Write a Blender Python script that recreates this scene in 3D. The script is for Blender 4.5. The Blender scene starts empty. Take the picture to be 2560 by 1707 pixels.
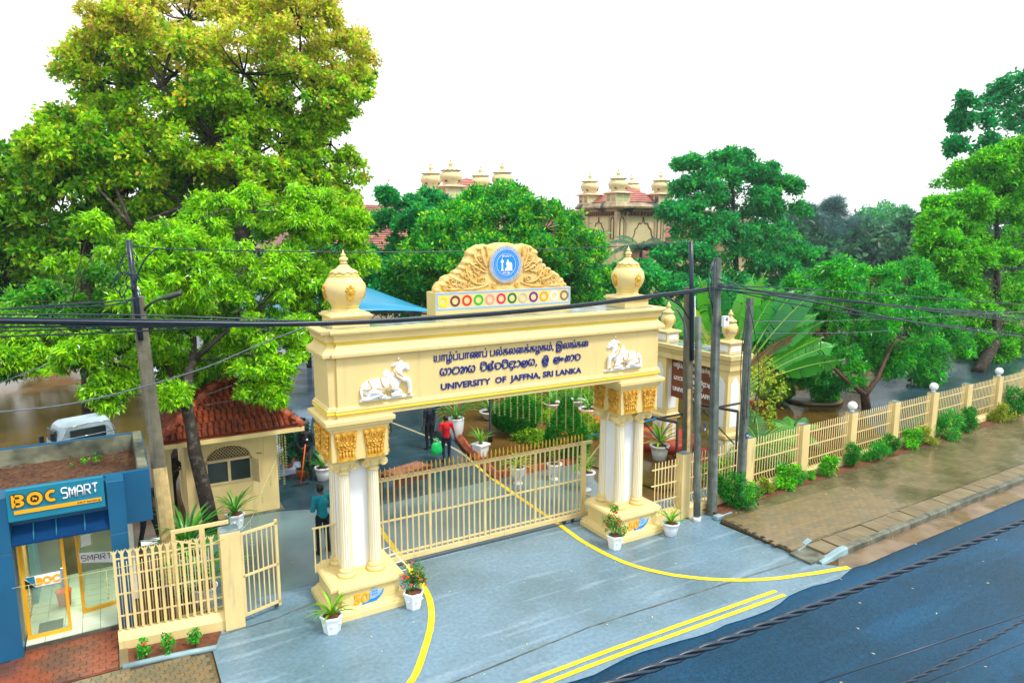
import bpy, bmesh, math, random
import numpy as np
from mathutils import Vector, Matrix, noise
random.seed(7); rng = np.random.default_rng(7)
R = math.radians; PI = math.pi
sc = bpy.context.scene; COL = sc.collection
# ------------------------------------------------------------------ camera
CAM = Vector((-7.716, -12.656, 7.706)); YAW, PITCH, FPX = 0.526, 0.157, 1750.7     # focal in pixels of a 2560 wide frame
FW = Vector((math.sin(YAW)*math.cos(PITCH), math.cos(YAW)*math.cos(PITCH), -math.sin(PITCH)))
RT = Vector((math.cos(YAW), -math.sin(YAW), 0)); UP = RT.cross(FW)
cd = bpy.data.cameras.new('camera'); cam = bpy.data.objects.new('camera', cd); COL.objects.link(cam)
cd.sensor_width = 36; cd.lens = 36*FPX/2560; cd.clip_start = 0.1; cd.clip_end = 2000
cam.matrix_world = Matrix(((RT.x, UP.x, -FW.x, CAM.x), (RT.y, UP.y, -FW.y, CAM.y), (RT.z, UP.z, -FW.z, CAM.z), (0, 0, 0, 1)))
sc.camera = cam
# ------------------------------------------------------------------ overcast sky and a soft sun
SUN_EL, SUN_AZ = R(58), R(150)          # azimuth clockwise from +Y: light comes from the road side, a little from the right
w = bpy.data.worlds.new('World'); sc.world = w; w.use_nodes = True
nt = w.node_tree; nt.nodes.clear()
sky = nt.nodes.new('ShaderNodeTexSky'); sky.sky_type = 'NISHITA'; sky.sun_disc = False
sky.sun_elevation = SUN_EL; sky.sun_rotation = SUN_AZ; sky.dust_density = 6; sky.air_density = 1.4; sky.ozone_density = 1
b1 = nt.nodes.new('ShaderNodeBackground'); b1.inputs['Strength'].default_value = 0.09
b2 = nt.nodes.new('ShaderNodeBackground'); b2.inputs['Color'].default_value = (0.965, 0.985, 1.0, 1); b2.inputs['Strength'].default_value = 0.86
mx = nt.nodes.new('ShaderNodeMixShader'); mx.inputs[0].default_value = 0.86
ow = nt.nodes.new('ShaderNodeOutputWorld')
nt.links.new(sky.outputs[0], b1.inputs['Color']); nt.links.new(b1.outputs[0], mx.inputs[1]); nt.links.new(b2.outputs[0], mx.inputs[2]); nt.links.new(mx.outputs[0], ow.inputs[0])
sl = bpy.data.lights.new('sun', 'SUN'); sl.energy = 1.5; sl.angle = R(11); sl.color = (1, 0.965, 0.9)
so = bpy.data.objects.new('sun', sl); COL.objects.link(so)
sdir = Vector((math.sin(SUN_AZ)*math.cos(SUN_EL), math.cos(SUN_AZ)*math.cos(SUN_EL), math.sin(SUN_EL)))
so.rotation_euler = sdir.to_track_quat('Z', 'Y').to_euler(); so.location = (0, -10, 40)
sc.view_settings.view_transform = 'Standard'; sc.view_settings.look = 'None'; sc.view_settings.gamma = 1; sc.view_settings.exposure = 1.06
sc.view_settings.use_curve_mapping = False
sc.cycles.max_bounces = 7; sc.cycles.transparent_max_bounces = 8; sc.cycles.use_denoising = True

def ray(px, py): return FW + RT*((px-1280)/FPX) + UP*((853.5-py)/FPX)
def at(px, py, Y): d = ray(px, py); return CAM + d*((Y-CAM.y)/d.y)          # point of the place at depth Y
def atz(px, py, Z=0.0): d = ray(px, py); return CAM + d*((Z-CAM.z)/d.z)     # point of the place at height Z
def atx(px, py, X): d = ray(px, py); return CAM + d*((X-CAM.x)/d.x)
D = 1.0884
def ad(px, py, Y): return at(px*D, py*D, Y)

# ------------------------------------------------------------------ materials
MATS = {}
def mat(name, col, rough=0.6, spec=0.4, var=0.12, scale=3.0, bump=0.0, bscale=40.0, metal=0.0, col2=None, c2scale=1.5, c2lo=0.45, c2hi=0.6, rough2=None, detail=5, vcol=False, trans=0.0, emit=None, alpha=None, streak=None, tr=0.0, brick=None):
    m = bpy.data.materials.new(name); m.use_nodes = True; n = m.node_tree.nodes; l = m.node_tree.links
    b = n['Principled BSDF']; o = n['Material Output']
    b.inputs['Roughness'].default_value = rough; b.inputs['Specular IOR Level'].default_value = spec; b.inputs['Metallic'].default_value = metal
    tc = n.new('ShaderNodeTexCoord')
    geo = n.new('ShaderNodeNewGeometry')
    if vcol:
        a = n.new('ShaderNodeVertexColor'); a.layer_name = 'col'; base = a.outputs[0]
    else:
        rgb = n.new('ShaderNodeRGB'); rgb.outputs[0].default_value = (*col, 1); base = rgb.outputs[0]
    def ramp(fac, lo, hi):
        r = n.new('ShaderNodeMapRange'); r.inputs['From Min'].default_value = lo; r.inputs['From Max'].default_value = hi; l.new(fac, r.inputs['Value']); return r.outputs[0]
    def noi(s, d=detail, sc_=None):
        t = n.new('ShaderNodeTexNoise'); t.inputs['Scale'].default_value = s; t.inputs['Detail'].default_value = d
        if sc_:
            mp = n.new('ShaderNodeMapping'); mp.inputs['Scale'].default_value = sc_; l.new(geo.outputs['Position'], mp.inputs[0]); l.new(mp.outputs[0], t.inputs['Vector'])
        else: l.new(geo.outputs['Position'], t.inputs['Vector'])
        return t.outputs['Fac']
    def mix(f, a_, b_, mode='MIX'):
        x = n.new('ShaderNodeMix'); x.data_type = 'RGBA'; x.blend_type = mode
        if isinstance(f, float): x.inputs[0].default_value = f
        else: l.new(f, x.inputs[0])
        for i, v in ((6, a_), (7, b_)):
            if isinstance(v, tuple): x.inputs[i].default_value = (*v, 1)
            else: l.new(v, x.inputs[i])
        return x.outputs[2]
    if col2 is not None:
        f2 = ramp(noi(c2scale), c2lo, c2hi)
        base = mix(f2, base, col2)
        if rough2 is not None:
            r = n.new('ShaderNodeMapRange'); r.inputs['To Min'].default_value = rough; r.inputs['To Max'].default_value = rough2; l.new(f2, r.inputs['Value']); l.new(r.outputs[0], b.inputs['Roughness'])
    if brick:
        bt = n.new('ShaderNodeTexBrick'); bt.inputs['Scale'].default_value = 1.0; bt.inputs['Brick Width'].default_value = brick[0]; bt.inputs['Row Height'].default_value = brick[1]; bt.inputs['Mortar Size'].default_value = brick[2]; bt.inputs['Color1'].default_value = (1, 1, 1, 1); bt.inputs['Color2'].default_value = (.72, .74, .78, 1); bt.inputs['Mortar'].default_value = (.42, .42, .42, 1)
        l.new(geo.outputs['Position'], bt.inputs['Vector']); base = mix(1.0, base, bt.outputs['Color'], 'MULTIPLY')
    if streak:
        f3 = ramp(noi(streak[0], 4, streak[1]), streak[2], streak[3]); base = mix(f3, base, streak[4])
    if var:
        r = n.new('ShaderNodeMapRange'); r.inputs['From Min'].default_value = .3; r.inputs['From Max'].default_value = .7; r.inputs['To Min'].default_value = 1-var; r.inputs['To Max'].default_value = 1+var
        l.new(noi(scale), r.inputs['Value'])
        hs = n.new('ShaderNodeHueSaturation'); l.new(r.outputs[0], hs.inputs['Value']); l.new(base, hs.inputs['Color']); base = hs.outputs[0]
    l.new(base, b.inputs['Base Color'])
    if bump:
        bp = n.new('ShaderNodeBump'); bp.inputs['Strength'].default_value = bump; bp.inputs['Distance'].default_value = 0.02
        l.new(noi(bscale), bp.inputs['Height']); l.new(bp.outputs[0], b.inputs['Normal'])
    if trans: b.inputs['Transmission Weight'].default_value = trans
    if emit: b.inputs['Emission Color'].default_value = (*emit[0], 1); b.inputs['Emission Strength'].default_value = emit[1]
    if alpha is not None:
        t = n.new('ShaderNodeBsdfTransparent'); ms = n.new('ShaderNodeMixShader'); ms.inputs[0].default_value = alpha
        l.new(t.outputs[0], ms.inputs[1]); l.new(b.outputs[0], ms.inputs[2]); l.new(ms.outputs[0], o.inputs[0])
    if tr:
        t = n.new('ShaderNodeBsdfTranslucent'); ms = n.new('ShaderNodeMixShader'); ms.inputs[0].default_value = tr
        hs = n.new('ShaderNodeHueSaturation'); hs.inputs['Value'].default_value = 1.25; hs.inputs['Hue'].default_value = 0.485; l.new(base, hs.inputs['Color']); l.new(hs.outputs[0], t.inputs[0])
        l.new(b.outputs[0], ms.inputs[1]); l.new(t.outputs[0], ms.inputs[2]); l.new(ms.outputs[0], o.inputs[0])
    MATS[name] = m; return m
M = MATS
CREAM = (0.765, 0.61, 0.262)
mat('cream', CREAM, .5, .35, .05, 1.2, .05, 120, streak=(1.0, (5, 5, .5), .6, .8, (0.62, 0.48, 0.23)))
mat('cream_fence', (0.72, 0.57, 0.26), .5, .35, .08, 2, .05, 90, streak=(1.0, (7, 7, .8), .58, .75, (0.5, 0.4, 0.22)))
mat('white', (0.82, 0.85, 0.88), .45, .4, .04, 2)
mat('marble', (0.86, 0.88, 0.9), .35, .5, .05, 6)
mat('gold', (0.78, 0.47, 0.06), .3, .6, .12, 14, .1, 60, metal=.25, col2=(0.62, 0.30, 0.02), c2scale=9)
mat('ochre', (0.80, 0.57, 0.21), .45, .45, .1, 6, .15, 50, col2=(0.68, 0.43, 0.11), c2scale=7)
mat('yellow_trim', (0.85, 0.64, 0.03), .35, .5, .06, 3)
mat('navy', (0.003, 0.018, 0.20), .35, .5, .1, 8)
mat('wet_slate', (0.10, 0.17, 0.18), .12, .6, .3, 3, col2=(0.3, 0.36, 0.38), c2scale=2.2)
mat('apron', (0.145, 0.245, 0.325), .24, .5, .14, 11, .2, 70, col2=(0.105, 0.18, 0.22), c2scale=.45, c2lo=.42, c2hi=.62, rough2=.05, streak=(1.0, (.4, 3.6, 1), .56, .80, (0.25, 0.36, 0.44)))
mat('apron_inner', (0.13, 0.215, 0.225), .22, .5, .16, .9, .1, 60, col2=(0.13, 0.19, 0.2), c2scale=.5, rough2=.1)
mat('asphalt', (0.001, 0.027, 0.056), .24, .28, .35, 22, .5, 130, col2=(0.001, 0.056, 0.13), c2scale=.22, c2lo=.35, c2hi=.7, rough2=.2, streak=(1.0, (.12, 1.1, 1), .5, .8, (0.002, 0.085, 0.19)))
mat('asphalt_in', (0.03, 0.065, 0.085), .22, .5, .3, 1.0, .12, 120, col2=(0.02, 0.05, 0.07), c2scale=.4, rough2=.07)
mat('mud', (0.16, 0.075, 0.02), .5, .1, .25, .8, .12, 20, col2=(0.085, 0.05, 0.01), c2scale=.16, c2lo=.36, c2hi=.48, rough2=.06)
mat('soil', (0.14, 0.055, 0.028), .85, .2, .35, 9, .5, 40)
mat('paver', (0.18, 0.14, 0.074), .25, .45, .12, 3, .2, 60, col2=(0.2, 0.14, 0.07), c2scale=1.3, rough2=.15)
mat('paver_b', (0.155, 0.13, 0.075), .25, .4, .12, 9, .2, 60)
mat('paver_c', (0.205, 0.15, 0.075), .25, .4, .12, 9, .2, 60)
mat('paver_red', (0.24, 0.06, 0.025), .3, .45, .2, 3, .2, 60, col2=(0.12, 0.05, 0.03), c2scale=1.4)
mat('pavement_base', (0.17, 0.135, 0.07), .24, .45, .15, 1.5, .1, 50, col2=(0.125, 0.10, 0.052), c2scale=.7, rough2=.05, brick=(.26, .13, .006))
mat('slab_stone', (0.19, 0.15, 0.08), .4, .4, .2, 2.5, .2, 40, col2=(0.17, 0.13, 0.07), c2scale=2)
mat('kerb_stone', (0.13, 0.135, 0.10), .5, .4, .3, 4, .4, 25, col2=(0.06, 0.07, 0.05), c2scale=2.5)
mat('kerb_paint', (0.22, 0.34, 0.37), .4, .4, .2, 3, .2, 30)
mat('gutter', (0.15, 0.095, 0.045), .2, .5, .3, 1.5, .2, 40, col2=(0.2, 0.145, 0.09), c2scale=1.1, rough2=.45)
mat('line_yellow', (0.90, 0.62, 0.005), .45, .4, .08, 4, .1, 80, streak=(1.0, (7, 7, 1), .58, .72, (0.5, 0.42, 0.2)))
mat('line_old', (0.40, 0.38, 0.22), .45, .4, .2, 4)
mat('blue_panel', (0.006, 0.10, 0.22), .35, .5, .1, 1.2)
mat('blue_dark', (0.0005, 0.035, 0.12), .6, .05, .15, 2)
mat('teal_sign', (0.01, 0.20, 0.31), .3, .5, .08, 1.5)
mat('amber', (0.92, 0.42, 0.005), .35, .5, .05, 3)
mat('amber_frame', (0.85, 0.42, 0.01), .35, .5, .08, 3)
mat('black', (0.012, 0.014, 0.016), .5, .4, .2, 6)
mat('steel_dark', (0.03, 0.035, 0.04), .4, .5, .3, 8)
mat('sign_white', (0.85, 0.88, 0.95), .4, .4, .03, 3)
mat('glass', (0.35, 0.5, 0.38), .03, .6, .0, 1, alpha=.28)
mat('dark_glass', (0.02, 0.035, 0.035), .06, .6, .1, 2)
mat('tile_floor', (0.62, 0.72, 0.58), .15, .5, .08, 2)
mat('inside_wall', (0.50, 0.55, 0.30), .6, .3, .1, 2)
mat('pale_panel', (0.42, 0.58, 0.22), .5, .3, .06, 2)
mat('orange_plastic', (0.75, 0.12, 0.02), .4, .4, .08, 4)
mat('parapet_stone', (0.20, 0.21, 0.14), .8, .3, .3, 2.5, .3, 25, col2=(0.045, 0.06, 0.05), c2scale=1.2)
mat('litter', (0.11, 0.055, 0.03), .9, .2, .4, 12, .6, 30)
mat('roof_tile', (0.25, 0.048, 0.014), .42, .4, .3, 5, .2, 30, col2=(0.14, 0.032, 0.016), c2scale=3)
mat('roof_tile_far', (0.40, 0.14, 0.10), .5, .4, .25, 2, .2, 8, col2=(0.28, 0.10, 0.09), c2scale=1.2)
mat('concrete_pole', (0.15, 0.14, 0.10), .7, .3, .25, 6, .3, 40, streak=(1.0, (10, 10, .7), .5, .75, (0.07, 0.08, 0.065)))
mat('pole_paint', (0.62, 0.46, 0.2), .55, .35, .2, 6, .1, 40, streak=(1.0, (10, 10, 1), .5, .75, (0.35, 0.28, 0.16)))
mat('pole_grey', (0.10, 0.125, 0.115), .7, .3, .3, 5, .3, 40, streak=(1.0, (9, 9, .6), .5, .7, (0.2, 0.22, 0.2)))
mat('cable', (0.006, 0.022, 0.045), .3, .5, .2, 9)
mat('cable_light', (0.11, 0.14, 0.17), .3, .5, .2, 9)
mat('bark', (0.045, 0.036, 0.028), .85, .3, .45, 6, .8, 25, col2=(0.13, 0.115, 0.095), c2scale=7, c2lo=.55, c2hi=.68)
mat('bark_brown', (0.09, 0.05, 0.03), .85, .3, .35, 6, .8, 25)
mat('leaf', (0.1, 0.3, 0.02), .42, .45, .0, vcol=True, tr=.38)
mat('leaf_gloss', (0.1, 0.3, 0.02), .28, .5, .0, vcol=True, tr=.34)
mat('flower', (0.75, 0.10, 0.05), .5, .3, .15, 20, tr=.2)
mat('garland', (0.72, 0.72, 0.30), .5, .3, .15, 9, tr=.3)
mat('pot_white', (0.78, 0.84, 0.88), .3, .5, .06, 5)
mat('pot_terracotta', (0.42, 0.10, 0.035), .6, .3, .15, 6)
mat('planter_red', (0.38, 0.035, 0.015), .5, .4, .15, 3)
mat('skin', (0.10, 0.048, 0.028), .5, .4, .1, 9)
mat('hair', (0.006, 0.006, 0.007), .5, .4, .2, 20)
mat('shirt_teal', (0.004, 0.20, 0.26), .7, .2, .15, 7)
mat('shirt_red', (0.55, 0.012, 0.018), .7, .2, .15, 7)
mat('shirt_dark', (0.008, 0.014, 0.022), .7, .2, .25, 7)
mat('shirt_blue', (0.01, 0.16, 0.36), .6, .2, .2, 7)
mat('shirt_plaid', (0.012, 0.03, 0.035), .7, .2, .5, 12)
mat('trousers_black', (0.008, 0.01, 0.014), .7, .2, .2, 7)
mat('trousers_navy', (0.01, 0.018, 0.045), .7, .2, .2, 7)
mat('trousers_olive', (0.05, 0.05, 0.03), .7, .2, .2, 7)
mat('bag_green', (0.01, 0.62, 0.16), .3, .4, .15, 8, tr=.3)
mat('truck_paint', (0.42, 0.55, 0.62), .25, .5, .1, 3)
mat('chrome', (0.55, 0.6, 0.62), .2, .5, .05, 4, metal=.8)
mat('canopy_blue', (0.004, 0.24, 0.42), .35, .45, .12, .8)
mat('sign_brown', (0.20, 0.055, 0.018), .5, .35, .15, 2, .1, 30)
mat('wood_brown', (0.10, 0.03, 0.02), .35, .45, .25, 4)
mat('painted_sky_sheen', (0.30, 0.40, 0.56), .12, .5, .25, .7, .05, 30, col2=(0.18, 0.26, 0.36), c2scale=.6, rough2=.05)  # pale blue base colour paints the sky's reflection on the wet drive
mat('booth_back_reflection', (0.10, 0.08, 0.035), .15, .5, .5, 2.5)  # brown tone paints the muddy yard's reflection in the booth's back glass
mat('ceiling_light', (.9, 1, .85), .5, .2, 0, emit=((.85, 1, .75), 5.0))
mat('stalk', (0.22, 0.42, 0.06), .5, .3, .1, 5)
mat('cloth_brown', (0.25, 0.10, 0.07), .6, .3, .4, 5)
mat('brick_edge', (0.45, 0.10, 0.04), .5, .4, .25, 5)
mat('pool_blue', (0.05, 0.42, 0.62), .15, .5, .1, 3)
mat('bld_cream', (0.70, 0.60, 0.33), .7, .3, .12, .9, streak=(1.0, (2, 2, .3), .55, .75, (0.55, 0.47, 0.28)))
mat('bld_pink', (0.62, 0.46, 0.30), .7, .3, .12, .9)
mat('bld_brown', (0.17, 0.085, 0.055), .7, .3, .2, 2)
mat('bld_stain', (0.45, 0.36, 0.22), .7, .3, .4, 1.2, col2=(0.07, 0.08, 0.1), c2scale=.9, c2lo=.48, c2hi=.6)
mat('lamp_globe', (0.85, 0.88, 0.9), .25, .5, .03, 4)
mat('lattice', (0.62, 0.5, 0.26), .5, .35, .08, 6)
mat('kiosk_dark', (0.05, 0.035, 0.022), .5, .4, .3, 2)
mat('brown_leaf', (0.22, 0.10, 0.05), .8, .2, .3, 6, tr=.2)
for nm, c in dict(yellow=(.85, .70, .01), maroon=(.16, .035, .05), red=(.80, .02, .025), green=(.01, .48, .02), pink=(.78, .31, .33), magenta=(.78, .005, .12), dark_green=(.005, .17, .05), grey=(.52, .50, .40), purple=(.15, .008, .25), orange=(.88, .35, .02), white=(.86, .86, .84), brown=(.25, .15, .10), lightblue=(.25, .48, .86), emblem=(.004, .25, .78)).items():
    mat('paint_'+nm, c, .4, .4, .05, 4)

# ------------------------------------------------------------------ mesh helpers
class MB:
    def __init__(s): s.v = []; s.f = []; s.sm = []
    def add(s, vs, fs, smooth=False, M_=None):
        n = len(s.v)
        s.v += [tuple(M_ @ Vector(p)) for p in vs] if M_ is not None else [tuple(p) for p in vs]
        s.f += [tuple(i+n for i in f) for f in fs]; s.sm += [smooth]*len(fs); return s
    def box(s, x0, x1, y0, y1, z0, z1, M_=None, bev=0.0):
        if bev:
            b = bev
            rings = [[(x0+b, y0+b, z0), (x1-b, y0+b, z0), (x1-b, y1-b, z0), (x0+b, y1-b, z0)], [(x0, y0, z0+b), (x1, y0, z0+b), (x1, y1, z0+b), (x0, y1, z0+b)],
                     [(x0, y0, z1-b), (x1, y0, z1-b), (x1, y1, z1-b), (x0, y1, z1-b)], [(x0+b, y0+b, z1), (x1-b, y0+b, z1), (x1-b, y1-b, z1), (x0+b, y1-b, z1)]]
            return s.loft(rings, M_=M_)
        return s.add([(x0, y0, z0), (x1, y0, z0), (x1, y1, z0), (x0, y1, z0), (x0, y0, z1), (x1, y0, z1), (x1, y1, z1), (x0, y1, z1)],
                     [(0, 3, 2, 1), (4, 5, 6, 7), (0, 1, 5, 4), (1, 2, 6, 5), (2, 3, 7, 6), (3, 0, 4, 7)], False, M_)
    def loft(s, rings, cap=True, smooth=False, M_=None, closed=False):
        n = len(rings[0]); vs = [p for r in rings for p in r]; fs = []
        k = len(rings)
        for i in range(k if closed else k-1):
            a = i*n; b = ((i+1) % k)*n
            for j in range(n): fs.append((a+j, a+(j+1) % n, b+(j+1) % n, b+j))
        if cap and not closed: fs += [tuple(range(n-1, -1, -1)), tuple((k-1)*n+j for j in range(n))]
        return s.add(vs, fs, smooth, M_)
    def lathe(s, prof, seg=20, c=(0, 0, 0), smooth=True, M_=None, flute=0):
        rings = []
        for r, z in prof:
            rings.append([(c[0]+r*math.cos(2*PI*j/seg), c[1]+r*math.sin(2*PI*j/seg), c[2]+z) for j in range(seg)])
        return s.loft(rings, True, smooth, M_)
    def tube(s, pts, rad, seg=6, smooth=True, cap=True):
        pts = [Vector(p) for p in pts]; n = len(pts)
        rad = rad if isinstance(rad, (list, tuple)) else [rad]*n
        rings = []; prev = None
        for i, p in enumerate(pts):
            t = (pts[min(i+1, n-1)]-pts[max(i-1, 0)])
            t = t.normalized() if t.length > 1e-9 else Vector((0, 0, 1))
            if prev is None:
                a = t.cross(Vector((0, 0, 1)) if abs(t.z) < .9 else Vector((1, 0, 0))).normalized()
            else:
                a = prev - t*prev.dot(t)
                a = a.normalized() if a.length > 1e-6 else t.orthogonal().normalized()
            prev = a; b = t.cross(a)
            rings.append([tuple(p+(a*math.cos(2*PI*j/seg)+b*math.sin(2*PI*j/seg))*rad[i]) for j in range(seg)])
        return s.loft(rings, cap, smooth)
    def sphere(s, c, r, seg=12, rings=8, M_=None, rot=None):
        r = r if isinstance(r, (tuple, list)) else (r, r, r); vs = []; fs = []
        rot = rot or Matrix.Identity(3)
        for i in range(rings+1):
            th = PI*i/rings
            for j in range(seg):
                ph = 2*PI*j/seg
                q = rot @ Vector((r[0]*math.sin(th)*math.cos(ph), r[1]*math.sin(th)*math.sin(ph), r[2]*math.cos(th)))
                vs.append((c[0]+q.x, c[1]+q.y, c[2]+q.z))
        for i in range(rings):
            for j in range(seg): fs.append((i*seg+j, (i+1)*seg+j, (i+1)*seg+(j+1) % seg, i*seg+(j+1) % seg))
        return s.add(vs, fs, True, M_)
    def prism(s, poly, y0, y1, M_=None, smooth=False):   # poly in (x,z), extruded along y; y0 is the front
        a = sum(poly[i][0]*poly[(i+1) % len(poly)][1]-poly[(i+1) % len(poly)][0]*poly[i][1] for i in range(len(poly)))
        if a < 0: poly = poly[::-1]
        return s.loft([[(x, y1, z) for x, z in poly], [(x, y0, z) for x, z in poly]], True, smooth, M_)
    def slabz(s, poly, z0, z1):
        a = sum(poly[i][0]*poly[(i+1) % len(poly)][1]-poly[(i+1) % len(poly)][0]*poly[i][1] for i in range(len(poly)))
        if a < 0: poly = poly[::-1]
        return s.loft([[(x, y, z0) for x, y in poly], [(x, y, z1) for x, y in poly]])
    def mesh(s, name, m):
        me = bpy.data.meshes.new(name); me.from_pydata(s.v, [], s.f)
        me.polygons.foreach_set('use_smooth', s.sm)
        for q in (m if isinstance(m, (list, tuple)) else [m]): me.materials.append(M[q] if isinstance(q, str) else q)
        me.validate(); me.update(); return me
    def build(s, name, m, parent=None, **k): return link(name, s.mesh(name, m), parent, **k)
def link(name, me, parent=None, loc=None, rz=0, world=True):
    o = bpy.data.objects.new(name, me); COL.objects.link(o)
    if parent is not None:
        o.parent = parent
        if loc is None and world:                # part built in place: undo the offset of its thing
            p = parent; off = Vector((0, 0, 0))
            while p is not None: off += p.location; p = p.parent
            o.location = -off
        elif loc is not None: o.location = loc
    elif loc is not None: o.location = loc
    o.rotation_euler.z = rz
    return o
def tag(o, label, cat, group=None):
    o['label'] = label; o['category'] = cat
    if group: o['group'] = group
    return o
def thing(name, label, cat, loc=(0, 0, 0), rz=0, group=None):
    o = bpy.data.objects.new(name, None); COL.objects.link(o); o.location = loc; o.rotation_euler.z = rz; o.empty_display_size = .2
    return tag(o, label, cat, group)
def struct(o): o['kind'] = 'structure'; return o
def stuff(o): o['kind'] = 'stuff'; return o
def copy_tree(o, loc, rz=None, label=None, scale=None, parent=None):
    c = o.copy(); COL.objects.link(c)
    if parent is not None: c.parent = parent
    else:
        c.location = loc
        if rz is not None: c.rotation_euler.z = rz
        if scale: c.scale = (scale,)*3 if isinstance(scale, (int, float)) else scale
        if label: c['label'] = label
    for ch in o.children: copy_tree(ch, None, parent=c)
    return c
def TR(x, y, z, rz=0.0, rx=0.0, ry=0.0, s=1.0):
    return Matrix.Translation((x, y, z)) @ Matrix.Rotation(rz, 4, 'Z') @ Matrix.Rotation(ry, 4, 'Y') @ Matrix.Rotation(rx, 4, 'X') @ Matrix.Scale(s, 4)
def bez(a, b, c, n=10):
    a, b, c = Vector(a), Vector(b), Vector(c); return [a*(1-t)**2+b*2*t*(1-t)+c*t*t for t in [i/n for i in range(n+1)]]
def sag(a, b, s, n=16):
    a, b = Vector(a), Vector(b); return [a.lerp(b, i/n)-Vector((0, 0, s*4*(i/n)*(1-i/n))) for i in range(n+1)]

# ---- lettering: font outlines turned into raised meshes, one mesh per glyph
def glyphs(text, depth=.01, bold=0.0):
    cu = bpy.data.curves.new('t', 'FONT'); cu.body = text; cu.extrude = depth; cu.offset = bold; cu.resolution_u = 3
    o = bpy.data.objects.new('t', cu); COL.objects.link(o)
    dg = bpy.context.evaluated_depsgraph_get(); me = bpy.data.meshes.new_from_object(o.evaluated_get(dg))
    bpy.data.objects.remove(o); bpy.data.curves.remove(cu)
    bm = bmesh.new(); bm.from_mesh(me); bpy.data.meshes.remove(me)
    bmesh.ops.remove_doubles(bm, verts=bm.verts, dist=1e-5)
    seen = set(); isl = []
    for f in bm.faces:
        if f in seen: continue
        st = [f]; seen.add(f); g = []
        while st:
            x = st.pop(); g.append(x)
            for e in x.edges:
                for y in e.link_faces:
                    if y not in seen: seen.add(y); st.append(y)
        xs = [v.co.x for q in g for v in q.verts]; isl.append([min(xs), max(xs), g])
    isl.sort(key=lambda q: q[0]); out = []
    for a, b, g in isl:
        if out and a < out[-1][1]-.35*(b-a): out[-1][1] = max(out[-1][1], b); out[-1][2] += g
        else: out.append([a, b, list(g)])
    res = []
    for a, b, g in out:
        vs = {}; V_ = []; F_ = []
        for f in g:
            idx = []
            for v in f.verts:
                if v.index not in vs: vs[v.index] = len(V_); V_.append(tuple(v.co))
                idx.append(vs[v.index])
            F_.append(tuple(idx))
        res.append((V_, F_))
    bm.free(); return res
def lettering(text, x0, x1, z0, h, Mx, m, parent, name='letter', depth=.01, bold=0.0, joined=False):
    """text in the local x-z plane of Mx, from x0 to x1, lower line z0, letter height h, facing -y"""
    G = glyphs(text, depth, bold)
    if not G: return
    xs = [v[0] for V_, _ in G for v in V_]; ys = [v[1] for V_, _ in G for v in V_]
    a, b = min(xs), max(xs); cap = glyph_cap
    sx = (x1-x0)/(b-a); sz = h/cap
    mb = MB()
    for V_, F_ in G:
        vs = [Mx @ Vector((x0+(v[0]-a)*sx, -v[2], z0+v[1]*sz)) for v in V_]
        if joined: mb.add(vs, F_)
        else: MB().add(vs, F_).build(name, m, parent)
    if joined: return mb.build(name, m, parent)
glyph_cap = .7
# ================================================================== SETTING
def sheet(name, poly, z, m, parent=None, lip=0.0):
    mb = MB()
    if lip: mb.slabz(poly, z-lip, z)
    else:
        a = sum(poly[i][0]*poly[(i+1) % len(poly)][1]-poly[(i+1) % len(poly)][0]*poly[i][1] for i in range(len(poly)))
        if a < 0: poly = poly[::-1]
        mb.add([(x, y, z) for x, y in poly], [tuple(range(len(poly)))])
    o = mb.build(name, m, parent)
    return struct(o) if parent is None else o
def kerbY(x): return -2.92+.033*(x-6)
def slabY(x): return kerbY(x)+.62
def fenceY(x): return .80+.054*(x-7.98)
sheet('ground', [(-300, -4.2), (500, -4.2), (500, 700), (-300, 700)], -.03, 'mud')
sheet('verge_ground', [(-300, -300), (500, -300), (500, -18), (-300, -18)], -.03, 'mud')
# road with a rough edge along the apron
edge = [(-80, -3.2)]
for i in range(81):
    x = -8+i*.2; edge.append((x, -3.2))
edge += [(8.3, -3.3), (10, -3.45), (16, -3.2), (30, -2.75), (60, -1.6), (160, 2)]
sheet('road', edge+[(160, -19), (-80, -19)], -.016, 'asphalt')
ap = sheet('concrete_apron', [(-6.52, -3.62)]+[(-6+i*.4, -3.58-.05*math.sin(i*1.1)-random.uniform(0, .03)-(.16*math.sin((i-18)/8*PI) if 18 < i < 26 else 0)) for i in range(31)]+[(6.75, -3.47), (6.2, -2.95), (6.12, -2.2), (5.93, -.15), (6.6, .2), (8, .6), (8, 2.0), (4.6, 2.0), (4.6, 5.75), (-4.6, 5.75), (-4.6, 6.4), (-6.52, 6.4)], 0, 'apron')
sheet('inner_apron', [(-4.4, 2.05), (4.3, 2.05), (5.6, 5.75), (2.3, 5.78), (-1.4, 5.6), (-4.0, 6.7), (-6.2, 6.7), (-6.2, 2.05)], .004, 'apron_inner')
sheet('campus_drive', [(-4.1, 6.6), (-1.4, 5.62), (2.35, 5.78), (2.75, 9.0), (3.6, 12.5), (5.5, 18), (10, 30), (14, 45), (-4, 45), (-5.5, 20), (-5.0, 12)], .006, 'asphalt_in')
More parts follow.
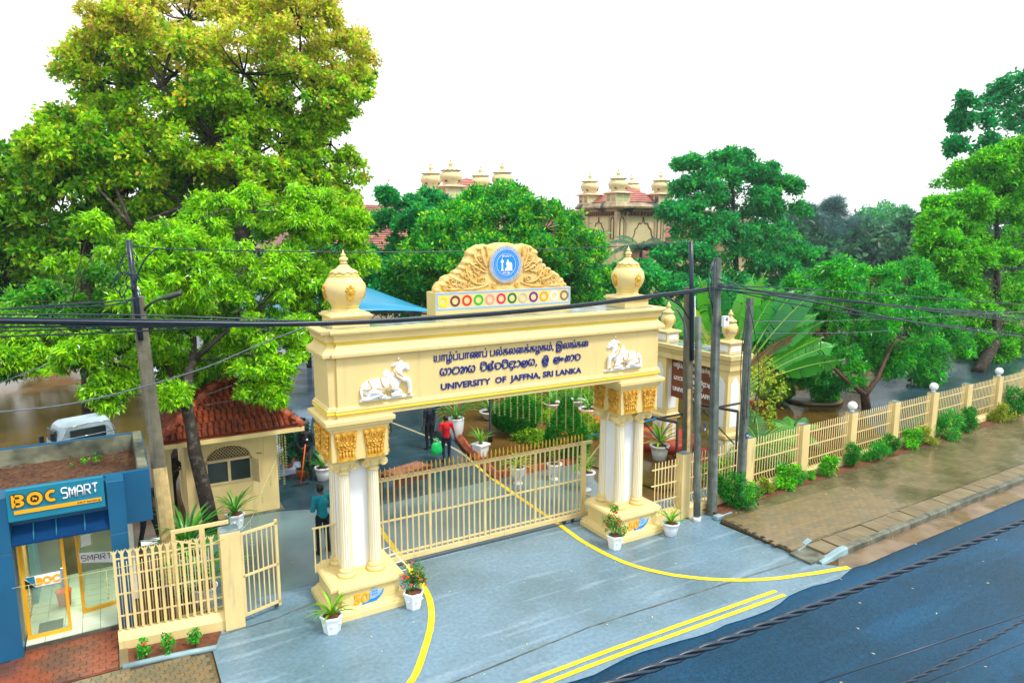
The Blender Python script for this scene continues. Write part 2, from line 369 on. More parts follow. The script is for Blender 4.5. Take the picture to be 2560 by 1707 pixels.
# construction joints in the apron, a real groove filled with dirt
for pts in ([(-3.6, -2.62), (-2.5, -2.58), (0, -2.4), (3, -2.5), (6.0, -2.6)], [(-6.4, .95), (-5.4, 1.0), (-4.4, 1.25)], [(-4.3, 1.98), (4.3, 1.86)]):
    mb = MB()
    L = []
    for (x0, y0), (x1, y1) in zip(pts, pts[1:]):
        for k in range(12): L.append((x0+(x1-x0)*k/12, y0+(y1-y0)*k/12+random.uniform(-.008, .008)))
    L.append(pts[-1])
    top = [(x, y+.012+random.uniform(0, .014), .0045) for x, y in L]; bot = [(x, y-.010-random.uniform(0, .012), .0045) for x, y in L]
    n = len(L); mb.add(bot+top, [(i, i+1, n+i+1, n+i) for i in range(n-1)])
    mb.build('expansion_joint', 'kerb_stone', ap)
# painted lines
def stripe(name, pts, wd, m, z=.0085, parent=None, n=6):
    P_ = []
    pts = [Vector((x, y, 0)) for x, y in pts]
    for i in range(len(pts)-1):
        p0, p1, p2, p3 = pts[max(i-1, 0)], pts[i], pts[i+1], pts[min(i+2, len(pts)-1)]
        for k in range(n):
            t = k/n; P_.append(.5*((2*p1)+(p2-p0)*t+(2*p0-5*p1+4*p2-p3)*t*t+(3*p1-p0-3*p2+p3)*t**3))
    P_.append(pts[-1]); L = []; Q = []
    for i, p in enumerate(P_):
        t = (P_[min(i+1, len(P_)-1)]-P_[max(i-1, 0)]).normalized(); nn = Vector((-t.y, t.x, 0)); jj = random.uniform(-.004, .004)
        L.append((p.x+nn.x*(wd/2+jj), p.y+nn.y*(wd/2+jj), z)); Q.append((p.x-nn.x*(wd/2-jj), p.y-nn.y*(wd/2-jj), z))
    k = len(P_); mb = MB().add(Q+L, [(i, i+1, k+i+1, k+i) for i in range(k-1)])
    return mb.build(name, m, parent)
arcR = [(2.5, 7.3), (2.35, 5.8), (2.26, 3.8), (2.2, 1.87), (2.15, .76), (2.32, -.56), (2.8, -1.52), (3.55, -2.26), (4.47, -2.8), (5.51, -3.14), (6.67, -3.42)]
arcL = [(-1.98, 5.6), (-2.02, 3.93), (-2.14, 1.92), (-2.19, .86), (-2.32, .08), (-2.63, -.69), (-3.09, -1.44), (-3.67, -2.21), (-4.6, -2.9), (-5.8, -3.3)]
stripe('painted_line', arcR, .13, 'line_yellow', parent=ap); stripe('painted_line', arcL, .13, 'line_yellow', parent=ap)
stripe('painted_line', [(-3.5, -3.24), (0, -3.22), (4.33, -3.30)], .10, 'line_yellow', parent=ap); stripe('painted_line', [(-3.5, -3.44), (0, -3.42), (4.36, -3.50)], .10, 'line_yellow', parent=ap)
stripe('painted_line', [(2.5, 7.4), (2.62, 9.3), (2.2, 12.2), (1.4, 16)], .10, 'line_old', .0105, ap)
# right-hand pavement, slot-drain slabs, kerb stones, gutter
xs = [6.0+i*1.2 for i in range(46)]
pv = sheet('pavement', [(6.02, -.15), (6.16, slabY(6.16))]+[(x, slabY(x)) for x in xs[1:]]+[(x, fenceY(x)-.22) for x in reversed(xs[1:])], .112, 'pavement_base', lip=.12)
sheet('planting_bed', [(6.25, .02), (7.2, .18)]+[(x, fenceY(x)-.52) for x in xs[2:]]+[(x, fenceY(x)-.13) for x in reversed(xs[:])], .13, 'soil', lip=.02)
sheet('gutter', [(6.3, -3.42), (6.9, kerbY(6.9)-.1)]+[(x, kerbY(x)-.1) for x in xs[2:]]+[(x, kerbY(x)-.55-.01*x) for x in reversed(xs[2:])]+[(7.2, -3.52)], -.006, 'gutter')
def paver_mesh(a, b, m, h=.045, zig=.016):
    pts = []
    def edge_(p, q, amp):
        for t, s in ((0, 0), (.18, 0), (.32, 1), (.68, 1), (.82, 0)):
            d = Vector((q[0]-p[0], q[1]-p[1])); nn = Vector((d.y, -d.x)).normalized(); pts.append((p[0]+d.x*t+nn.x*amp*s, p[1]+d.y*t+nn.y*amp*s))
    A, B = a/2-.003, b/2-.003
    edge_((-A, -B), (A, -B), zig*.5); edge_((A, -B), (A, B), zig); edge_((A, B), (-A, B), -zig*.5); edge_((-A, B), (-A, -B), -zig)
    mb = MB(); rg = [[(x, y, 0) for x, y in pts], [(x, y, h-.006) for x, y in pts], [(x*.95, y*.94, h) for x, y in pts]]
    return mb.loft(rg).mesh('paver', m)
PV = [paver_mesh(.26, .13, m) for m in ('paver', 'paver_b', 'paver', 'paver_c')]
cnt = 0; cells = []
for r in range(21):
    for c in range(22):
        x = 6.2+c*.26+(.13 if r % 2 else 0)+r*-.008; y = -.28-r*.13
        if y < slabY(x)+.05 or x < 6.04+.03*(-y): continue
        cells.append((x, y))
cells.sort(key=lambda q: (q[0]-6)**2+(q[1]+2.2)**2*.6)
for x, y in cells[:290]:
    link('paver', random.choice(PV), pv, loc=(x, y, .070+random.uniform(-.001, .002)))
# left pavements
lp = sheet('left_pavement', [(-12, -3.6), (-6.55, -3.6), (-6.55, .52), (-7.95, .72), (-12, .78)], -.012, 'pavement_base')
PL = [paver_mesh(.15, .13, m, .05, .014) for m in ('paver', 'paver_b', 'paver_c', 'paver_b')]
for r in range(12):
    for c in range(17):
        x = -9.0+c*.15+(.07 if r % 2 else 0); y = .62-r*.13
        if x > -6.62 or y > .46+.12*(-6.6-x)/.85*.9: continue
        link('paver', random.choice(PL), lp, loc=(x, y, -.042+random.uniform(-.002, .004)))
rp = sheet('red_pavement', [(-12, .79), (-8.04, .745), (-8.04, 2.5), (-12, 2.5)], -.008, 'paver_red')
PR_ = [paver_mesh(.2, .125, 'paver_red', .05, .012)]
for r in range(12):
    for c in range(9):
        x = -9.75+c*.2+(.1 if r % 2 else 0); y = .85+r*.125
        if x > -8.13: continue
        link('paver', PR_[0], rp, loc=(x, y, -.038+random.uniform(-.002, .003)))
sheet('flower_bed', [(-7.9, .66), (-6.5, .50), (-6.3, 1.05), (-7.9, 1.30)], .03, 'soil', lip=.04)
ke = MB().tube([(-7.98, .70, .03), (-7.3, .63, .035), (-6.9, .57, .035), (-6.45, .50, .03)], .055, 8).build('bed_kerb', 'kerb_paint'); struct(ke)
struct(MB().box(-8.03, -7.88, .72, 1.33, -.02, .05, bev=.01).build('edge_kerb', 'slab_stone'))
# slabs and kerb
ks = struct(MB().loft([[(x, kerbY(x)+.02, -.03), (x, slabY(x)-.01, -.03), (x, slabY(x)-.01, .062), (x, kerbY(x)+.02, .062)] for x in xs]).build('kerb_base', 'kerb_stone'))
x = 6.62; i = 0
while x < 34:
    wd = .56+random.uniform(-.03, .03); x1 = x+wd
    z = .118+random.uniform(-.006, .008); g = .012+(.03 if i % 3 == 1 else .0)
    mb = MB(); y0, y1 = kerbY(x)+.1, slabY(x)-.015
    mb.loft([[(x+g, y0, .064), (x1-.012, y0, .064), (x1-.012, y1, .064), (x+g, y1, .064)], [(x+g, y0, z-.008), (x1-.012, y0, z-.008), (x1-.012, y1, z-.008), (x+g, y1, z-.008)], [(x+g+.008, y0+.008, z), (x1-.02, y0+.008, z), (x1-.02, y1-.008, z), (x+g+.008, y1-.008, z)]])
    mb.build('drain_slab', 'slab_stone', ks); x = x1; i += 1
x = 7.3; i = 0
prof = lambda x, z: [(x, kerbY(x)-.10, -.03), (x, kerbY(x)+.085, -.03), (x, kerbY(x)+.085, z-.02), (x, kerbY(x)+.06, z), (x, kerbY(x)-.05, z), (x, kerbY(x)-.085, z-.03)]
while x < 40:
    x1 = x+.92; z = .15+random.uniform(-.008, .008)
    MB().loft([prof(x+.012, z), prof((x+x1)/2, z+random.uniform(-.004, .004)), prof(x1-.008, z)]).build('kerb_stone', 'kerb_stone', ks); x = x1; i += 1
# ramped kerb end in blue-grey paint, two cheeks round the drain
MB().loft([prof(6.30, .03), prof(6.55, .06), prof(6.9, .12), prof(7.1, .155), prof(7.3, .155)]).build('kerb_stone', 'kerb_paint', ks)
MB().loft([[(6.02+t*.9, slabY(6.4)-.12+t*.16, -.02), (6.02+t*.9, slabY(6.4)+.02+t*.16, -.02), (6.02+t*.9, slabY(6.4)+.02+t*.16, .03+t*.12), (6.02+t*.9, slabY(6.4)-.12+t*.16, .03+t*.12)] for t in (.3, .6, 1.0)]).build('kerb_stone', 'kerb_paint', ks)
MB().box(6.0, 6.6, -.02, .14, 0, .125, TR(0, .02, 0), bev=.02).build('kerb_stone', 'kerb_paint', ks)
# fallen leaves and litter on the ground
mb = MB()
for _ in range(120):
    x = random.uniform(-6, 12); y = random.uniform(-8.5, 1.2) if random.random() < .8 else random.uniform(2, 6)
    z = .012 if (x < 6.2 and -3.5 < y) else (-.006 if y < kerbY(x)-.12 else .2)
    if z > .1:
        if y > slabY(x)+.05 and y < fenceY(x)-.5: z = .125
        else: continue
    s = random.uniform(.008, .022); a = random.uniform(0, 6.28)
    mb.add([(-s*1.8, 0, 0), (0, -s*.7, s*.3), (s*1.8, 0, .004), (0, s*.7, s*.35)], [(0, 1, 2), (0, 2, 3)], False, TR(x, y, z, a))
o = stuff(mb.build('fallen_leaves', 'garland')); tag(o, 'small yellow leaves scattered over the wet apron and road', 'leaves')
sheet('drive_sky_sheen', [(-4.3, 9.3), (-2.7, 9.5), (-.7, 16), (3.5, 28), (6, 36), (-6, 36), (-5.6, 18)], .010, 'painted_sky_sheen')  # added sheet on the drive, its light colour stands in for reflected sky
# ================================================================== ENTRANCE GATEWAY
gw = thing('entrance_gateway', 'cream entrance gateway with fluted columns, gold capitals and carved crest over the driveway', 'gateway', (0, 1.0, 0))
def plan(cx, cy, hx, hy, o, ins, e):
    hx += o; hy += o; px = hx-ins
    return [(cx-hx, cy-hy), (cx-px, cy-hy), (cx-px, cy-hy-e), (cx+px, cy-hy-e), (cx+px, cy-hy), (cx+hx, cy-hy), (cx+hx, cy+hy), (cx+px, cy+hy), (cx+px, cy+hy+e), (cx-px, cy+hy+e), (cx-px, cy+hy), (cx-hx, cy+hy)]
def stack(cx, cy, hx, hy, prof, ins=.13, e=.11):
    return MB().loft([[(x, y, z) for x, y in plan(cx, cy, hx, hy, o, ins, e)] for z, o in prof])
def rect_stack(cx, cy, hx, hy, prof, mb=None):
    return (mb or MB()).loft([[(cx-hx-o, cy-hy-o, z), (cx+hx+o, cy-hy-o, z), (cx+hx+o, cy+hy+o, z), (cx-hx-o, cy+hy+o, z)] for z, o in prof])
PL_PROF = [(0, .145), (.105, .145), (.12, .135), (.125, .11), (.15, .105), (.175, .075), (.19, .035), (.20, .03), (.215, 0), (.505, 0), (.52, .03), (.535, .03), (.55, .06), (.57, .072), (.62, .075), (.645, .065), (.65, .05), (.67, .045)]
CXs = (-3.55, 3.55)
def fluted(r0, r1, z0, z1, c, n=16):
    seg = n*4; rings = []
    for z, r in ((z0, r0), ((z0+z1)/2, (r0+r1)/2*1.01), (z1, r1)):
        ring = []
        for j in range(seg):
            k = j % 4; rr = r*(1 if k in (0, 1) else .9); a = 2*PI*j/seg; ring.append((c[0]+rr*math.cos(a), c[1]+rr*math.sin(a), z))
        rings.append(ring)
    return rings
def volute(mb, cx, cy, cz, r, y0, y1, sx):
    # spiral scroll seen from the front
    outer = []
    pts = []
    for k in range(30):
        t = k/29; a = PI/2+sx*-(t*2.25*2*PI); rr = r*(1-.8*t); pts.append((cx+sx*0+rr*math.cos(a), cz+rr*math.sin(a)))
    mb.lathe([(r, 0), (r, y1-y0)], 16, M_=Matrix.Translation((cx, y1, cz)) @ Matrix.Rotation(PI/2, 4, 'X'), smooth=True)
    mb.tube([(x, y0-.004, z) for x, z in pts], .016, 5)
    mb.tube([(x, y1+.004, z) for x, z in pts], .016, 5)
def acanthus(mb, Mx):
    # gold relief: tapered backing, leaf tongues, stems, beads and scrolls. local x right, z up, y out towards -y
    W0, W1, H = .165, .225, .55
    mb.prism([(-W0, 0), (W0, 0), (W1*.97, H*.8), (W1, H), (-W1, H), (-W1*.97, H*.8)], -.03, .02, Mx)
    mb.prism([(-W0-.015, -.025), (W0+.015, -.025), (W0+.015, .04), (-W0-.015, .04)], -.065, .01, Mx)
    for k in range(5):
        x = -.128+k*.064; mb.sphere((x, -.045, .10), (.027, .026, .07), 8, 6, Mx)
    for s in (-1, 1):
        for (x0, z0, x1, z1, x2, z2, r) in ((.0, .16, .02, .3, .01, .42, .018), (.02, .18, .07, .25, .10, .24, .016), (.01, .25, .06, .36, .10, .37, .016), (.10, .14, .165, .22, .17, .32, .018), (.12, .28, .19, .36, .185, .45, .018), (.03, .36, .07, .45, .06, .50, .015), (.08, .40, .12, .47, .10, .51, .014)):
            P_ = bez((s*x0, -.035, z0), (s*x1, -.06, z1), (s*x2, -.045, z2), 5)
            for i in range(5):
                mb.tube([Mx @ P_[i], Mx @ P_[i+1]], [r*(1-.1*i), r*(1-.1*(i+1))], 5)
        for (x, z, r) in ((.17, .49, .05), (.055, .505, .042), (.165, .39, .036), (.09, .30, .026), (.15, .25, .026), (.05, .21, .022), (.12, .18, .022)):
            pts = [Mx @ Vector((s*x+r*(1-.75*t/14)*math.cos(PI/2-s*t*.72), -.05-.012*(t/14), z+r*(1-.75*t/14)*math.sin(PI/2-s*t*.72))) for t in range(15)]
            mb.tube(pts, .011, 5)
            mb.sphere((s*x, -.04, z), (r*.75, .02, r*.75), 8, 5, Mx)
    for x, z in ((0, .45), (0, .33), (.035, .29), (-.035, .29), (.075, .18), (-.075, .18)):
        mb.sphere((x, -.055, z), (.02, .02, .024), 7, 5, Mx)
ACM = MB(); acanthus(ACM, Matrix.Identity(4)); ACME = ACM.mesh('capital_relief', 'gold')
for si, cx in enumerate(CXs):
    p = stack(cx, 1.0, .695, .55, PL_PROF).build('plinth', 'cream', gw)
    MB().box(cx-.36, cx+.36, .86, 1.42, .67, .74).build('core_skirting', 'cream', gw)
    MB().box(cx-.335, cx+.335, .885, 1.395, .74, 3.21).build('core', 'white', gw)
    for ox in (-.31, .31):
        for oy in (-.22, .42):
            c = (cx+ox, 1.0+oy); q = MB()
            q.loft(fluted(.128, .112, .86, 2.86, c), True, False)
            col = q.build('column', 'cream', gw)
            # white flute faces stand a hair inside the ribs
            fl = MB(); seg = 16
            for k in range(16):
                a0 = 2*PI*(k*4+1.55)/64; a1 = 2*PI*(k*4+3.45)/64
                vs = []
                for z, r in ((.875, .1225), (2.85, .1075)):
                    for a in (a0, (a0+a1)/2, a1): vs.append((c[0]+r*.985*math.cos(a), c[1]+r*.985*math.sin(a), z))
                fl.add(vs, [(0, 1, 4, 3), (1, 2, 5, 4)])
            fl.build('fluting', 'white', col)
            MB().lathe([(.19, .67), (.19, .71), (.195, .72), (.185, .75), (.155, .765), (.15, .785), (.165, .80), (.165, .82), (.14, .84), (.128, .865)], 28, (c[0], c[1], 0)).build('column_base', 'cream', col)
            cp = MB().lathe([(.112, 2.855), (.135, 2.865), (.135, 2.885), (.116, 2.9), (.116, 2.95), (.15, 2.97), (.165, 3.0), (.15, 3.03), (.16, 3.05), (.16, 3.12)], 24, (c[0], c[1], 0))
            for s in (-1, 1): volute(cp, c[0]+s*.185, c[1], 3.035, .082, c[1]-.15, c[1]+.15, s)
            cp.box(c[0]-.20, c[0]+.20, c[1]-.17, c[1]+.17, 3.09, 3.125); cp.box(c[0]-.215, c[0]+.215, c[1]-.185, c[1]+.185, 3.125, 3.16, bev=.012); cp.box(c[0]-.24, c[0]+.24, c[1]-.21, c[1]+.21, 3.16, 3.214, bev=.012)
            cp.build('ionic_capital', 'cream', col)
    e = rect_stack(cx+(.03 if cx > 0 else -.03), 1.04, .575, .57, [(3.216, 0), (3.82, 0), (3.83, .02), (3.86, .022), (3.88, .05), (3.895, .055), (3.90, .07), (3.94, .085), (3.965, .10), (3.975, .125), (4.045, .13), (4.06, .12), (4.085, .06)]).build('impost_block', 'cream', gw)
    ecx = cx+(.03 if cx > 0 else -.03)
    for k in (-1, 1):
        link('capital_relief', ACME, e, loc=(ecx+k*.293, .47, 3.255))
        for sx, rz in ((-1, -PI/2), (1, PI/2)):
            q = link('capital_relief', ACME, e, loc=(ecx+sx*.575, 1.04+k*.29, 3.255), rz=rz)
# beam with its mouldings (profile as offset from the panel face)
def beam(prof): return MB().loft([[(x, y, z) for x, y in plan(0, 1.02, 4.165, .51, o, .16, .065)] for z, o in prof])
beam([(4.088, .02), (4.155, .02)]).build('soffit_fascia', 'cream', gw)
beam([(4.157, .035), (4.172, .055), (4.192, .06), (4.21, .05), (4.222, .03)]).build('gold_bead', 'yellow_trim', gw)
beam([(4.224, .05), (4.25, .055), (4.262, .05), (4.272, .03), (4.29, .032), (4.305, .02), (4.32, 0), (5.29, 0), (5.295, .025), (5.308, .03)]).build('beam', 'cream', gw)
beam([(5.31, .11), (5.365, .115), (5.375, .11), (5.41, .085), (5.45, .04), (5.485, .005), (5.52, -.012), (5.54, -.012)]).build('lower_cornice', 'cream', gw)
beam([(5.542, -.005), (5.585, -.005)]).build('gold_band', 'yellow_trim', gw)
beam([(5.587, .0), (5.60, .035), (5.66, .04), (5.695, .05), (5.715, .07), (5.735, .072), (5.74, .10), (5.76, .122), (5.79, .13), (5.815, .125), (5.83, .105)]).build('upper_cornice', 'cream', gw)
MB().loft([[(x, y, z) for x, y in plan(0, 1.02, 4.10, .44, 0, .16, .065)] for z in (5.825, 5.836)]).build('wet_top', 'wet_slate', gw)
# vase finials
FIN = [(.0, 0), (.30, 0), (.30, .02), (.27, .06), (.26, .11), (.268, .115), (.275, .13), (.262, .14), (.31, .20), (.37, .30), (.408, .41), (.415, .49), (.39, .58), (.33, .67), (.285, .72), (.285, .735), (.265, .745), (.265, .775), (.2, .80), (.15, .87), (.09, .93), (.055, .955), (.06, .965), (.085, .975), (.065, .985), (.05, 1.0), (.085, 1.03), (.09, 1.06), (.055, 1.09), (.03, 1.10), (.055, 1.12), (.045, 1.14), (.02, 1.17), (0, 1.25)]
def petals(mb, r, z, n, dr, dz, c=(0, 0)):
    seg = n*6; rings = []
    for f, rr, zz in ((0, r*.55, z+.10), (.4, r*.92, z+.055), (1, r+dr, z), (1, r+dr*.6, z-.012), (0, r*.8, z+.01)):
        ring = []
        for j in range(seg):
            a = 2*PI*j/seg; w_ = .5+.5*math.cos(n*a); ring.append((c[0]+(rr+f*dr*.4*w_)*math.cos(a), c[1]+(rr+f*dr*.4*w_)*math.sin(a), zz-f*dz*(1-w_)*-1-f*dz*w_*.2))
        rings.append(ring)
    mb.loft(rings, True, True)
def lotus(mb, Mx, s=1.0):
    for k, (a, L, wd) in enumerate(((0, .17, .04), (.5, .15, .038), (-.5, .15, .038), (.95, .125, .034), (-.95, .125, .034), (1.5, .09, .03), (-1.5, .09, .03))):
        P_ = Vector((math.sin(a)*L*.55*s, 0, math.cos(a)*L*.55*s))
        mb.sphere(P_, (wd*s, .022*s, L*.55*s), 8, 6, Mx, rot=Matrix.Rotation(a, 3, 'Y'))
    mb.sphere((0, -.02*s, .03*s), (.045*s, .025*s, .055*s), 10, 6, Mx); mb.prism([(-.05*s, -.15*s), (.05*s, -.15*s), (.075*s, -.02*s), (-.075*s, -.02*s)], -.015*s, .03*s, Mx)
for cx in (-3.62, 3.56):
    fb = rect_stack(cx, 1.02, .37, .37, [(5.838, .0), (6.02, .0), (6.025, .04), (6.06, .055), (6.075, .05), (6.08, .02), (6.11, .005), (6.12, -.02)]).build('finial_base', 'cream', gw)
    q = MB().lathe(FIN, 32, (cx, 1.02, 6.10)); petals(q, .235, 6.875, 10, .04, .03, (cx, 1.02)); q.build('vase_finial', 'cream', gw)
    MB().lathe([(.266, 0), (.285, .012), (.266, .024)], 32, (cx, 1.02, 6.215)).build('finial_ring', 'yellow_trim', fb)
    MB().lathe([(.289, 0), (.30, .01), (.285, .022)], 32, (cx, 1.02, 6.818)).build('finial_ring', 'yellow_trim', fb)
    for k in range(4):
        a = k*PI/2
        q = MB(); lotus(q, TR(cx+.395*math.sin(a), 1.02-.395*math.cos(a), 6.50, a, rx=R(6)), .95); q.build('lotus_relief', 'gold', fb)
# crest block with coloured rings
cb = MB().box(-1.725, 1.725, .874, 1.34, 5.838, 6.407).build('crest_block', 'cream', gw)
fr = MB()
for x0, x1, z0, z1 in ((-1.71, 1.71, 6.365, 6.402), (-1.71, 1.71, 6.03, 6.067), (-1.71, -1.665, 6.067, 6.365), (1.675, 1.71, 6.067, 6.365)): fr.box(x0, x1, .868, .8735, z0, z1)
fr.build('painted_border', 'paint_lightblue', cb)
for i, nm in enumerate(('yellow', 'maroon', 'red', 'green', 'pink', 'magenta', 'dark_green', 'grey', 'purple', 'orange', 'white', 'brown')):
    x = -1.55+i*3.10/11; q = MB()
    rings = []
    for rr, y in ((.118, .874), (.118, .866), (.073, .866), (.073, .874)): rings.append([(x+rr*math.cos(2*PI*j/32), y, 6.215+rr*math.sin(2*PI*j/32)) for j in range(32)])
    q.loft(rings, False); q.build('colour_ring', 'paint_'+nm, cb)
# carved pediment
out = [(-1.66, 6.41), (-1.65, 6.50), (-1.58, 6.60), (-1.50, 6.63), (-1.46, 6.71), (-1.36, 6.755), (-1.24, 6.77), (-1.20, 6.84), (-1.10, 6.875), (-1.03, 6.93), (-1.0, 7.0), (-.91, 7.02), (-.93, 7.09), (-.87, 7.16), (-.86, 7.25), (-.76, 7.32), (-.68, 7.36), (-.58, 7.40), (-.44, 7.40), (-.34, 7.37), (-.25, 7.41), (-.12, 7.435), (0, 7.44)]
out = out+[(-x, z) for x, z in reversed(out[:-1])]
pd = MB(); c0 = (0, 6.75)
rg = []
for f, y in ((1.0, 1.22), (1.0, 1.02), (.975, .96), (.93, .945)): rg.append([(x*f, y, 6.41+(z-6.41)*f) for x, z in out][::-1])
pd.loft(rg); ped = pd.build('crest_pediment', 'ochre', cb)
cv = MB()
def scroll(x, z, r, s, y=.94, th=.02, turns=1.6, a0=0.0):
    n = 26; cv.tube([(x+s*r*(1-.8*t/n)*math.cos(a0+t/n*turns*2*PI), y-.012, z+r*(1-.8*t/n)*math.sin(a0+t/n*turns*2*PI)) for t in range(n+1)], [th*(1-.4*t/n) for t in range(n+1)], 5)
for s in (-1, 1):
    for (x, z, r, a0) in ((.72, 6.88, .13, .5), (.60, 6.63, .10, 2.5), (1.28, 6.62, .09, .6), (1.05, 6.56, .08, 2.2), (1.48, 6.50, .06, .8), (.85, 6.55, .09, 3.6), (.30, 6.50, .055, 1.0), (.95, 6.74, .09, 1.6), (.62, 7.10, .08, .3)):
        scroll(s*x, z, r, s, th=.022, a0=a0)
    for a, b, c, r in (((.50, 6.55), (.95, 6.5), (.98, 6.95), .026), ((.98, 6.62), (1.2, 6.6), (1.25, 6.75), .022), ((.46, 6.9), (.60, 7.1), (.60, 7.33), .028), ((.47, 6.85), (.75, 7.0), (.78, 7.22), .026), ((.47, 6.8), (.7, 6.85), (.87, 7.02), .024), ((.40, 6.56), (.7, 6.42), (1.1, 6.47), .024), ((.44, 7.15), (.46, 7.3), (.48, 7.37), .024), ((1.1, 6.47), (1.35, 6.44), (1.55, 6.5), .02), ((1.05, 6.7), (1.15, 6.82), (1.10, 6.85), .018), ((1.30, 6.5), (1.42, 6.6), (1.40, 6.7), .018)):
        P_ = bez((s*a[0], .93, a[1]), (s*b[0], .915, b[1]), (s*c[0], .94, c[1]), 9); cv.tube(P_, [r*(.6+.5*math.sin(PI*t/9)) for t in range(10)], 6)
    for k in range(26):   # tongues of the leaf carving
        x = random.uniform(.55, 1.5); z = 6.47+random.uniform(0, 1)*max(.05, (1.62-x)*.75-.05); a = random.uniform(.3, 1.2)
        cv.sphere((s*x, .935, z), (.022, .026, .055), 6, 5, rot=Matrix.Rotation(s*a, 3, 'Y'))
    for (x, z, r) in ((.93, 7.04, .085), (.80, 7.23, .09), (.66, 7.33, .08), (1.03, 6.92, .075), (1.30, 6.74, .08), (1.52, 6.58, .08), (1.42, 6.66, .07), (.5, 7.38, .07), (1.18, 6.83, .07), (1.62, 6.47, .06)):   # rolled lobes on the rim
        cv.sphere((s*x, 1.06, z-.02), (r, .16, r*.85), 10, 7)
cv.sphere((0, .98, 6.46), (.22, .05, .045), 10, 6)
cv.build('scroll_carving', 'ochre', ped)
def disc(mb, x, z, r, y, th=.012, n=48): mb.loft([[(x+r*math.cos(2*PI*j/n), yy, z+r*math.sin(2*PI*j/n)) for j in range(n)] for yy in (y+th, y)])
def annulus(mb, x, z, r0, r1, y, n=64, th=.006): mb.loft([[(x+rr*math.cos(2*PI*j/n), yy, z+rr*math.sin(2*PI*j/n)) for j in range(n)] for rr, yy in ((r1, y+th), (r1, y), (r0, y), (r0, y+th))], False)
EZ = 6.965
q = MB(); disc(q, 0, EZ, .425, .905, .05); em = q.build('emblem_rim', 'ochre', ped)
q = MB(); disc(q, 0, EZ, .405, .896, .008); q.build('emblem_border', 'paint_lightblue', em)
for k in range(44):
    a = 2*PI*k/44; MB().box(-.010, .010, .889, .8955, .345, .392, Matrix.Translation((0, 0, EZ)) @ Matrix.Rotation(a, 4, 'Y')).build('border_stud', 'ochre' if k % 4 else 'paint_grey', em)
q = MB(); disc(q, 0, EZ, .335, .886, .008); q.build('emblem_disc', 'paint_emblem', em)
q = MB(); annulus(q, 0, EZ, .236, .243, .881); annulus(q, 0, EZ, .325, .331, .881); q.build('emblem_ring', 'paint_white', em)
q = MB()
for k in range(46):
    a = 2*PI*k/46+.03
    if abs(math.sin(a*2.5)) < .12: continue
    hh = random.uniform(.018, .03); q.box(-.008, .008, .8805, .8855, .272, .272+hh, Matrix.Translation((0, 0, EZ)) @ Matrix.Rotation(a, 4, 'Y'))
stuff(q.build('emblem_lettering', 'paint_lightblue', em))
q = MB()
q.prism([(-.135, EZ-.13), (-.075, EZ-.13), (-.085, EZ-.11), (-.092, EZ+.03), (-.07, EZ+.045), (-.07, EZ+.085), (-.09, EZ+.09), (-.105, EZ+.15), (-.12, EZ+.09), (-.14, EZ+.085), (-.14, EZ+.045), (-.118, EZ+.03), (-.125, EZ-.11)], .878, .8855)
q.build('lamp_symbol', 'paint_white', em)
q = MB(); q.prism([(-.03, EZ-.13), (.15, EZ-.13), (.15, EZ-.085), (.14, EZ-.08), (.15, EZ-.02), (.13, EZ+.04), (.06, EZ+.05), (.05, EZ+.11), (.02, EZ+.10), (.01, EZ+.05), (-.015, EZ+.02), (.01, EZ-.03), (0, EZ-.07), (-.03, EZ-.09)], .878, .8855)
q.build('bull_symbol', 'paint_white', em)
MB().box(-.15, .16, .878, .8855, EZ-.142, EZ-.133).build('base_line', 'paint_white', em)
lettering('மெய்ப் பொருள்', -.11, .11, EZ+.165, .035, Matrix.Translation((0, .884, 0)), 'paint_white', em, depth=.004, bold=.03, joined=True)
lettering('காண்பது அறிவு', -.10, .10, EZ-.20, .032, Matrix.Translation((0, .884, 0)), 'paint_white', em, depth=.004, bold=.03, joined=True)
